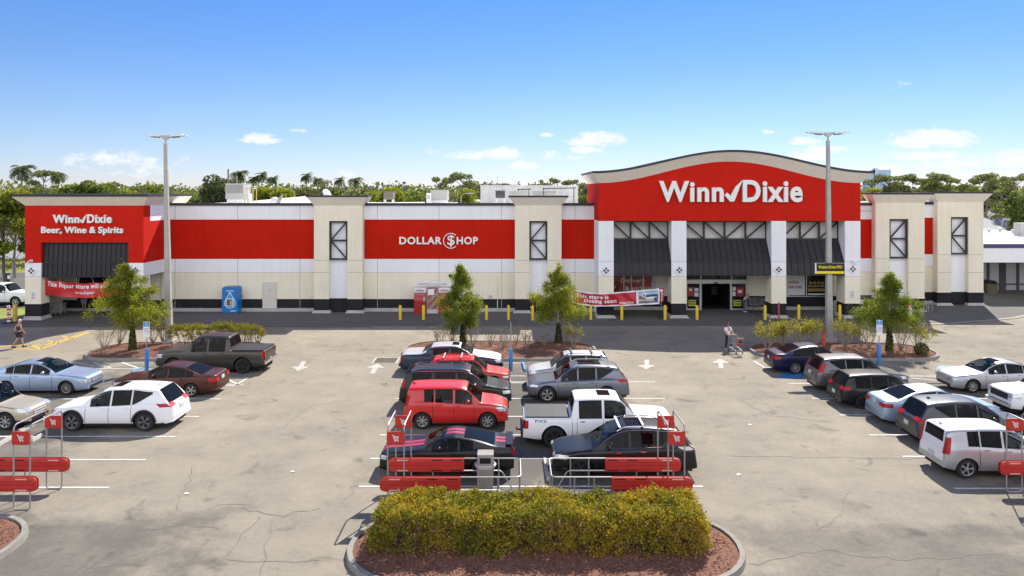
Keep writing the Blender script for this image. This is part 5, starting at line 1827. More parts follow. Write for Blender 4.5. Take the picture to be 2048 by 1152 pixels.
M_BARK = mat("tree_bark", (.16, .125, .095), .95, var=.35, vscale=6, bump=.5, bscale=20)
M_BARKL = mat("pale_bark", (.30, .26, .21), .95, var=.3, vscale=6)
M_BARKP = mat("pine_bark", (.20, .155, .125), .95, var=.3, vscale=5)
L_OAK = leaf_mat("live_oak_leaves", [(.065, .098, .018), (.155, .195, .028), (.29, .31, .038)], 1.1, .55)
L_OAKY = leaf_mat("sunny_oak_leaves", [(.075, .112, .018), (.21, .24, .028), (.42, .40, .04)], 1.0, .55)
L_HEDGE = leaf_mat("hedge_leaves", [(.085, .115, .014), (.25, .225, .022), (.47, .29, .032)], .75, .42)
L_SHRUB = leaf_mat("shrub_leaves", [(.10, .11, .02), (.25, .235, .035), (.38, .32, .06)], 1.5, .45)
L_DRY = leaf_mat("dry_leaves", [(.09, .085, .03), (.17, .14, .06), (.24, .18, .09)], 2., .3)
L_VINE = leaf_mat("vine_leaves", [(.035, .052, .014), (.075, .10, .024), (.13, .15, .034)], 1.5, .35)
L_BG1 = leaf_mat("broad_leaves", [(.060, .090, .024), (.125, .165, .032), (.21, .24, .044)], .35, .4)
L_BG2 = leaf_mat("bright_leaves", [(.10, .125, .020), (.21, .235, .030), (.34, .33, .045)], .35, .45)
L_BG3 = leaf_mat("grey_green_leaves", [(.080, .088, .044), (.14, .15, .068), (.21, .205, .095)], .4, .35)
L_BG4 = leaf_mat("dark_leaves", [(.040, .052, .024), (.075, .092, .038), (.13, .145, .055)], .4, .3)
L_PINE = leaf_mat("pine_needles", [(.080, .100, .042), (.145, .165, .065), (.23, .235, .09)], .6, .4)
L_PALM = leaf_mat("palm_fronds", [(.040, .060, .022), (.085, .11, .036), (.15, .16, .05)], .8, .35)

def lot_tree(x, y, h, crown, w, label, m, n=5200, vine=True, gaps=0.2, lean=0., seed=0):
    """young parking-lot tree: slim trunk, upright limbs, ragged crown from height crown[0] to h"""
    rng = np.random.default_rng(seed)
    random.seed(seed)
    t = thing("tree", label, "tree", (x, y, .1))
    tr = MB()
    z0 = crown
    tr.tube([(0, 0, 0), (.03, .02, z0 * .5), (-.02, 0, z0), (lean * .4, 0, (z0 + h) / 2), (lean, 0, h * .97)], [.085, .07, .06, .035, .01], n=8)
    tips, cs, rs = [], [], []
    lob = rng.uniform(0, 6.28, 3)
    for i in range(110):                                     # sprays of leaves through a ragged, low-bellied crown
        f = rng.uniform(0, 1) ** 1.05
        a = rng.uniform(0, 2 * math.pi)
        z = z0 + .15 + (h - z0 - .4) * f
        prof = min(1, .70 + 1.5 * f) * (1 - f ** 1.25) ** .78 * (1 + .22 * math.sin(a * 2 + lob[0]) + .18 * math.sin(a * 3 + f * 7 + lob[1]) + .15 * math.sin(f * 13 + lob[2]))
        rad = w / 2 * prof * math.sqrt(rng.uniform(.02, 1.0))
        c = (lean * f + rad * math.cos(a), rad * math.sin(a) * .92, z + rng.uniform(-.18, .18))
        s = rng.uniform(.11, .25) * (1.15 - .5 * f) * w / 2.9
        cs.append(c)
        rs.append((s * 1.1, s * 1.1, s * rng.uniform(.8, 1.25)))
        if i % 3 == 0:
            tips.append((c, z))
    for c, z in tips:
        b = Vector((lean * .2, 0, max(z0 * .8, z - rng.uniform(.5, .9))))
        limb_tubes(tr, b, [c], .022)
    cs.append((lean, 0, h - .25)); rs.append((.14, .14, .3))
    tr.build("trunk", M_BARKL, t, smooth=True)
    cs_, rs_ = np.asarray(cs), np.asarray(rs)
    wt = rs_.prod(1) ** .6
    kk = rng.choice(len(cs_), n, p=wt / wt.sum())
    P = cs_[kk] + rng.normal(size=(n, 3)) * rs_[kk] * .64
    V, F = leaves(P, .092, .5, .3, rng)
    np_mesh("crown", V, F, m, t)
    if vine:
        zz = rng.uniform(0, 1, 1500)
        a = rng.uniform(0, 2 * math.pi, 1500)
        rr = (.27 - .15 * zz) * rng.uniform(.3, 1, 1500) ** .5
        V, F = leaves(np.stack([rr * np.cos(a), rr * np.sin(a), zz * z0 * .95 + .05], 1), .10, .5, .2, rng)
        np_mesh("vine", V, F, L_VINE, t)
    return t
def tx(px, py): return gnd(px, py)
x, y = gnd(265, 706)
lot_tree(x, y, 5.25, 1.55, 4.0, "spreading tree with a bright yellow-green side in front of the liquor banner", L_OAKY, 30000, seed=3, lean=-.45)
x, y = gnd(926, 692)
lot_tree(x, y, 5.0, 1.25, 3.6, "slim tree with a bush at its foot in front of the red kiosk", L_OAK, 25000, seed=5, lean=-.2)
x, y = gnd(1117, 689)
lot_tree(x, y, 5.0, 1.3, 3.7, "slim leafy tree in front of the closing banner", L_OAKY, 25000, seed=8)
x, y = gnd(1779, 708)
lot_tree(x, y, 4.75, 1.65, 3.5, "slim tree beside the blue parking sign on the right island", L_OAK, 25000, seed=12, lean=.1)

def shrub(x, y, h, w, label, m, n=500, stems=12, dry=.5, group="shrubs in the planted islands", ls=.075, seed=0):
    """leggy shrub: many bare stems from one foot, leaves gathered in the top"""
    rng = np.random.default_rng(seed)
    random.seed(seed + 5)
    t = thing("shrub", label, "shrub", (x, y, .12), 0, group)
    s = MB()
    tips = []
    for i in range(stems):
        a = rng.uniform(0, 2 * math.pi)
        r_ = w / 2 * rng.uniform(.3, 1)
        p = Vector((r_ * math.cos(a), r_ * math.sin(a), h * rng.uniform(.62, .98)))
        q = p * .45
        q.z = p.z * .38
        s.tube([(0, 0, 0), q, p], [.022, .014, .005], 0, 5, caps=False)
        tips.append(p)
        for _ in range(2):
            b = q.lerp(p, rng.uniform(.3, .7))
            e = b + Vector((rng.uniform(-.2, .2), rng.uniform(-.2, .2), rng.uniform(.1, .3)))
            s.tube([b, e], [.009, .004], 0, 4, caps=False)
            tips.append(e)
    s.build("stem", M_BARKL, t)
    T = np.array([p[:] for p in tips])
    P = T[rng.integers(0, len(T), n)] + rng.normal(size=(n, 3)) * (w * .075, w * .075, h * .075)
    P[:, 2] = np.clip(P[:, 2], .1, h * 1.05)
    V, F = leaves(P, ls, .5, .3, rng)
    np_mesh("foliage", V, F, m, t)
    return t
# bare leggy shrubs and leafy ones, island by island: (px, py foot, height m, width m, material, leaves, label)
SH = [
    (208, 703, 1.5, 1.55, L_DRY, 210, "bare twiggy shrub at the left tip of the island behind the blue sedan"),
    (238, 694, 1.5, 1.5, L_DRY, 230, "bare twiggy shrub just left of the spreading tree's trunk"),
    (306, 692, 1.45, 1.5, L_DRY, 260, "thin shrub between the spreading tree and the left lamp post"),
    (326, 690, 1.5, 1.2, L_SHRUB, 420, "thin leafy shrub at the foot of the left lamp post"),
    (880, 700, 1.35, 1.5, L_DRY, 330, "twiggy shrub left of the kiosk tree behind the two-tone sedan"),
    (905, 694, 1.4, 1.3, L_VINE, 500, "dark leafy shrub hugging the kiosk tree's trunk"),
    (947, 700, 1.35, 1.35, L_DRY, 210, "thin shrub just right of the kiosk tree"),
    (981, 697, .85, .8, L_DRY, 60, "smallest bare shrub in the middle island"),
    (1006, 703, 1.35, 1.2, L_DRY, 130, "bare shrub left of the thin signpost in the middle island"),
    (1032, 696, 1.25, 1.2, L_DRY, 110, "bare shrub right of the thin signpost in the middle island"),
    (1053, 704, 1.35, 1.2, L_DRY, 130, "bare shrub left of the closing-banner tree"),
    (1089, 697, .9, .8, L_DRY, 60, "low bare twigs right beside the closing-banner tree"),
    (1148, 700, 1.5, 1.55, L_SHRUB, 640, "round leafy shrub right of the closing-banner tree"),
    (1535, 704, 1.7, 1.7, L_SHRUB, 1500, "leafy shrub at the left tip of the right island"),
    (1567, 700, 1.75, 1.6, L_SHRUB, 1500, "leafy shrub above the navy sedan, second from the island's left tip"),
    (1600, 698, 1.75, 1.6, L_SHRUB, 1300, "leafy shrub above the navy sedan, left of the orange post"),
    (1632, 697, 1.7, 1.5, L_SHRUB, 1000, "leafy shrub hiding the foot of the right lamp post"),
    (1690, 700, 1.7, 1.7, L_SHRUB, 1100, "leafy shrub just right of the right lamp post"),
    (1722, 698, 1.55, 1.5, L_SHRUB, 500, "thinning shrub between the right lamp post and the blue parking sign"),
    (1738, 703, 1.45, 1.2, L_DRY, 260, "bare shrub just left of the blue parking sign on the right"),
    (1800, 706, 1.35, 1.2, L_DRY, 160, "bare shrub right of the right island's tree"),
    (1836, 709, 1.7, 1.7, L_SHRUB, 900, "leafy shrub with green foot at the right tip of the right island"),
]
for i, (px, py, h, w, m, n, lb) in enumerate(SH):
    x, y = gnd(px, py)
    shrub(x, y, h, w, lb, m, n, seed=40 + i, stems=9 if n < 120 else 14, ls=.10 if m == L_SHRUB else .075)
x, y = gnd(1834, 711)
V, F = leaves(clump_points([(0, 0, .35)], [(.42, .4, .4)], 900), .09)
t = thing("shrub", "dense dark green shrub low at the foot of the last leafy shrub", "shrub", (x + .05, y - .4, .1), 0, "shrubs in the planted islands")
np_mesh("foliage", V, F, L_VINE, t)
MB().tube([(0, 0, 0), (0, .02, .4)], .03).build("stem", M_BARK, t)

def hedge_rows(name, label, x0, x1, y0, y1, z0, z1, n, m, ls, stems=60, seed=2, round_=.25, group=None, wob=.15):
    """clipped hedge: leaf shell over a box with a bumpy top, bare stems below"""
    rng = np.random.default_rng(seed)
    t = thing(name, label, "hedge", ((x0 + x1) / 2, (y0 + y1) / 2, .1), 0, group)
    cx, cy = (x0 + x1) / 2, (y0 + y1) / 2
    hx, hy = (x1 - x0) / 2, (y1 - y0) / 2
    def bump(x, y):
        return wob * (np.sin(x * 1.7 + 1) * .4 + np.sin(x * 3.9 + y * 2.2) * .35 + np.sin(x * 7.3 - y * 5.1) * .25)
    X = rng.uniform(-1, 1, n)
    Y_ = rng.uniform(-1, 1, n)
    Z = rng.uniform(0, 1, n) ** .8
    k = rng.uniform(0, 1, n)
    top = k < .5
    Z = np.where(top, 1 - rng.exponential(.07, n), Z)
    sd = (~top) & (k < .78)
    Y_ = np.where(sd, np.sign(rng.uniform(-1, 1, n)) * (1 - rng.exponential(.10, n)), Y_)
    ed = k > .93
    X = np.where(ed, np.sign(X) * (1 - rng.exponential(.04, n)), X)
    Z = np.clip(Z, 0, 1.04)
    # rounded shoulders
    shx = 1 - .05 * Z ** 4
    shy = 1 - round_ * Z ** 4
    zb = z0 + (z1 - z0) * Z
    px_, py_ = X * hx * shx, Y_ * hy * shy
    cr = np.clip((np.abs(px_) - (hx - .6)) / .6, 0, 1)
    zb = zb - cr ** 2 * .18 * Z + bump(px_, py_) * Z
    py_ = py_ * (1 - .25 * cr ** 2) + bump(px_ * 1.3 + 4, zb) * .8
    zb = np.where(rng.uniform(0, 1, n) < .02, zb + rng.uniform(0, .14, n), zb)
    P = np.stack([px_, py_, zb - .1], 1)
    # leaves gather on twigs: pull most of them towards twig ends, leaving small dark gaps
    K = max(60, n // 62)
    tw = P[rng.integers(0, n, K)] + rng.normal(size=(K, 3)) * .03
    pick = rng.integers(0, K, n)
    cl = tw[pick] + rng.normal(size=(n, 3)) * np.array((.075, .06, .055)) * (ls / .068)
    P = np.where((rng.uniform(0, 1, n) < .74)[:, None], cl, P)
    # stray shoots above the clipped line
    ns = n // 60
    sh = tw[rng.integers(0, K, ns)]
    sh = sh[sh[:, 2] > (z1 - .1) * .8]
    P = np.concatenate([P, sh + np.stack([rng.normal(0, .03, len(sh)), rng.normal(0, .03, len(sh)), rng.uniform(.05, .17, len(sh))], 1)])
    V, F = leaves(P, ls, .55, .5, rng)
    np_mesh("foliage", V, F, m, t)
    s = MB()
    for i in range(stems):
        x, y = rng.uniform(-hx * .96, hx * .96), rng.uniform(-hy * .75, hy * .75)
        for _ in range(3):
            e = Vector((x + rng.uniform(-.35, .35), y + rng.uniform(-.3, .3), z1 * rng.uniform(.5, .85)))
            s.tube([(x, y, 0), Vector((x, y, 0)).lerp(e, .5) + Vector((rng.uniform(-.06, .06), rng.uniform(-.06, .06), 0)), e], [.016, .012, .005], 0, 4, caps=False)
    s.build("stem", M_BARK, t)
    return t
hedge_rows("hedge", "long clipped yellow-green hedge in the mulch island at the front", -3.75, 5.25, 19.5, 21.6, .24, 1.16, 92000, L_HEDGE, .068, 130)
L_TRIM = leaf_mat("trimmed_hedge_leaves", [(.10, .105, .016), (.22, .205, .026), (.34, .29, .040)], 1.1, .4)
xa, ya = gnd(352, 693)
hedge_rows("hedge", "flat-topped yellow-green hedge behind the dark pickup", gx(345, 46.4), gx(526, 46.4), 45.6, 46.9, .75, 1.42, 12000, L_TRIM, .085, 40, seed=6)

# ------------------------------------------------------------------ trees beyond the store
def proto_broad(seed, m, n=8000, h=10., w=8., flat=.75, gap=.0, trunk=.17):
    rng = np.random.default_rng(seed)
    random.seed(seed)
    cs, rs, tips = [], [], []
    for i in range(26):
        f = rng.uniform(0, 1)
        a = rng.uniform(0, 6.283)
        rad = w / 2 * math.sqrt(rng.uniform(0, 1)) * (1 - .55 * f ** 2) * .85
        z = h * (.34 + .58 * f)
        cs.append((rad * math.cos(a), rad * math.sin(a), z))
        s = w * rng.uniform(.085, .17)
        rs.append((s * 1.2, s * 1.2, s * flat))
        if i % 2 == 0: tips.append(cs[-1])
    tr = MB()
    tr.tube([(0, 0, 0), (.1, 0, h * .25), (-.1, .1, h * .45), (.1, 0, h * .75)], [trunk, trunk * .8, trunk * .6, trunk * .2], n=8)
    for c in tips:
        limb_tubes(tr, (0, 0, min(c[2] * .6, h * .42)), [c], trunk * .35)
    V, F = leaves(clump_points(cs, rs, n, rng, .5), h * .042, .6, .3, rng)
    return tr, V, F, m
def proto_pine(seed, m, n=2900, h=13., w=7.):
    """open pine: bare leaning trunk, a few flat plates of needles high up with sky between"""
    rng = np.random.default_rng(seed)
    random.seed(seed)
    tr = MB()
    lx = rng.uniform(-.6, .6)
    tr.tube([(0, 0, 0), (lx * .3, 0, h * .4), (lx, .2, h * .75), (lx * 1.3, .2, h * .96)], [.24, .2, .14, .04], n=8)
    cs, rs = [], []
    for i in range(19):
        f = rng.uniform(.42, 1) if i > 2 else .97
        a = rng.uniform(0, 6.283)
        rad = w / 2 * rng.uniform(.25, 1) * (1.25 - f)** .5 * 1.35
        c = (lx * 1.1 + rad * math.cos(a), rad * math.sin(a), h * f)
        cs.append(c)
        s = w * rng.uniform(.07, .14)
        rs.append((s * 1.35, s * 1.35, s * .55))
        limb_tubes(tr, (lx * f, .1, h * f - h * .09), [c], .075, bend=.2)
    V, F = leaves(clump_points(cs, rs, n, rng, .35), h * .032, .45, .3, rng)
    return tr, V, F, m
def proto_palm(seed, m, h=10., fl=2.6, nf=34):
    rng = np.random.default_rng(seed)
    tr = MB()
    tr.tube([(0, 0, 0), (.1, 0, h * .5), (.15, 0, h)], [.2, .15, .12], n=8)
    V, F = [], []
    for i in range(nf):
        a = rng.uniform(0, 6.283)
        e0 = rng.uniform(-.35, 1.25)
        L = fl * rng.uniform(.8, 1.1)
        p = np.array([.15, 0, h])
        e = e0
        d2 = np.array([math.cos(a), math.sin(a)])
        pts = []
        for k in range(13):
            pts.append(p.copy())
            p = p + L / 12 * np.array([d2[0] * math.cos(e), d2[1] * math.cos(e), math.sin(e)])
            e -= .16
        for k in range(1, 13):
            q = pts[k]
            t = pts[k] - pts[k - 1]
            t /= np.linalg.norm(t)
            side = np.array([-d2[1], d2[0], 0])
            ll = fl * .30 * math.sin(math.pi * (k + 1) / 14.5)
            for sg in (-1, 1):
                tip = q + side * sg * ll * .8 + t * ll * .5 + np.array([0, 0, -ll * rng.uniform(.2, .55)])
                o = len(V)
                V += [q - t * .09, q + t * .09, tip + t * .03, tip - t * .03]
                F.append((o, o + 1, o + 2, o + 3))
    return tr, np.array(V), np.array(F), m
def make_proto(name, pr, bark, label=None):
    tr, V, F, m = pr
    t = thing(name, label, "tree")
    tr.build("trunk", bark, t, smooth=True)
    np_mesh("crown", V, F, m, t)
    return t
PROTO = {}
SPECS = {
    'oakA': ("broadleaf_tree", lambda: proto_broad(1, L_BG1), M_BARK, 10.), 'oakB': ("broadleaf_tree", lambda: proto_broad(2, L_BG1, w=9.5, flat=.65), M_BARK, 10.),
    'oakC': ("broadleaf_tree", lambda: proto_broad(3, L_BG2, w=8), M_BARK, 10.), 'oakD': ("broadleaf_tree", lambda: proto_broad(4, L_BG3, w=9, n=6500), M_BARKL, 10.),
    'dark': ("broadleaf_tree", lambda: proto_broad(5, L_BG4, w=12, n=10500), M_BARK, 10.), 'thin': ("open_tree", lambda: proto_broad(6, L_BG3, w=8, n=1000, flat=.5), M_BARKL, 10.),
    'pineA': ("pine_tree", lambda: proto_pine(7, L_PINE), M_BARKP, 13.), 'pineB': ("pine_tree", lambda: proto_pine(8, L_PINE, w=8.5, n=3500), M_BARKP, 13.),
    'pineC': ("pine_tree", lambda: proto_pine(9, L_PINE, w=6, n=2300), M_BARKP, 13.),
    'palmA': ("palm_tree", lambda: proto_palm(10, L_PALM, fl=2.7), M_BARKL, 10.), 'palmB': ("palm_tree", lambda: proto_palm(11, L_PALM, fl=2.2, nf=28), M_BARKL, 10.)}
def bgtree(kind, px, pytop, Y, label, wscale=1., rz=None, group="trees beyond the store"):
    nm, fn, bark, h0 = SPECS[kind]
    x = gx(px, Y)
    h = gz(pytop, Y)
    top = {'oak': 1.03, 'dar': 1.03, 'thi': 1.03, 'pin': 1.04, 'pal': 1.02}[kind[:3]]
    sc = h / (h0 * top)
    if kind not in PROTO:
        o = make_proto(nm, fn(), bark)
        PROTO[kind] = o
    else:
        o = copy_tree(PROTO[kind])
    o.location = (x, Y, -.01)
    o.scale = (sc * wscale, sc * wscale, sc)
    o.rotation_euler = (0, 0, random.uniform(0, 6.28) if rz is None else rz)
    o['label'] = label
    o['category'] = "tree"
    o['group'] = group
    return o
BG = [
    ('palmA', 42, 337, 190, "large palm with a drooping crown rising behind the left end of the liquor wing", 0.95),
    ('pineC', 92, 337, 110, "lone flat-topped pine just right of the largest palm at the left", .8),
    ('palmB', 118, 350, 190, "brownish palm standing right of the flat-topped pine at the left", 0.85),
    ('oakA', 166, 350, 105, "tall green broadleaf tree above the liquor wing's lettering", 1.0),
    ('oakB', 190, 358, 118, "green broadleaf tree right of the tallest one above the liquor lettering", 1.0),
    ('pineA', 224, 362, 140, "small flat-topped pine behind the right half of the liquor wing", .8),
    ('oakC', 252, 374, 115, "low yellow-green tree behind the right corner of the liquor wing", 1.1),
    ('oakB', 303, 362, 150, "dome-shaped green tree just left of the left lamp post", 1.0),
    ('oakD', 278, 370, 130, "grey-green tree between the liquor wing corner and the dome-shaped tree", 1.0),
    ('oakA', 366, 375, 170, "low green tree just right of the left lamp post", 1.2),
    ('oakC', 8, 372, 80, "yellow-green tree with pale branches cropped by the left edge", 1.05),
    ('thin', 30, 392, 84, "sparse branching tree over the field at the left", 1.1),
    ('oakB', 70, 368, 112, "green tree filling the gap under the two palms at the left", 1.0),
    ('dark', 443, 345, 118, "big dark spreading tree left of the first rooftop unit", .78),
    ('palmA', 478, 347, 235, "dark palm directly behind the first rooftop unit", 0.9),
    ('palmB', 507, 357, 235, "leftmost of the palms right of the first rooftop unit", 0.85),
    ('palmB', 524, 349, 235, "tallest palm right of the first rooftop unit", 0.85),
    ('palmB', 545, 357, 235, "palm with a pale trunk above the satellite dishes", 0.85),
    ('oakC', 530, 368, 104, "yellow-green tree under the tallest palm beside the first rooftop unit", .8),
    ('oakC', 575, 370, 102, "yellow-green tree right of the satellite dishes", .85),
    ('palmB', 613, 351, 235, "palm above the left pilaster's left corner", 0.85),
    ('palmB', 637, 359, 235, "smaller palm above the left pilaster, right of the taller one", 0.85),
    ('thin', 649, 349, 124, "thin upright tree poking above the left pilaster", .45),
    ('oakD', 610, 371, 125, "grey-green tree behind the left edge of the left pilaster", 1.1),
    ('oakD', 660, 370, 128, "grey-green tree behind the middle of the left pilaster", 1.2),
    ('palmB', 679, 359, 235, "small lone palm above the right half of the left pilaster", 0.85),
    ('palmA', 711, 360, 235, "palm above the right corner of the left pilaster", 0.85),
    ('oakD', 722, 372, 135, "low grey-green tree right of the left pilaster", 1.0),
    ('oakC', 770, 369, 110, "bright green tree behind the small framed rooftop unit", .95),
    ('oakA', 822, 374, 112, "rounded green tree between the two middle rooftop units", .85),
    ('oakB', 795, 376, 135, "low green tree right of the small framed rooftop unit", 1.0),
    ('pineA', 880, 351, 122, "open-crowned pine above the wide beige rooftop unit", .75),
    ('pineB', 925, 343, 118, "tallest open-crowned pine left of the white roof screen", .85),
    ('oakC', 938, 371, 100, "bright round tree left of the white roof screen", .7),
    ('thin', 906, 370, 108, "leafless grey tree right of the wide beige rooftop unit", .8),
    ('oakD', 975, 362, 130, "grey-green tree peeping over the left end of the white roof screen", 1.0),
    ('pineC', 1018, 365, 150, "low pine over the middle of the white roof screen, left of two more", 1.0),
    ('pineC', 1062, 366, 150, "low pine over the middle of the white roof screen, right of its twin", .9),
    ('pineA', 1099, 353, 130, "dark pine over the right half of the white roof screen", .75),
    ('pineC', 1130, 357, 130, "dark flat pine over the right end of the white roof screen", .8),
    ('oakD', 1166, 360, 108, "grey-green tree between the white roof screen and the red gable", .7),
    ('oakA', 1172, 372, 98, "green tree low against the flank of the red gable", .7),
    ('oakC', 1738, 372, 130, "yellow-green tree low against the right corner of the red gable", .8),
    ('pineB', 1776, 347, 120, "broad open pine in front of the blue tower block", .9),
    ('pineB', 1806, 346, 122, "broad open pine second from the blue tower block", .85),
    ('pineA', 1845, 352, 124, "open pine over the joint of the two right towers", .85),
    ('pineB', 1877, 343, 118, "tallest pine left of the lamp-free gap over the right tower", .8),
    ('pineC', 1906, 351, 125, "slim pine over the middle of the rightmost tower", .9),
    ('pineA', 1937, 354, 120, "open pine over the right corner of the rightmost tower", .8),
    ('pineB', 1972, 344, 112, "round-topped pine right of the rightmost tower", .8),
    ('pineC', 1998, 351, 118, "slim pine between two larger ones at the right edge", .9),
    ('pineA', 2032, 344, 100, "tall green pine at the right edge above the grey roofs", .8),
    ('oakA', 2040, 372, 98, "bushy green tree at the right edge under the tall pine", .6),
    ('oakA', 1950, 378, 128, "bushy tree low behind the rightmost tower", .9),
    ('oakD', 1825, 372, 135, "grey-green bushy tree between the pines right of the tower block", 1.2),
    ('oakA', 1792, 362, 132, "green broadleaf tree filling the gap between the two broad pines by the tower block", .9),
    ('oakD', 1862, 361, 134, "grey-green broadleaf tree left of the tallest right-hand pine", .9),
    ('oakB', 1922, 363, 132, "green broadleaf tree between the slim pine and the open pine over the rightmost tower", .9),
    ('oakD', 1990, 362, 126, "grey-green broadleaf tree under the slim pine near the right edge", .8),
    ('oakA', 1890, 374, 135, "dark green bushy tree low behind the rightmost tower's cornice", 1.2),
]
for k, px, py, Y, lb, ws in BG:
    bgtree(k, px, py, Y, lb, ws)
# bushes in the yard at the left
def bush(px, py, h, w, label, m, n, seed):
    rng = np.random.default_rng(seed)
    x, y = gnd(px, py)
    t = thing("bush", label, "bush", (x, y, 0), 0, "bushes in the left field")
    cs = [(rng.uniform(-w / 2, w / 2) * .75, rng.uniform(-w / 2, w / 2) * .6, h * rng.uniform(.25, .8)) for _ in range(12)]
    rs = [rng.uniform(.16, .26) * w * np.array((1, 1, .8)) for _ in cs]
    V, F = leaves(clump_points(cs, rs, n, rng), .30, .6, .3, rng)
    V[:, 2] = np.maximum(V[:, 2], .02)
    np_mesh("foliage", V, F, m, t)
    MB().tube([(0, 0, 0), (.05, 0, h * .5)], [.12, .05]).build("stem", M_BARK, t)
bush(36, 503, 4.2, 5.4, "big dark bush at the field's edge behind the liquor wing", L_BG1, 2600, 1)
bush(4, 506, 3.2, 4.6, "bush at the field's edge cut by the left picture edge", L_BG4, 2000, 2)
bush(16, 496, 3.6, 5.0, "lighter bush between the two others at the field's edge", L_BG2, 2200, 3)
# the far wood and the undergrowth: one mass
rng = np.random.default_rng(77)
n = 1500
Yw = rng.uniform(150, 430, n)
Xw = (rng.uniform(-180, 2250, n) - 1024) * Yw / FPX
Hh = rng.uniform(8.5, 12.2, n)
cs = np.stack([Xw, Yw, Hh * .62], 1)
rs = np.stack([Hh * .42, Hh * .42, Hh * .40], 1)
P = clump_points(cs, rs, 130000, rng, .9)
V, F = leaves(P, .85, .7, .3, rng)
tag(np_mesh("far_wood", V, F, leaf_mat("far_wood_leaves", [(.070, .092, .040), (.13, .155, .055), (.215, .225, .075)], .05, .35)), "continuous low green wood reaching to the horizon behind the store", "wood", kind='stuff')
n = 520
Yw = rng.uniform(116, 150, n)
Xw = (rng.uniform(-120, 2200, n) - 1024) * Yw / FPX
Hh = rng.uniform(5.5, 10.6, n)
P = clump_points(np.stack([Xw, Yw, Hh * .55], 1), np.stack([Hh * .36, Hh * .36, Hh * .44], 1), 70000, rng, .8)
V, F = leaves(P, .55, .65, .3, rng)
tag(np_mesh("undergrowth", V, F, leaf_mat("undergrowth_leaves", [(.065, .090, .024), (.145, .18, .036), (.26, .265, .052)], .12, .4)), "tangled green undergrowth between the trees behind the store", "undergrowth", kind='stuff')
# rough tufts in the field
n = 26000
Y_ = rng.uniform(84, 175, n)
X_ = rng.uniform(-150, -36, n)
ok = Y_ > 83 + (X_ + 170) * .068
P = np.stack([X_[ok], Y_[ok], np.full(ok.sum(), .14)], 1)
V, F = leaves(P, .42, .5, 1.2, rng)
tag(np_mesh("field_grass", V, F, leaf_mat("field_blades", [(.17, .19, .04), (.30, .29, .06), (.42, .36, .11)], .25, .4)), "rough tufts of grass in the field at the left", "grass", kind='stuff')
# ------------------------------------------------------------------ light poles
def light_pole(px_base, py_base, px_top, py_top, label):
    x, y = gnd(px_base, py_base)
    xt, zt = gx(px_top, y) - x, gz(py_top, y)
    t = thing("light_pole", label, "lamp post", (x, y, 0), 0, "car park lamp posts")
    p = MB()
    def sec(s, dx, z):
        c = .25 * s
        return [(dx - s + c, -s, z), (dx + s - c, -s, z), (dx + s, -s + c, z), (dx + s, s - c, z), (dx + s - c, s, z), (dx - s + c, s, z), (dx - s, s - c, z), (dx - s, -s + c, z)]
    a, b = sec(.21, 0, 0), sec(.095, xt, zt)
    p.add(a + b, [(i, (i + 1) % 8, 8 + (i + 1) % 8, 8 + i) for i in range(8)] + [list(range(8, 16))])
    p.box(-.36, .36, -.36, .36, 0, .32)
    p.build("pole", M_POLE, t)
    h = MB()
    h.tube([(xt, 0, zt - .02), (xt, 0, zt + .30)], .06, n=8)
    h.add([(xt - .10, -.1, zt + .26), (xt + .10, -.1, zt + .26), (xt + .42, -.06, zt + .52), (xt - .42, -.06, zt + .52), (xt - .10, .1, zt + .26), (xt + .10, .1, zt + .26), (xt + .42, .06, zt + .52), (xt - .42, .06, zt + .52)],
          [(0, 1, 2, 3), (7, 6, 5, 4), (0, 3, 7, 4), (1, 5, 6, 2), (3, 2, 6, 7), (0, 4, 5, 1)])
    h.build("bracket", M_GREYM, t)
    for sg in (-1, 1):
        l = MB()
        rot = Matrix.Rotation(sg * -.06, 3, 'Y')
        l.cbox((xt + sg * .72, 0, zt + .50), (.75, .42, .13), 0, rot)
        l.cbox((xt + sg * 1.12, 0, zt + .50), (.5, .34, .06), 0, rot)
        l.cbox((xt + sg * .62, 0, zt + .42), (.45, .3, .08), 1, rot)
        l.build("lamp_head", [M_WPLAIN, M_BLKPL], t)
    return t
light_pole(338.5, 690, 331, 287, "tall tapering lamp post rising behind the dark pickup")
rp_ = light_pole(1658.5, 684, 1656, 281, "tall tapering lamp post carrying the yellow and black sign")
# money transfer sign fixed to the right pole
xp, yp = gnd(1658.5, 684)
Ys = yp - .32
t = thing("box_sign", "black and yellow money transfer sign mounted on the right lamp post", "sign", (gx(1659, Ys), Ys, gz(537, Ys)))
MB().box(gx(1629.5, Ys), gx(1688, Ys), Ys - .02, Ys + .16, gz(547.5, Ys), gz(526.5, Ys), 0).box(gx(1630, Ys), gx(1688, Ys), Ys - .03, Ys - .02, gz(547.3, Ys), gz(542.3, Ys), 1).box(gx(1629.5, Ys), gx(1632.5, Ys), Ys - .032, Ys - .021, gz(547.2, Ys), gz(526.7, Ys), 2).build(
    "cabinet", [mat("sign_black", (.015, .014, .012), .35), mat("sign_yellow", (.85, .68, .02), .35), M_WPLAIN], t, world=True)
tt = MB()
text_into(tt, "WesternUnion", gx(1636.5, Ys), gx(1672, Ys), gz(537, Ys), gz(530.5, Ys), Ys - .026, bold=.02)
text_into(tt, "WU", gx(1673, Ys), gx(1684, Ys), gz(537, Ys), gz(530.5, Ys), Ys - .026, bold=.04)
tt.build("lettering", mat("sign_yellow", (.85, .68, .02), .35), t, world=True)

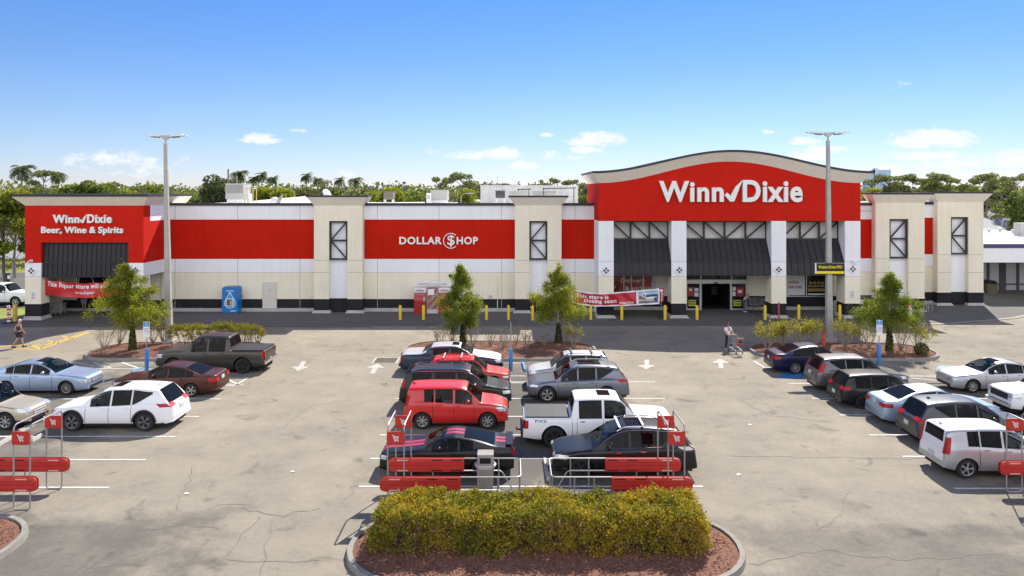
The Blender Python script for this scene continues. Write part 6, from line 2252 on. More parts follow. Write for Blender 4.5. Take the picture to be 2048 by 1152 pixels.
# ------------------------------------------------------------------ bollards
def bollard(px, py, label, h=1.12, r=.11):
    x, y = gnd(px, py)
    t = thing("bollard", label, "bollard", (x, y, 0.01), 0, "yellow bollards along the store front")
    MB().lathe([(r, 0), (r, h - r * .8), (r * .86, h - r * .35), (r * .5, h - r * .08), (0, h)], n=16).build("post", M_YEL, t, smooth=True, angle=60)
    MB().lathe([(r + .004, .0), (r + .004, .02)], n=16).build("base_ring", M_ASPHG, t)
for px, py, lb in ((800.5, 640, "yellow bollard left of the red kiosk, leftmost of the row"), (847, 640, "yellow bollard in front of the red kiosk's left cabinet"),
                   (973, 640, "yellow bollard right of the slim kiosk tree"), (1017, 640, "yellow bollard left of the right pilaster's foot"),
                   (1065, 641, "yellow bollard half hidden left of the closing-banner tree"), (1181.5, 640, "yellow bollard under the red half of the closing banner"),
                   (1243.5, 640, "yellow bollard under the store name on the closing banner"), (1330, 640, "yellow bollard between the pickup stand and the second entrance column"),
                   (1394, 640, "yellow bollard just left of the open entrance door"), (1530, 640, "yellow bollard in front of the third entrance column"),
                   (1597.5, 639, "yellow bollard before the right shop window"), (1679.5, 639, "yellow bollard right of the right lamp post"),
                   (1738, 640, "yellow bollard half hidden left of the right island's tree")):
    bollard(px, py, lb)
x, y = gnd(88.5, 636)
t = thing("bollard", "faded yellow bollard beside the parked carts at the liquor porch", "bollard", (x, y, .01))
MB().lathe([(.13, 0), (.13, 1.0), (.0, 1.02)], n=16).build("post", mat("faded_yellow", (.68, .47, .09), .6, var=.2), t, smooth=True)
x, y = gnd(24.5, 644)
t = thing("bollard", "dark yellow square post behind the white delineator at the left", "bollard", (x, y + .3, 0))
MB().rbox((0, 0, .62), (.24, .24, 1.24), .03, axis=2).build("post", mat("faded_yellow", (.68, .47, .09), .6, var=.2), t)

def delineator(px, py, h, w, label, c0, c1, base=True):
    x, y = gnd(px, py)
    t = thing("delineator", label, "delineator", (x, y, .005))
    p = MB().rbox((0, 0, h / 2), (w, w * .45, h), w * .18, 0, axis=2)
    for i in range(3):
        z = h * (.2 + .28 * i)
        p.rbox((0, 0, z), (w + .008, w * .45 + .008, h * .10), w * .18, 1, axis=2)
        p.lathe([(.0, -.003), (w * .26, -.003), (w * .26, .0)], (0, -w * .225 - .006, z + h * .12), 'y', 10, 1)
    p.build("post", [c0, c1], t)
    MB().lathe([(.42 * 1, 0), (.42, .05), (.2, .09), (0, .09)], n=16).build("base", M_BLKPL, t, smooth=True)
M_ORW = mat("white_plastic", (.74, .72, .70), .5)
M_ORR = mat("orange_red_plastic", (.62, .09, .04), .5, var=.15)
delineator(17.5, 646, 1.30, .26, "white delineator post with red marks at the left verge", M_ORW, M_REDPLAST)
delineator(1819.5, 644, 1.28, .30, "orange and white delineator right of the right island's tree", M_ORR, M_ORW)
delineator(1557.5, 641, 1.35, .13, "slim faded red delineator by the third entrance column", mat("faded_red", (.36, .06, .06), .6), mat("faded_red2", (.45, .10, .09), .6))
x, y = gnd(1648, 697)
t = thing("marker_post", "orange marker post left of the right lamp post's foot", "post", (x, y, .1))
MB().lathe([(.11, 0), (.10, 1.15), (.03, 1.2), (0, 1.2)], n=12).build("post", M_ORR, t, smooth=True)

# ------------------------------------------------------------------ accessible-parking signs in blue posts
def blue_sign(px, py, pytop, label, thin=False):
    x, y = gnd(px, py)
    t = thing("parking_sign", label, "parking sign", (x, y, 0), 0, "signs in blue posts")
    MB().lathe([(.105, 0), (.105, 1.12), (.085, 1.17), (0, 1.18)], n=16).build("post_base", mat("blue_bollard", (.045, .21, .50), .45, var=.1), t, smooth=True)
    zt = gz(pytop, y)
    MB().tube([(0, 0, 1.1), (0, 0, zt)], .03, n=8).build("pole", M_GALV, t)
    if not thin:
        w = .17
        s = MB().rbox((0, -.045, zt - .31), (w * 2, .02, .60), .02, 0, axis=1).box(-w + .01, w - .01, -.058, -.056, zt - .27, zt - .02, 1).box(-w, w, -.06, -.055, zt - .86, zt - .64, 0)
        # wheelchair symbol strokes
        s.lathe([(.045, -.004), (.065, -.004), (.065, 0), (.045, 0)], (.01, -.058, zt - .19), 'y', 14, 0).cbox((-.015, -.06, zt - .1), (.022, .004, .11), 0).lathe([(0, -.004), (.022, -.004), (.022, 0)], (-.015, -.058, zt - .04), 'y', 10, 0)
        for i in range(3):
            s.box(-w * .7, w * .7, -.0575, -.055, zt - .40 - i * .07, zt - .37 - i * .07, 2)
        s.build("sign_plate", [M_WPLAIN, mat("sign_blue", (.05, .26, .60), .4), mat("sign_print", (.2, .25, .35), .6)], t)
blue_sign(293.5, 741, 643, "blue and white parking sign in a blue post by the dark pickup's nose")
blue_sign(1021.5, 741, 646, "thin signpost standing in a blue post right of the two-tone sedan", True)
blue_sign(1758, 728, 640, "blue and white parking sign in a blue post at the right island")

# ------------------------------------------------------------------ wheel stops, grate
def wheel_stop(a, b, label, m, w=.15, h=.12):
    A, B = Vector(gnd(*a)), Vector(gnd(*b))
    c = (A + B) / 2
    L = (B - A).length
    t = thing("wheel_stop", label, "wheel stop", (c.x, c.y, .004), math.atan2((B - A).y, (B - A).x))
    MB().add([(-L / 2, -w / 2, 0), (L / 2, -w / 2, 0), (L / 2, w / 2, 0), (-L / 2, w / 2, 0), (-L / 2 + .04, -w * .3, h), (L / 2 - .04, -w * .3, h), (L / 2 - .04, w * .3, h), (-L / 2 + .04, w * .3, h)],
             [(0, 1, 5, 4), (1, 2, 6, 5), (2, 3, 7, 6), (3, 0, 4, 7), (4, 5, 6, 7)]).build("block", m, t)
wheel_stop((1097, 962), (1089, 921), "pale concrete wheel stop at the nose of the glossy black crossover", M_CONCL)
wheel_stop((62, 885), (84, 872), "short concrete wheel stop beside the left corral's far panel", M_CONCL)
wheel_stop((38, 866), (88, 839), "long pale wheel stop at the nose of the white crossover", M_CONCL)
wheel_stop((-5, 893), (24, 876), "pale wheel stop cut by the left picture edge", M_CONCL)
wheel_stop((1050, 743), (1045, 727), "blue painted wheel stop between the two middle rows", M_BLUEP)
wheel_stop((263, 746), (285, 738), "pale blue wheel stop at the nose of the maroon sedan", mat("pale_blue_paint", (.22, .36, .52), .7))
x0, y0 = gnd(772, 721)
t = thing("drain_grate", "rusty storm drain grate in the aisle left of the two-tone sedan", "drain", (x0, y0, 0))
g = MB()
hw, hd = .62, .66
g.box(-hw - .1, hw + .1, -hd - .1, -hd, -.01, .012).box(-hw - .1, hw + .1, hd, hd + .1, -.01, .012).box(-hw - .1, -hw, -hd, hd, -.01, .012).box(hw, hw + .1, -hd, hd, -.01, .012)
g.build("frame", M_CONCL, t)
g = MB().box(-hw, hw, -hd, hd, -.008, .001, 1)
for i in range(17):
    x = -hw + (i + .5) * 2 * hw / 17
    g.box(x - .018, x + .018, -hd, hd, .001, .011)
g.box(-hw, hw, -.03, .03, .011, .014).box(-.03, .03, -hd, hd, .0112, .0138)
g.build("grate", [mat("rusty_iron", (.16, .115, .07), .8, var=.3, vscale=6), M_UNDER], t)

# ------------------------------------------------------------------ cart corrals
def trolley_icon(mb, cx, cz, s, y, m):
    def bar(a, b, w):
        A, B = Vector((cx + a[0] * s, 0, cz + a[1] * s)), Vector((cx + b[0] * s, 0, cz + b[1] * s))
        d = (B - A).normalized()
        n = Vector((-d.z, 0, d.x)) * w * s / 2
        mb.extr([((A + n).x, (A + n).z), ((A - n).x, (A - n).z), ((B - n).x, (B - n).z), ((B + n).x, (B + n).z)], y - .004, y, m)
    bar((-.55, .5), (-.38, .5), .1); bar((-.38, .5), (-.18, -.25), .1); bar((-.18, -.25), (.42, -.25), .1)
    for k in range(4): bar((-.32 + k * .03, .34 - k * .13), (.5 - k * .03, .30 - k * .13), .06)
    for q in (-.08, .34):
        mb.lathe([(0, -.004), (s * .08, -.004), (s * .08, 0)], (cx + q * s, y, cz - .42 * s), 'y', 10, m)
def corral(label, xg, yn, yf, face, far_only=False, xlen=4.05):
    """gate of hoops with two signs at x = xg; rails run `xlen` m away from it (face +1: gate at the left, rails to the right)"""
    t = thing("cart_corral", label, "cart corral", (xg, (yn + yf) / 2, 0), 0, "cart corrals")
    f = face
    hd = (yf - yn) / 2
    fr = MB()
    xa, xb = 0, f * .50           # two posts of the gate
    for yy in (-hd, hd):
        r_ = .1
        x0, x1 = min(xa, xb), max(xa, xb)
        pts = [(x0, yy, 2.42), (x0, yy, r_)] + [(x0 + r_ - r_ * math.cos(a), yy, r_ - r_ * math.sin(a) + .02) for a in np.linspace(0, math.pi / 2, 5)] + [(x1 - r_ + r_ * math.sin(a), yy, r_ - r_ * math.cos(a) + .02) for a in np.linspace(0, math.pi / 2, 5)] + [(x1, yy, r_), (x1, yy, 2.42)]
        fr.tube(pts, .024, n=8)
    for xx in (xa, xb):
        pts = [(xx, -hd, 2.40)] + [(xx, -hd + .16 - .16 * math.cos(a), 2.42 + .16 * math.sin(a)) for a in np.linspace(0, math.pi / 2, 5)] + [(xx, hd - .16 + .16 * math.sin(a), 2.42 + .16 * math.cos(a)) for a in np.linspace(0, math.pi / 2, 5)] + [(xx, hd, 2.40)]
        fr.tube(pts, .024, n=8)
    fr.build("gate_hoop", M_GALV, t, smooth=True)
    xe = f * xlen
    rl = MB()
    for zt in (1.0, .60):
        e = xe if zt > .9 else xe - f * .55
        pts = [(f * -.02, -hd, zt)]
        if zt > .9:
            pts += [(e - f * .15, -hd, zt)] + [(e - f * .15 + f * .15 * math.sin(a), -hd + .15 - .15 * math.cos(a), zt) for a in np.linspace(0, math.pi / 2, 5)]
            pts += [(e - f * .15 + f * .15 * math.cos(a), hd - .15 + .15 * math.sin(a), zt) for a in np.linspace(0, math.pi / 2, 5)] + [(f * -.02, hd, zt)]
            rl.tube(pts, .024, n=8)
        else:
            for yy in (-hd, hd):
                rl.tube([(f * -.02, yy, zt), (e - f * .12, yy, zt), (e - f * .03, yy, zt - .05), (e + f * .28, yy, .03)], .022, n=8)
    for xx in (1.2, 2.75, 3.35):
        for yy in (-hd, hd):
            rl.tube([(f * xx, yy, .02), (f * xx, yy, 1.0)], .022, n=8)
    for yy in (-hd, hd):
        rl.tube([(xe - f * .03, yy + (.12 if yy < 0 else -.12), 1.0), (xe - f * .03, yy + (.12 if yy < 0 else -.12), .02)], .024, n=8)
    rl.build("rail", M_GALV, t, smooth=True)
    for yy in (-hd, hd):
        p = MB()
        x0, x1 = f * -.24, f * 2.22
        x0, x1 = min(x0, x1), max(x0, x1)
        r = .09
        # moulded bumper: ribbed face with rounded gate end
        rr_ = .20
        zc, hh = .80, .235
        prof = [(-hh, 0), (-hh + .03, .055), (-.11, .07), (-.085, .045), (-.02, .045), (.0, .07), (.02, .045), (.085, .045), (.11, .07), (hh - .03, .055), (hh, 0)]
        rows = []
        gl_, gr_ = (x0, x1) if f > 0 else (x1, x0)
        for u in list(np.linspace(0, rr_, 7)) + list(np.linspace(rr_ + .1, x1 - x0, 10)):
            sc = math.sqrt(max(0, 1 - (1 - min(1, u / rr_)) ** 2)) * .55 + .45
            xx = gl_ + (1 if gr_ > gl_ else -1) * u
            rows.append([(xx, yy - .025 - d * (1 if u > .02 else .5), zc + z * sc) for z, d in prof])
        p.grid(rows)
        p.add(rows[0], [list(range(len(prof)))])
        p.add(rows[-1], [list(range(len(prof)))])
        rows = [[(q[0], yy + .025 + (yy - .025 - q[1]), q[2]) for q in r_] for r_ in rows]
        p.grid(rows)
        p.add(rows[0], [list(range(len(prof)))])
        p.add(rows[-1], [list(range(len(prof)))])
        pn = p.build("bumper_panel", M_REDPLAST, t, smooth=True, angle=25)
        for xx, mm in ((.22, 0), (1.35, 1), (1.98, 1)):
            for z in (.965, .635):
                MB().box(f * xx - .17, f * xx + .17, yy - .098, yy - .070, z - .017, z + .017).build("slot", mat("dark_slot", (.03, .008, .008), .8) if mm else mat("pale_slot", (.62, .40, .34), .6), pn)
        sg_ = MB()
        sx = (xa + xb) / 2
        sg_.rbox((sx, yy - .035, 2.20), (.54, .05, .40), .05, 0, axis=1)
        sg_.rbox((sx, yy - .062, 2.36), (.46, .02, .03), .012, 0, axis=1)
        sg_.rbox((sx, yy - .062, 2.04), (.46, .02, .03), .012, 0, axis=1)
        trolley_icon(sg_, sx, 2.2, .20, yy - .061, 1)
        sg_.build("cart_sign", [M_REDPLAST, M_WPLAIN], t)
    return t
YN, YF = gy(1020), gy(978)
corral("red cart corral on the left of the hedge with a bin inside it", gx(775.5, YN), YN, YF, 1)
corral("red cart corral on the right of the hedge beside the glossy black crossover", gx(1369, YN), YN, YF, -1)
corral("red cart corral cropped by the left edge near the white crossover", gx(60, YN) , YN, YF, -1)
corral("red cart corral cropped by the right edge beside the boxy silver hatchback", gx(2013, gy(985)), gy(1027), gy(985), 1)
# bin in the corral
xb_, yb_ = gx(971, 24.5), 24.5
t = thing("litter_bin", "square concrete litter bin with a grey bag standing in the left middle corral", "litter bin", (xb_, yb_, 0))
MB().add([(-.24, -.24, 0), (.24, -.24, 0), (.24, .24, 0), (-.24, .24, 0), (-.27, -.27, .78), (.27, -.27, .78), (.27, .27, .78), (-.27, .27, .78)], [(0, 1, 5, 4), (1, 2, 6, 5), (2, 3, 7, 6), (3, 0, 4, 7), (4, 5, 6, 7)]).build("body", M_CONC, t)
MB().lathe([(.30, .70), (.33, .72), (.36, .80), (.31, .84), (.29, .83)], n=14).build("bag", mat("pale_bag", (.45, .45, .44), .5), t, smooth=True)
MB().rbox((0, 0, 1.0), (.52, .52, .36), .04, axis=2).box(-.18, .18, -.268, -.262, .90, 1.08, 1).build("lid", [mat("weathered_lid", (.30, .275, .25), .8, var=.3, vscale=5), M_UNDER], t)

# ------------------------------------------------------------------ shopping carts
def shopping_cart(x, y, rz, label, m, red=False, sc=1.0):
    t = thing("shopping_cart", label, "shopping cart", (x, y, .015), rz, "shopping carts", sc)
    fr = MB()
    for sg in (-1, 1):
        fr.tube([(-.42, sg * .26, 1.0), (-.36, sg * .25, .30), (.36, sg * .20, .20), (.40, sg * .20, .12)], .016, n=6)
        fr.tube([(-.36, sg * .25, .30), (-.40, sg * .26, .12)], .016, n=6)
        fr.tube([(-.38, sg * .25, .48), (.46, sg * .20, .56)], .012, n=6)
    fr.tube([(-.36, -.25, .30), (-.36, .25, .30)], .012, n=6)
    fr.tube([(.36, -.2, .2), (.36, .2, .2)], .012, n=6)
    for k in range(4):
        fr.tube([(-.3 + k * .2, -.22, .27 - k * .02), (-.3 + k * .2, .22, .27 - k * .02)], .007, n=4)
    fr.build("frame", m, t, smooth=True)
    b = MB()
    def c(u, v, s):   # u along, v up, s side
        w0, w1 = (.26, .30)
        xx = -.38 + u * (.86 + .08 * v)
        zb_, zt_ = .50 + u * .08, .98 + u * -.03
        ww = (w0 + (w1 - w0) * v) * (1 - .22 * u)
        return (xx, s * ww, zb_ + (zt_ - zb_) * v)
    for sg in (-1, 1):
        for k in range(6):
            b.tube([c(u, k / 5, sg) for u in (0, .5, 1)], .007 if k < 5 else .012, n=4)
        for k in range(12):
            b.tube([c(k / 11, 0, sg), c(k / 11, 1, sg)], .005, n=4)
    for u in (0, 1):
        for k in range(6):
            b.tube([c(u, k / 5, -1), c(u, k / 5, 1)], .007 if k < 5 else .012, n=4)
        for k in range(1, 7):
            s = -1 + k * 2 / 7
            b.tube([c(u, 0, s), c(u, 1, s)], .005, n=4)
    for k in range(8):
        b.tube([c(k / 7, 0, -1), c(k / 7, 0, 1)], .006, n=4)
    b.build("basket", m, t)
    if red:
        MB().rbox((.50, 0, .94), (.03, .48, .07), .01, axis=1).rbox((.50, 0, .60), (.03, .42, .07), .01, axis=1).box(.49, .515, -.235, -.18, .6, .95).box(.49, .515, .18, .235, .6, .95).build("trim", M_REDPLAST, t)
        MB().box(.505, .52, -.13, .13, .66, .88).build("panel", M_BLKPL, t)
    MB().tube([(-.46, -.27, 1.01), (-.46, .27, 1.01)], .02, n=8).build("handle", M_REDPLAST if red else m, t, smooth=True)
    for xx, yy in ((-.40, -.26), (-.40, .26), (.40, -.2), (.40, .2)):
        MB().lathe([(0, -.015), (.06, -.015), (.06, .015), (0, .015)], (xx, yy, .06), 'y', 12).build("wheel", M_BLKPL, t)
    return t
x, y = gnd(107, 632)
shopping_cart(x - .15, y + .1, R(180), "wire shopping cart beside the faded yellow bollard, nearer the pillar", M_GALV)
shopping_cart(x + .38, y + .05, R(170), "wire shopping cart pushed into the one by the faded bollard", M_GALV)
xw, yw = gnd(1472, 706)
shopping_cart(xw, yw, R(-78), "empty shopping cart with red trim pushed by the woman in white", M_GALV, red=True)
xm, ym = gnd(1512, 624)
shopping_cart(xm - .1, ym, R(4), "long wire cart pushed by the bent shopper at the entrance", M_GALV, sc=1.12)
shopping_cart(xm + .26, ym + .02, R(4), "wire cart nested ahead of the one at the entrance", M_GALV, sc=1.12)
xq, yq = gnd(1888, 608)
shopping_cart(xq, yq, R(184), "yellow-painted shopping cart against the rightmost tower's base", mat("yellowed_wire", (.50, .44, .16), .5), sc=1.15)

# ------------------------------------------------------------------ things along the front
def kiosk_cabinet(px0, px1, py0, py1, Y, label):
    x0, x1 = gx(px0, Y), gx(px1, Y)
    zt, w = gz(py0, Y), x1 - x0
    t = thing("rental_kiosk", label, "kiosk", ((x0 + x1) / 2, Y + .4, .015), 0, "red rental kiosks")
    b = MB()
    b.box(-w / 2, w / 2, -.40, .40, 0, zt * .62)
    b.add([(-w / 2, -.40, zt * .62), (w / 2, -.40, zt * .62), (w / 2, .40, zt * .62), (-w / 2, .40, zt * .62), (-w / 2, -.25, zt), (w / 2, -.25, zt), (w / 2, .40, zt), (-w / 2, .40, zt)],
          [(0, 1, 5, 4), (1, 2, 6, 5), (2, 3, 7, 6), (3, 0, 4, 7), (4, 5, 6, 7)])
    b.build("cabinet", mat("kiosk_red", (.38, .016, .014), .35, var=.1), t)
    MB().box(-w * .34, w * .20, -.425, -.40, zt * .70 - .1, zt * .70 + .12).build("screen", mat("kiosk_screen", (.52, .10, .09), .2), t)
    MB().box(w * .26, w * .42, -.42, -.38, zt * .60, zt * .80).build("card_reader", M_GREYM, t)
    MB().rbox((0, -.31, zt * .92), (w * .86, .06, .14), .02, axis=1).build("marquee_light", mat("kiosk_band", (.42, .16, .22), .4), t)
    MB().box(w * -.05, w * .3, -.405, -.40, zt * .30, zt * .33).build("slot", M_BLKPL, t)
    tp = MB().box(-w * .47, w * .47, -.33, -.25, zt + .02, zt + .36)
    tp.box(-w * .47, w * .47, -.25, .3, zt + .0, zt + .3)
    hd_ = tp.build("header_sign", M_WVINYL, t)
    tx_ = MB()
    text_into(tx_, "redbox", -w * .36, w * .36, zt + .09, zt + .29, -.336, bold=.03)
    tx_.build("lettering", mat("kiosk_red", (.38, .016, .014), .35), hd_)
    return t
Yk = gy(628)
kiosk_cabinet(828, 852, 586, 628, Yk, "red rental kiosk at the left of the disc wall panel")
kiosk_cabinet(877, 900, 586, 628, Yk, "red rental kiosk right of the disc wall panel, half behind the slim tree")
t = thing("display_panel", "tall panel of disc covers between the two red kiosks", "display panel", (gx(864.5, Yk), Yk + .3, .015))
x0, x1 = gx(853, Yk), gx(876, Yk)
w = x1 - x0
zt = gz(572, Yk)
MB().box(-w / 2, w / 2, -.12, .2, 0, zt).build("frame", mat("kiosk_frame", (.62, .55, .50), .5), t)
cv = MB().box(-w / 2 + .06, w / 2 - .06, -.128, -.12, .34, zt - .14, 0)
for r_ in range(11):
    for c_ in range(5):
        cv.box(-w / 2 + .09 + c_ * (w - .18) / 5 + .02, -w / 2 + .09 + (c_ + 1) * (w - .18) / 5 - .01, -.134, -.128, .38 + r_ * (zt - .56) / 11, .38 + (r_ + .7) * (zt - .56) / 11, 1 + (r_ * 3 + c_ * 5) % 4)
cv.box(-w / 2 + .10, -w / 2 + .58, -.142, -.135, zt - .75, zt - .28, 5)
cv.build("disc_cover", [mat("cover_back", (.16, .022, .02), .5), mat("cover_tan", (.52, .36, .26), .5), mat("cover_pale", (.58, .50, .42), .5), mat("cover_red", (.44, .12, .09), .5), mat("cover_brown", (.34, .20, .14), .5), M_WVINYL], t)
hdr = MB()
xa, xb = gx(827, Yk), gx(901, Yk)
n = 14
for i in range(n):
    u0, u1 = i / n, (i + 1) / n
    za, zb = [gz(571, Yk) + .18 + .14 * math.sin(math.pi * u) for u in (u0, u1)]
    X0, X1 = xa + (xb - xa) * u0 - gx(864.5, Yk), xa + (xb - xa) * u1 - gx(864.5, Yk)
    hdr.extr([(X0, gz(572, Yk)), (X1, gz(572, Yk)), (X1, zb), (X0, za)], -.2, -.02)
hh = hdr.build("header_sign", M_WVINYL, t)
tx_ = MB()
text_into(tx_, "THE SMARTEST WAY TO WATCH A MOVIE", xa - gx(864.5, Yk) + .3, xb - gx(864.5, Yk) - .3, gz(572, Yk) + .07, gz(572, Yk) + .19, -.206, bold=.02)
tx_.build("lettering", mat("brown_print", (.25, .10, .08), .5), hh)

# blue water machine
Yv = gy(627)
t = thing("vending_machine", "blue water vending machine with a white drop logo against the front wall", "vending machine", (gx(460, Yv), Yv + .5, .015))
x0, x1 = gx(444, Yv) - gx(460, Yv), gx(475, Yv) - gx(460, Yv)
zt = gz(578, Yv)
B_ = mat("water_blue", (.012, .18, .50), .35, var=.1, vscale=2)
b = MB().box(x0, x1, -.5, .45, .06, zt).box(x0 + .05, x1 - .05, -.45, .4, 0, .06)
b.extr([(x0, zt), (x1, zt), (x1 - .1, zt + .14), (x0 + .1, zt + .14)], -.5, .45)
b.build("cabinet", B_, t)
d = MB()
cz = zt * .42
pts = []
for k in range(40):
    a = 2 * math.pi * k / 40
    r_ = .44
    px_, pz_ = r_ * math.sin(a), -r_ * math.cos(a)
    if pz_ > 0: px_ *= (1 - (pz_ / r_) ** 1.4 * .9); pz_ *= 2.0
    pts.append((px_ * 1.05, cz + pz_))
d.extr(pts, -.515, -.5)
dd = d.build("drop_logo", M_WVINYL, t)
pts2 = [(p[0] * .90, cz + (p[1] - cz) * .91) for p in pts]
MB().extr(pts2, -.525, -.515).build("drop_fill", mat("water_light_blue", (.03, .33, .68), .35), dd)
MB().rbox((-.02, -.53, cz + .05), (.62, .03, .62), .05, axis=1).build("dispenser_frame", M_WPLAIN, t)
MB().box(-.25, .2, -.552, -.545, cz - .2, cz + .3).box(.02, .16, -.556, -.552, cz - .15, cz + .2, 1).build("dispenser", [mat("dispenser_dark", (.12, .10, .06), .4), M_GREYM], t)
MB().lathe([(.07, -.02), (.11, -.02), (.11, 0), (.07, 0)], (0, -.5, zt * .80), 'y', 16).build("ring_logo", M_WVINYL, t)
tw = MB()
text_into(tw, "WATER", -.3, .3, zt - .22, zt - .12, -.506, bold=.03)
text_into(tw, "water", .0, .5, .14, .26, -.506, bold=.02)
tw.build("lettering", M_WVINYL, t)

# liquor banner, hung across the porch
Yb_ = YW + .5
x0, x1, = gx(88, Yb_), gx(252, Yb_)
t = thing("banner", "red banner across the liquor porch saying the shop will stay open", "banner", ((x0 + x1) / 2, Yb_, gz(573, Yb_)))
def sag(x, z):
    u = (x - x0) / (x1 - x0)
    dz = -(.30 * (1 - (2 * u - 1) ** 2)) + .10 * math.sin(u * 3 * math.pi) * 0
    sc = .10 * abs(math.sin(u * math.pi * 5.0))
    return dz, sc
def bpos(q):
    x, y, z = q
    u = (x - x0) / (x1 - x0)
    zt, zb = gz(557, Yb_), gz(588, Yb_)
    v = (z - zb) / (zt - zb)
    dz, sc = sag(x, z)
    wave = .05 * math.sin(u * 21 + v * 2.5) * (1 - v * .3) + .05 * math.sin(u * 9 - v * 4)
    return (x, y + wave, z + dz - sc * v ** 2 * .9)
rows = [[bpos((x0 + (x1 - x0) * i / 60, Yb_, gz(588, Yb_) + (gz(557, Yb_) - gz(588, Yb_)) * j / 8)) for j in range(9)] for i in range(61)]
MB().grid(rows).build("cloth", M_BANR, t, world=True, smooth=True)
tb = MB()
def bp2(q): p = bpos(q); return (p[0], p[1] - .012, p[2])
text_into(tb, "This liquor store will stay open", gx(95, Yb_), gx(247, Yb_), gz(572, Yb_), gz(559, Yb_), Yb_, bold=.045, fn=bp2)
text_into(tb, "Liquor", gx(169, Yb_), gx(189, Yb_), gz(582, Yb_), gz(574, Yb_), Yb_, bold=.02, fn=bp2)
text_into(tb, "Winn Dixie", gx(149, Yb_), gx(168, Yb_), gz(580, Yb_), gz(576, Yb_), Yb_, bold=.03, fn=bp2)
tb.build("lettering", M_WVINYL, t, world=True)
rp = MB()
for u in (0., .2, .4, .42, .6, .8, 1.):
    p = bpos((x0 + (x1 - x0) * u, Yb_, gz(557, Yb_)))
    rp.tube([p, (p[0] + random.uniform(-.5, .5), Yb_, gz(552, Yb_) + .1)], .012, n=4)
rp.build("rope", mat("white_rope", (.6, .58, .52), .8), t, world=True)

# closing banner on bollards in front of the entrance
Yc = gy(640) + .15
P = [(1144, 578, 605), (1158, 581.5, 609), (1180, 585, 612), (1205, 586, 613), (1245, 583.5, 612), (1285, 580, 610), (1319, 577, 608)]
ft, fb = pchip([(a, b) for a, b, c in P]), pchip([(a, c) for a, b, c in P])
xa, xb = gx(1144, Yc), gx(1319, Yc)
t = thing("banner", "long red and white closing banner strung in front of the entrance", "banner", (gx(1225, Yc), Yc, gz(596, Yc)))
def cpos(u, v, off=0):
    px = 1144 + 175 * u
    z = gz(fb(px) + (ft(px) - fb(px)) * v, Yc)
    return (xa + (xb - xa) * u, Yc + .04 * math.sin(u * 40 + v * 5) + .03 * math.sin(u * 17 - v * 3) - off, z)
def patch(mb, u0, u1, v0, v1, off, m, nu=40, nv=6):
    mb.grid([[cpos(u0 + (u1 - u0) * i / nu, v0 + (v1 - v0) * j / nv, off) for j in range(nv + 1)] for i in range(nu + 1)], m)
cb_ = MB()
patch(cb_, 0, 1, 0, 1, 0, 0, 90)
cb_.build("cloth", M_WVINYL, t, world=True, smooth=True)
rd = MB()
patch(rd, .015, .735, .09, .91, .008, 0, 70)
rd.build("red_field", M_BANRW, t, world=True, smooth=True)
ph = MB()
patch(ph, .762, .985, .10, .90, .008, 0, 20)
patch(ph, .764, .983, .60, .86, .014, 1, 20)
patch(ph, .80, .983, .42, .66, .018, 2, 16)
patch(ph, .764, .985, .24, .44, .016, 3, 20)
patch(ph, .765, .80, .40, .60, .020, 4, 6)
patch(ph, .80, .84, .50, .80, .024, 5, 6)
patch(ph, .812, .828, .55, .74, .028, 2, 4)
patch(ph, .84, .97, .40, .50, .024, 5, 10)
patch(ph, .94, .975, .22, .46, .026, 2, 4)
ph.build("photo_print", [mat("print_asphalt", (.16, .17, .20), .5), mat("print_sky", (.42, .55, .72), .5), mat("print_navy", (.04, .07, .18), .5), mat("print_tan", (.52, .44, .34), .5), mat("print_brick", (.34, .12, .09), .5), M_WVINYL], t, world=True, smooth=True)
def ctext(mb, body, px0, px1, v0, v1, bold):
    u0, u1 = (px0 - 1144) / 175, (px1 - 1144) / 175
    text_into(mb, body, u0, u1, v0, v1, 0, bold=bold, fn=lambda q: cpos(q[0], q[2], .016))
ct = MB()
ctext(ct, "This store is", 1152, 1217, .55, .82, .045)
ctext(ct, "closing soon", 1168, 1233, .16, .53, .045)
ctext(ct, "Winn", 1238, 1251, .14, .30, .03)
ctext(ct, "Dixie", 1256, 1267, .14, .30, .03)
ct.build("lettering", M_WVINYL, t, world=True)
ck = MB()
ck.add([cpos((1251 + 5 * a - 1144) / 175, .14 + .18 * b, .016) for a, b in [(0, .30), (.12, .41), (.30, .26), (.66, .70), (1.0, 1.0), (.82, .66), (.45, 0), (.32, .0)]], [list(range(8))])
ck.build("check_mark", M_WVINYL, t, world=True)

# pickup stand
Yq = gy(636)
t = thing("sign_stand", "narrow red pickup sign on a weighted stand at the closing banner's right end", "sign stand", (gx(1322.5, Yq), Yq, .012))
MB().lathe([(.30, 0), (.30, .06), (.20, .30), (.10, .52), (.04, .55), (0, .55)], n=4).build("base", M_BLKPL, t)
MB().tube([(0, 0, .5), (0, 0, 1.4)], .03, n=8).build("pole", M_GALV, t)
zb, zt = gz(602.5, Yq), gz(576, Yq)
pl_ = MB().rbox((0, -.03, (zb + zt) / 2), (.36, .04, zt - zb), .03, 0, axis=1).build("sign_plate", M_BANRW, t)
q = MB().lathe([(0, -.01), (.11, -.01), (.11, 0)], (0, -.052, zt - .2), 'y', 16, 0)
V, F = text_data("Pickup", .03)
mn, mx = V.min(0), V.max(0)
q.add([(.07 - (p[1] - mn[1]) / (mx[1] - mn[1]) * -.0 - .12 + (p[1] - mn[1]) / (mx[1] - mn[1]) * .16, -.056, zt - .36 - (p[0] - mn[0]) / (mx[0] - mn[0]) * .66) for p in V], F)
q.build("lettering", M_WVINYL, pl_)

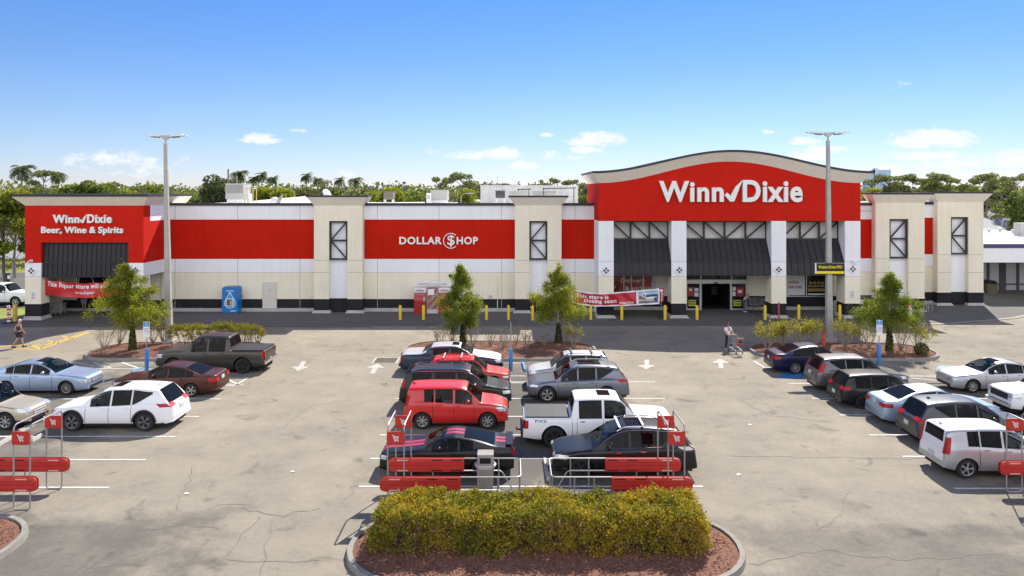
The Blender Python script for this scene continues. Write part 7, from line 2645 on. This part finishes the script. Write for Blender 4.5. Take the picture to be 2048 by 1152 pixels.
# bike rack
Yr_ = gy(625)
t = thing("bike_rack", "steel looped bike rack at the right corner of the first right tower", "bike rack", (gx(1854, Yr_), Yr_, .01))
b = MB()
for dx in (-.28, .14):
    for yy in (0,):
        b.tube([(dx, 0, 0), (dx, 0, .78)] + [(dx + .13 - .13 * math.cos(a), 0, .78 + .13 * math.sin(a)) for a in np.linspace(0.2, math.pi - .2, 7)] + [(dx + .26, 0, .78), (dx + .26, 0, .12)], .034, n=8)
b.build("loop", M_GALV, t, smooth=True)
# bins behind the tree and at the next shop
def bin_(px, py, w, h, label, m):
    x, y = gnd(px, py)
    t = thing("litter_bin", label, "litter bin", (x, y, .012))
    MB().rbox((0, 0, h * .38), (w, w * .8, h * .76), w * .12, axis=2).build("body", m, t, smooth=True)
    MB().lathe([(w * .55, 0), (w * .57, h * .05), (w * .4, h * .20), (0, h * .24)], (0, 0, h * .76), n=16).box(-w * .25, w * .25, -w * .52, -w * .3, h * .80, h * .90, 1).build("lid", [M_BLKPL, M_UNDER], t, smooth=True)
bin_(1968.5, 585, 1.0, 1.25, "brown litter bin by the next shop's windows, the left of two", mat("brown_bin", (.10, .085, .05), .7))
bin_(1981, 586.5, 1.0, 1.25, "brown litter bin by the next shop's windows, the right of two", mat("brown_bin", (.10, .085, .05), .7))
x, y = gnd(1727, 620)
t = thing("propane_cage", "dark gas bottle cage half hidden behind the right island's tree", "cage", (x, y, .012))
MB().box(-.55, .55, -.3, .3, .02, 1.25).build("body", mat("cage_dark", (.06, .065, .075), .5), t)
MB().lathe([(0, -.01), (.2, -.01), (.2, 0)], (-.25, -.3, .7), 'y', 16).build("logo", M_WVINYL, t)
MB().rbox((.2, 0, 1.42), (.5, .4, .34), .05, axis=2).build("lid", M_BLKPL, t)
# ash bin left of the right column
x, y = gnd(1673, 626)
t = thing("litter_bin", "grey litter bin left of the fourth entrance column", "litter bin", (x, y, .012))
MB().lathe([(.22, 0), (.26, .75), (.28, .78), (.22, .98), (0, 1.0)], n=16).build("body", M_GREYM, t, smooth=True)

# ------------------------------------------------------------------ rooftop plant
def roof_unit(px0, px1, py0, py1, Y, label, m=M_GREYM, depth=1.8, z0=8.15, grille=True, stand=False):
    x0, x1, zb, zt = gx(px0, Y), gx(px1, Y), gz(py1, Y), gz(py0, Y)
    t = thing("rooftop_unit", label, "rooftop unit", ((x0 + x1) / 2, Y, z0), 0, "rooftop units")
    w = (x1 - x0) / 2
    MB().box(-w, w, 0, depth, max(zb - z0, .15), zt - z0).box(-w - .02, w + .02, -.02, depth + .02, zt - z0, zt - z0 + .05).build("housing", m, t)
    if grille:
        g = MB()
        h0, h1 = max(zb - z0, .15) + (zt - zb) * .40, zt - z0 - .08
        n = 9
        g.box(-w * .92, w * .92, -.012, 0, h0, h1, 1)
        for i in range(n):
            z = h0 + (h1 - h0) * (i + .5) / n
            g.box(-w * .92, w * .92, -.035, -.012, z - .02, z + .02)
        g.build("grille", [m, mat("louvre_dark", (.16, .15, .13), .7)], t)
    if stand:
        s = MB()
        for sx in (-w + .06, w - .06):
            for yy in (.1, depth - .1):
                s.box(sx - .05, sx + .05, yy - .05, yy + .05, 0, max(zb - z0, .15))
        s.build("stand", M_WPLAIN, t)
    else:
        MB().box(-w * .9, w * .9, .1, depth - .1, 0, max(zb - z0, .15)).build("kerb_base", M_WPLAIN, t)
    return t
roof_unit(451, 487, 368, 398, 66, "tall beige rooftop unit with louvres left of the yellow ladder frame")
roof_unit(767, 786, 384, 399, 68, "small framed rooftop unit with a dark coil face behind the dollar sign wall", mat("bronze_metal", (.20, .17, .13), .6), depth=1.0, stand=True)
roof_unit(861, 894, 381, 400, 72, "wide beige rooftop unit with a white box at its side", depth=2.2, grille=False)
roof_unit(991, 1010, 382, 396, 66, "dark condenser unit on a white stand before the roof screen", mat("condenser_grey", (.09, .085, .08), .6), depth=.9, stand=True)
roof_unit(1018, 1056, 383, 390, 69, "low beige fan unit behind the right pilaster, left of two", depth=1.4, grille=False)
roof_unit(1066, 1112, 383, 390, 70, "low beige fan unit behind the right pilaster, right of two", depth=1.4, grille=False)
Y = 71
t = thing("electrical_box", "white electrical box beside the wide beige rooftop unit", "box", (gx(857, Y), Y, 8.15))
MB().box(-.2, .2, 0, .5, .15, gz(386, Y) - 8.15).box(-.36, -.22, .05, .4, .0, gz(396, Y) - 8.15, 1).build("housing", [M_WPLAIN, M_BLKPL], t)
MB().box(-.12, .12, -.02, 0, gz(398, Y) - 8.15, gz(390, Y) - 8.15).build("cover", M_GREYM, t)
# corrugated screen
Y = 78
x0, x1, zt = gx(961, Y), gx(1156, Y), gz(372, Y)
t = thing("roof_screen", "large white corrugated metal penthouse on the roof left of the red gable", "roof screen", ((x0 + x1) / 2, Y, 8.15))
c = MB()
n = 88
rows = []
for i in range(n + 1):
    x = x0 + (x1 - x0) * i / n - (x0 + x1) / 2
    dy = .05 * (i % 2)
    rows.append([(x, dy, 0), (x, dy, zt - 8.15)])
c.grid(rows)
c.box(x0 - (x0 + x1) / 2, x1 - (x0 + x1) / 2, .06, 7, 0, zt - 8.15 - .01)
c.build("cladding", mat("corrugated_white", (.64, .63, .60), .55, var=.2, vscale=.8), t)
MB().box(x0 - (x0 + x1) / 2 - .05, x1 - (x0 + x1) / 2 + .05, -.05, 7.05, zt - 8.15, zt - 8.15 + .06).build("cap_flashing", M_WPLAIN, t)
# pipes
for (a, b, c_, lb) in ((1035, 1062, 379.5, "short dark pipe above the left low fan unit"), (1085, 1152, 377.5, "long dark pipe above the right low fan unit")):
    Y = 69.5
    t = thing("roof_pipe", lb, "pipe", (gx(a, Y), Y, 8.15))
    p = MB().tube([(0, 0, gz(c_, Y) - 8.15), (gx(b, Y) - gx(a, Y), 0, gz(c_, Y) - 8.15 + .08)], .05, n=6)
    p.tube([(.1, 0, 0), (.1, 0, gz(c_ - 2, Y) - 8.15)], .04, n=6)
    p.tube([(gx(b, Y) - gx(a, Y) - .2, 0, 0), (gx(b, Y) - gx(a, Y) - .2, 0, gz(c_, Y) - 8.15 + .1)], .04, n=6)
    p.build("pipe", mat("dark_pipe", (.05, .045, .05), .6), t)
# masts
for (px, py, Y, r, lb, m) in ((456.5, 338, 67.5, .10, "weathered wooden mast behind the tall rooftop unit", mat("weathered_wood", (.24, .19, .12), .9)), (474, 352, 67.5, .05, "thin grey vent pipe on the tall rooftop unit", M_GREYM), (995, 352, 90, .045, "thin mast behind the roof screen", M_GREYM)):
    t = thing("mast", lb, "mast", (gx(px, Y), Y, 8.15))
    MB().tube([(0, 0, 0), (0, 0, gz(py, Y) - 8.15)], [r, r * .8], n=8).build("shaft", m, t)
    MB().lathe([(r * 2.2, 0), (r * 2.2, .06), (r, .12)], n=8).build("foot", m, t)
Y = 66.5
t = thing("ladder_frame", "yellow hatch guard frame right of the tall rooftop unit", "guard rail", (gx(498, Y), Y, 8.15))
l = MB()
a, b, zt = gx(490, Y) - gx(498, Y), gx(506, Y) - gx(498, Y), gz(377, Y) - 8.15
for xx in (a, b, a + .2):
    l.tube([(xx, 0, 0), (xx, 0, zt)], .035, n=6)
l.tube([(a, 0, zt), (b, 0, zt)], .035, n=6)
l.tube([(a, .9, 0), (a, .9, zt), (b, .9, zt), (b, .9, 0)], .035, n=6)
l.tube([(b, 0, zt), (b, .9, zt)], .035, n=6)
l.build("frame", mat("pale_yellow_rail", (.60, .46, .22), .5), t)
MB().box(a + .3, a + .55, .02, .2, zt * .4, zt * .75).build("box", M_WPLAIN, t)
def dish(px, py, Y, r, tilt, label, m):
    t = thing("satellite_dish", label, "satellite dish", (gx(px, Y), Y, 8.15), 0, "satellite dishes")
    h = gz(py, Y) - 8.15
    MB().tube([(0, 0, 0), (0, 0, h)], .04, n=6).build("mount", M_GREYM, t)
    d = MB().lathe([(0, .12), (r * .5, .08), (r, -.06), (r * .98, -.08), (r * .5, .06), (0, .10)], n=20)
    o = d.build("reflector", m, t, smooth=True)
    o.location = (0, 0, h)
    o.rotation_euler = tilt
dish(549, 402, 67, .42, (R(70), R(10), R(10)), "pale round satellite dish on the roof, left of two", M_WPLAIN)
dish(559, 399, 67, .55, (R(60), R(-40), R(-40)), "tan satellite dish tilted sideways, right of the pale one", mat("tan_dish", (.42, .36, .26), .6))
dish(655, 387, 76, .55, (R(50), R(40), R(30)), "white satellite dish peeping over the left pilaster", M_WPLAIN)

# ------------------------------------------------------------------ next shop, houses, tower block
Yn, Yg = 67.6, 72.6
t = thing("shop_building", "low white neighbouring shop with a purple roof edge and dark framed windows", "shop", (gx(1968, Yn) + 8, Yn, 0))
xa, xb = gx(1940, YR2), 82
MB().box(gx(1966, Yn), xb, Yn, Yn + .4, gz(525, Yn), gz(496, Yn)).box(gx(1966, Yn), xb, Yn + .4, Yg, gz(525, Yn), gz(525, Yn) + .12).build("fascia", M_WHITE, t, world=True)
MB().box(gx(1966, Yn), xb, Yn - .06, Yn + .5, gz(496, Yn), gz(488, Yn)).build("roof_edge", mat("purple_trim", (.055, .045, .14), .5), t, world=True)
MB().box(gx(1966, Yn), xb, Yn + .5, 112, gz(496, Yn) - .1, gz(496, Yn) + .05).build("roof", M_ROOF, t, world=True)
g = MB().box(xa, xb, Yg + .1, Yg + .2, 0, gz(520, Yg))
gw = g.build("window", mat("blinded_glass", (.42, .43, .44), .25, var=.1, vscale=.3), t, world=True)
fr = MB()
for px in (1977, 2006, 2036.5, 2068, 2100):
    w_ = .11 if px != 2006 else .3
    fr.box(gx(px, Yg) - w_, gx(px, Yg) + w_, Yg, Yg + .1, 0, gz(524, Yg))
fr.box(xa, xb, Yg + .004, Yg + .1, gz(568.5, Yg) - .06, gz(568.5, Yg) + .06)
fr.box(xa, xb, Yg + .003, Yg + .1, 0, .16)
fr.box(xa, xb, Yg + .002, Yg + .1, gz(526, Yg), gz(524, Yg))
fr.build("frame", mat("bronze_frame", (.05, .042, .045), .5), gw, world=False).location = (0, 0, 0)
for o in gw.children: o.location = (0, 0, 0)
def roof_vent(px, py, Y, label, w=.3, h=.35):
    t = thing("roof_vent", label, "roof vent", (gx(px, Y), Y, gz(496, Yn) + .05))
    MB().lathe([(w * .5, 0), (w * .5, h), (w * .8, h), (w * .8, h + .1), (0, h + .16)], n=10).build("pipe", M_GREYM, t)
    MB().lathe([(w, 0), (w, .04), (0, .05)], n=10).build("flange", M_ROOF, t)
roof_vent(1978, 470, 92, "small vent pipe on the neighbouring shop's white roof, leftmost"); roof_vent(2000, 468, 94, "small vent pipe on the neighbouring shop's white roof, middle"); roof_vent(2026, 472, 90, "small vent pipe on the neighbouring shop's white roof, rightmost")
Y = 84
t = thing("rooftop_unit", "grey unit on the neighbouring shop's roof at the right edge", "rooftop unit", (gx(2050, Y), Y, gz(496, Yn) + .05), 0, "rooftop units")
MB().box(-.5, .8, 0, 1.2, .1, 1.5).build("housing", M_GREYM, t); MB().box(-.55, .85, -.05, 1.25, 0, .1).build("kerb_base", M_WPLAIN, t)
def house(px0, px1, pyr, pye, Y, d, label, mr, mw, hip=.25):
    x0, x1 = gx(px0, Y), gx(px1, Y)
    zr, ze = gz(pyr, Y + d / 2), gz(pye, Y)
    t = thing("house", label, "house", ((x0 + x1) / 2, Y, 0), 0, "houses behind the shops")
    w = (x1 - x0) / 2
    MB().box(-w + .5, w - .5, .5, d - .5, 0, ze).build("wall", mw, t)
    hx = w * (1 - hip)
    MB().add([(-w, 0, ze), (w, 0, ze), (w, d, ze), (-w, d, ze), (-hx, d / 2, zr), (hx, d / 2, zr)], [(0, 1, 5, 4), (1, 2, 5), (2, 3, 4, 5), (3, 0, 4), (3, 2, 1, 0)]).build("roof", mr, t)
    f = MB().box(-w - .05, w + .05, -.06, .05, ze - .25, ze)
    f.build("fascia_board", M_WPLAIN, t)
M_SHING = mat("grey_shingles", (.33, .34, .36), .9, var=.15, vscale=3)
M_SHTAN = mat("tan_shingles", (.42, .31, .20), .9, var=.15, vscale=3)
house(1940, 2045, 431, 458, 98, 14, "house with a broad pale grey hip roof just above the shop roof", M_SHING, M_CREAM, .5)
house(1985, 2120, 418, 437, 118, 12, "house with a darker grey roof behind the pale grey hip roof", mat("dark_shingles", (.22, .23, .25), .9), M_WHITE, .3)
house(1955, 2030, 405, 412, 140, 12, "house with a tan roof among the trees at the right", M_SHTAN, M_CREAM, .2)
house(2032, 2120, 435, 460, 96, 10, "house with a slate grey roof cut by the right edge", mat("dark_shingles", (.22, .23, .25), .9), M_WHITE, .4)
Y = 108
t = thing("house", "pale flat-walled house glimpsed through the tree at the left edge", "house", (gx(14, Y), Y, 0), 0, "houses behind the shops")
MB().box(-5, 6.5, 0, 8, 0, gz(438, Y)).box(-5.3, 6.8, -.3, 8.3, gz(438, Y), gz(434, Y)).build("wall", M_WHITE, t)
MB().box(-3, -2, -.02, 0, 1, 2.4).box(3.0, 4.2, -.02, 0, 1, 2.4).build("window", M_GLASSD, t)
Y = 150
t = thing("house", "pale house between the pine trunks at the right", "house", (gx(2010, Y), Y, 0), 0, "houses behind the shops")
MB().box(-3.2, 3.2, 0, 8, 0, gz(390, Y)).build("wall", M_WHITE, t)
MB().box(-3.4, 3.4, -.2, 8.2, gz(390, Y), gz(387, Y)).build("roof", M_SHING, t)
# tower block far away
Y = 1500
t = thing("tower_block", "pale blue tower block far beyond the pines right of the red gable", "tower block", (gx(1767, Y), Y, 0))
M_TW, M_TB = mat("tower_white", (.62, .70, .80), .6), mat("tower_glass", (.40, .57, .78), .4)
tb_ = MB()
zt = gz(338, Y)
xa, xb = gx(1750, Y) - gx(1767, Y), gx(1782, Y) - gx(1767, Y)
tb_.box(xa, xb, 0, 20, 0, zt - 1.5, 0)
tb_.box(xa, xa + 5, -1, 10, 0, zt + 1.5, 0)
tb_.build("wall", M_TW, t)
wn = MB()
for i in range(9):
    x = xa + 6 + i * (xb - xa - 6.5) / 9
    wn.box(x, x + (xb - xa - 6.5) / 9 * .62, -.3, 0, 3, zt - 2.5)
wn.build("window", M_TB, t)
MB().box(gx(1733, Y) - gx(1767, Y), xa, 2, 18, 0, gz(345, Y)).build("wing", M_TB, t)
# left yard: wire fence posts and a meter box
for i, (px, py) in enumerate(((-18, 566), (7, 571), (25, 569))):
    x, y = gnd(px, py)
    t = thing("fence_post", ("thin fence post cut by the left edge of the field", "thin leaning fence post left of the dark meter post", "thin upright fence post right of the dark meter post")[i], "fence post", (x, y, 0), 0, "fence posts along the side street")
    MB().tube([(0, 0, 0), ((-.25, -.3, 0)[i], 0, 2.3)], .05, n=6).build("shaft", M_GALV, t)
    MB().lathe([(.14, 0), (.12, .08), (0, .09)], n=8).build("foot", M_CONC, t)
x, y = gnd(15.5, 572)
t = thing("meter_post", "dark stubby meter post with a white label in the grass", "post", (x, y, 0))
MB().rbox((0, 0, .65), (.36, .3, 1.3), .05, axis=2).build("body", M_BLKPL, t)
MB().box(.06, .34, -.16, -.15, .75, 1.1).build("notice", M_WVINYL, t)
# a distant street lamp over the wood
Y = 96
t = thing("street_lamp", "small curved street lamp before the bright round tree on the roofline", "street lamp", (gx(922, Y), Y, 0))
MB().tube([(0, 0, 0), (0, 0, gz(391, Y)), (.4, 0, gz(387.5, Y)), (1.1, 0, gz(386.5, Y))], .05, n=6).build("pole", M_GALV, t)
MB().rbox((1.3, 0, gz(386.5, Y)), (.6, .25, .12), .05, axis=1).build("lamp_head", M_GREYM, t)

# litter on the asphalt: a few scraps
for i, (px, py) in enumerate(((608, 693), (1478, 950), (1240, 985), (905, 1000), (1500, 850), (1345, 700), (585, 944), (373, 988), (1320, 960))):
    x, y = gnd(px, py)
    t = MB().add([(-.07, -.05, 0), (.08, -.04, .012), (.06, .05, .004), (-.05, .06, .015)], [(0, 1, 2, 3)]).build("paper_scrap", M_WVINYL)
    t.location = (x, y, .012)
    tag(t, ("white paper scrap on the lane left of the middle cars", "tiny pale scrap on the bare right aisle, farther from the hedge", "tiny pale scrap near the right corral", "tiny pale scrap near the left middle corral's panels", "tiny pale scrap in the right aisle by the small car row", "tiny pale scrap near the shade edge by the right arrows", "tiny pale scrap in the left aisle above the tar crack", "tiny pale scrap low in the left aisle", "tiny pale scrap beside the glossy black crossover's tail")[i], "paper scrap", "scraps of litter on the asphalt")
# ------------------------------------------------------------------ people
M_SKIN = mat("skin", (.46, .25, .17), .6)
M_SKINT = mat("tanned_skin", (.42, .21, .13), .6)
def skin_mesh(name, nodes, edges, m, parent, root=0, sub=2):
    me = bpy.data.meshes.new(name)
    me.from_pydata([n[0] for n in nodes], edges, [])
    o = bpy.data.objects.new(name + "_tmp", me)
    COL.objects.link(o)
    sk = o.modifiers.new("skin", 'SKIN')
    sk.use_smooth_shade = True
    for i, n in enumerate(nodes):
        v = me.skin_vertices[0].data[i]
        r = n[1] if isinstance(n[1], tuple) else (n[1], n[1])
        v.radius = r
        v.use_root = (i == root)
    ss = o.modifiers.new("sub", 'SUBSURF')
    ss.levels = sub
    ss.render_levels = sub
    bpy.context.view_layer.update()
    dg = bpy.context.evaluated_depsgraph_get()
    m2 = bpy.data.meshes.new_from_object(o.evaluated_get(dg))
    bpy.data.objects.remove(o)
    m2.name = name
    m2.materials.clear()
    m2.materials.append(m)
    m2.polygons.foreach_set('use_smooth', [True] * len(m2.polygons))
    r = bpy.data.objects.new(name, m2)
    COL.objects.link(r)
    r.parent = parent
    return r
def person(label, x, y, rz, joints, hair, top, bottom, sleeves=True, shorts=False, skin=M_SKIN, height=1.72, shoe=None, hair_long=False, group=None, glasses=False):
    """joints: dict of points in a body frame facing +X (Z up, Y left), metres for a 1.72 m figure"""
    t = thing("person", label, "person", (x, y, .012), rz, group, height / 1.72)
    J = {k: Vector(v) for k, v in joints.items()}
    N, E, idx = [], [], {}
    def nd(k, p, r, par=None):
        idx[k] = len(N)
        N.append((tuple(p), r))
        if par is not None: E.append((idx[par], idx[k]))
    nd('pelvis', J['pelvis'], (.13, .10))
    nd('waist', J['pelvis'].lerp(J['chest'], .5), (.115, .095), 'pelvis')
    nd('chest', J['chest'], (.15, .105), 'waist')
    nd('neck', J['neck'], .058, 'chest')
    up = (J['head'] - J['neck']).normalized()
    nd('chin', J['neck'] + up * .075, (.066, .072), 'neck')
    nd('face', J['neck'] + up * .145, (.078, .092), 'chin')
    nd('crown', J['neck'] + up * .215, (.07, .08), 'face')
    fwd = J['look'].normalized()
    nd('nose', J['neck'] + up * .13 + fwd * .105, .014, 'face')
    sidev = up.cross(fwd).normalized()
    for s, sg in (('l', 1), ('r', -1)):
        nd('ear' + s, J['neck'] + up * .14 + sidev * sg * .088, .018, 'face')
        nd('sh' + s, J['sh' + s], .060, 'chest')
        nd('el' + s, J['el' + s], .043, 'sh' + s)
        nd('wr' + s, J['wr' + s], .030, 'el' + s)
        d = (J['wr' + s] - J['el' + s]).normalized()
        d2 = (d + Vector(J.get('hand' + s, d))).normalized()
        pal = J['wr' + s] + d2 * .075
        nd('palm' + s, pal, (.036, .020), 'wr' + s)
        side = d2.cross(Vector((0, 0, 1)))
        side = side.normalized() if side.length > .1 else Vector((1, 0, 0))
        curl = d2.cross(side).normalized() * .03
        for fi, (o, L_) in enumerate(((-.030, .060), (-.010, .072), (.010, .068), (.029, .052))):
            a = pal + side * o + d2 * .035
            nd('f%s%d' % (s, fi), a, .010, 'palm' + s)
            nd('g%s%d' % (s, fi), a + d2 * L_ * .6 + curl * .4, .009, 'f%s%d' % (s, fi))
            nd('h%s%d' % (s, fi), a + d2 * L_ * .85 + curl, .007, 'g%s%d' % (s, fi))
        th = pal - d2 * .03 + side * -.036
        nd('t%s' % s, th, .011, 'palm' + s)
        nd('u%s' % s, th + d2 * .045 - side * .02 + curl * .4, .009, 't' + s)
        nd('hip' + s, J['hip' + s], .085, 'pelvis')
        nd('kn' + s, J['kn' + s], .056, 'hip' + s)
        nd('ca' + s, J['kn' + s].lerp(J['an' + s], .35), .054, 'kn' + s)
        nd('an' + s, J['an' + s], .036, 'ca' + s)
        nd('to' + s, J['to' + s], (.035, .028), 'an' + s)
    skin_mesh("body", N, E, skin, t)
    # clothes follow the same skeleton
    def sub(keys, grow, name, m, links, trims=None):
        n2 = [(N[idx[k]][0] if not (trims and k in trims) else tuple(trims[k]), tuple(a + grow for a in (N[idx[k]][1] if isinstance(N[idx[k]][1], tuple) else (N[idx[k]][1],) * 2))) for k in keys]
        return skin_mesh(name, n2, [(keys.index(a), keys.index(b)) for a, b in links], m, t)
    ks, ln, tr = ['pelvis', 'waist', 'chest', 'shl', 'shr'], [('pelvis', 'waist'), ('waist', 'chest'), ('chest', 'shl'), ('chest', 'shr')], {}
    if sleeves:
        ks += ['ell', 'elr']; ln += [('shl', 'ell'), ('shr', 'elr')]
        if sleeves == 'short':
            tr = {'ell': J['shl'].lerp(J['ell'], .75), 'elr': J['shr'].lerp(J['elr'], .75)}
        else:
            ks += ['wrl', 'wrr']; ln += [('ell', 'wrl'), ('elr', 'wrr')]
    sub(ks, .018, "shirt", top, ln, tr)
    ks = ['pelvis', 'hipl', 'hipr', 'knl', 'knr']
    ln = [('pelvis', 'hipl'), ('pelvis', 'hipr'), ('hipl', 'knl'), ('hipr', 'knr')]
    tr = {}
    if shorts:
        tr = {'knl': J['hipl'].lerp(J['knl'], .86), 'knr': J['hipr'].lerp(J['knr'], .86)}
    else:
        ks += ['anl', 'anr']; ln += [('knl', 'anl'), ('knr', 'anr')]
    sub(ks, .024, "shorts" if shorts else "trousers", bottom, ln, tr)
    for s in 'lr':
        a, b_ = J['an' + s], J['to' + s]
        d = (b_ - a)
        d.z = 0
        d = d.normalized() if d.length > .01 else Vector((1, 0, 0))
        lo = Vector((a.x, a.y, min(a.z, b_.z) - .03))
        sh = MB()
        ang = math.atan2(d.y, d.x)
        sh.rbox((0, 0, .03), (.27, .095, .07), .03, axis=1).sphere((.085, 0, .035), (.07, .05, .04), n=6).sphere((-.07, 0, .06), (.06, .045, .06), n=6)
        o = sh.build("shoe", shoe or M_BLKPL, t, smooth=True)
        o.location = (lo.x + d.x * .07, lo.y + d.y * .07, max(0, lo.z - .04))
        o.rotation_euler = (0, 0, ang)
    h = MB()
    hc = J['neck'] + up * .20 - fwd * .018
    h.sphere(tuple(hc), (.098, .094, .085), n=8)
    if hair_long:
        h.sphere(tuple(J['neck'] + up * .06 - fwd * .085), (.06, .085, .17), n=8)
    h.build("hair", hair, t, smooth=True)
    if glasses:
        g = MB()
        for sg in (-1, 1):
            c = J['neck'] + up * .155 + fwd * .094 + sidev * sg * .035
            g.sphere(tuple(c), (.016, .030, .022), n=6)
        g.build("sunglasses", M_BLKPL, t)
    else:
        g = MB()
        for sg in (-1, 1):
            g.sphere(tuple(J['neck'] + up * .155 + fwd * .088 + sidev * sg * .033), (.008, .012, .008), n=5)
        g.build("eye", M_BLKPL, t)
    return t
def pose(**k):
    d = dict(pelvis=(0, 0, .93), chest=(.0, 0, 1.27), neck=(.01, 0, 1.45), head=(.03, 0, 1.66), look=(1, 0, 0),
             shl=(0, .175, 1.38), shr=(0, -.175, 1.38), ell=(-.03, .22, 1.11), elr=(-.03, -.22, 1.11), wrl=(.06, .23, .87), wrr=(.06, -.23, .87),
             hipl=(0, .09, .88), hipr=(0, -.09, .88), knl=(.03, .10, .49), knr=(.03, -.10, .49), anl=(0, .10, .085), anr=(0, -.10, .085), tol=(.13, .12, .035), tor=(.13, -.12, .035))
    d.update(k)
    return d
# man walking away on the yellow hatching
x, y = gnd(37, 695)
person("man in a dark sleeveless top and navy shorts walking away across the yellow hatching", x, y, R(62),
       pose(chest=(.03, 0, 1.27), neck=(.06, 0, 1.45), head=(.10, 0, 1.66), shl=(.02, .18, 1.38), shr=(.02, -.18, 1.38), ell=(-.10, .22, 1.13), wrl=(-.06, .23, .88), elr=(.03, -.24, 1.12), wrr=(.20, -.22, .93),
            knl=(-.02, .10, .50), anl=(-.28, .11, .16), tol=(-.22, .12, .04), knr=(.16, -.10, .50), anr=(.22, -.10, .085), tor=(.35, -.11, .035)),
       mat("white_hair", (.62, .58, .50), .8), mat("dark_tank_top", (.035, .037, .036), .9), mat("navy_shorts", (.022, .028, .038), .9), sleeves=False, shorts=True, skin=M_SKIN, height=1.74)
# woman with the cart
person("dark-haired woman in sunglasses, white top and jeans pushing a red-trimmed cart", xw - .24, yw + .80, R(-78),
       pose(chest=(.03, 0, 1.27), ell=(.10, .24, 1.13), elr=(.10, -.24, 1.13), wrl=(.32, .19, 1.02), wrr=(.32, -.19, 1.02), handl=(1, 0, 0), handr=(1, 0, 0), knl=(.12, .10, .50), anl=(.16, .10, .085), tol=(.29, .11, .035), knr=(-.04, -.10, .49), anr=(-.16, -.10, .10), tor=(-.05, -.11, .035)),
       mat("dark_hair", (.02, .014, .011), .6), mat("white_top", (.72, .71, .76), .8), mat("dark_jeans", (.020, .028, .055), .9), sleeves='short', height=1.66, hair_long=True, glasses=True, shoe=M_GREYM)
# bent shopper at the entrance
x, y = gnd(1488, 624)
person("grey-haired shopper in a pale top and jeans leaning over carts at the entrance", x, y, R(3),
       pose(pelvis=(-.03, 0, .92), chest=(.16, 0, 1.20), neck=(.28, 0, 1.33), head=(.40, 0, 1.47), shl=(.22, .17, 1.28), shr=(.22, -.17, 1.28), ell=(.36, .22, 1.08), elr=(.36, -.22, 1.08), wrl=(.55, .2, 1.05), wrr=(.55, -.2, 1.05), handl=(1, 0, 0), handr=(1, 0, 0), look=(1, 0, -.4)),
       mat("grey_hair", (.42, .40, .38), .8), mat("pale_grey_top", (.45, .45, .46), .8), mat("blue_jeans", (.085, .11, .15), .9), sleeves='short', height=1.70, shoe=M_GREYM)
# man under the liquor banner
x, y = gnd(173.5, 622)
person("man in a dark shirt and pale blue shorts standing behind the liquor banner", x, y - .35, R(-95), pose(),
       mat("dark_hair", (.02, .014, .011), .6), mat("black_shirt", (.012, .012, .013), .9), mat("pale_blue_shorts", (.30, .38, .55), .9), sleeves='short', shorts=True, height=1.78)
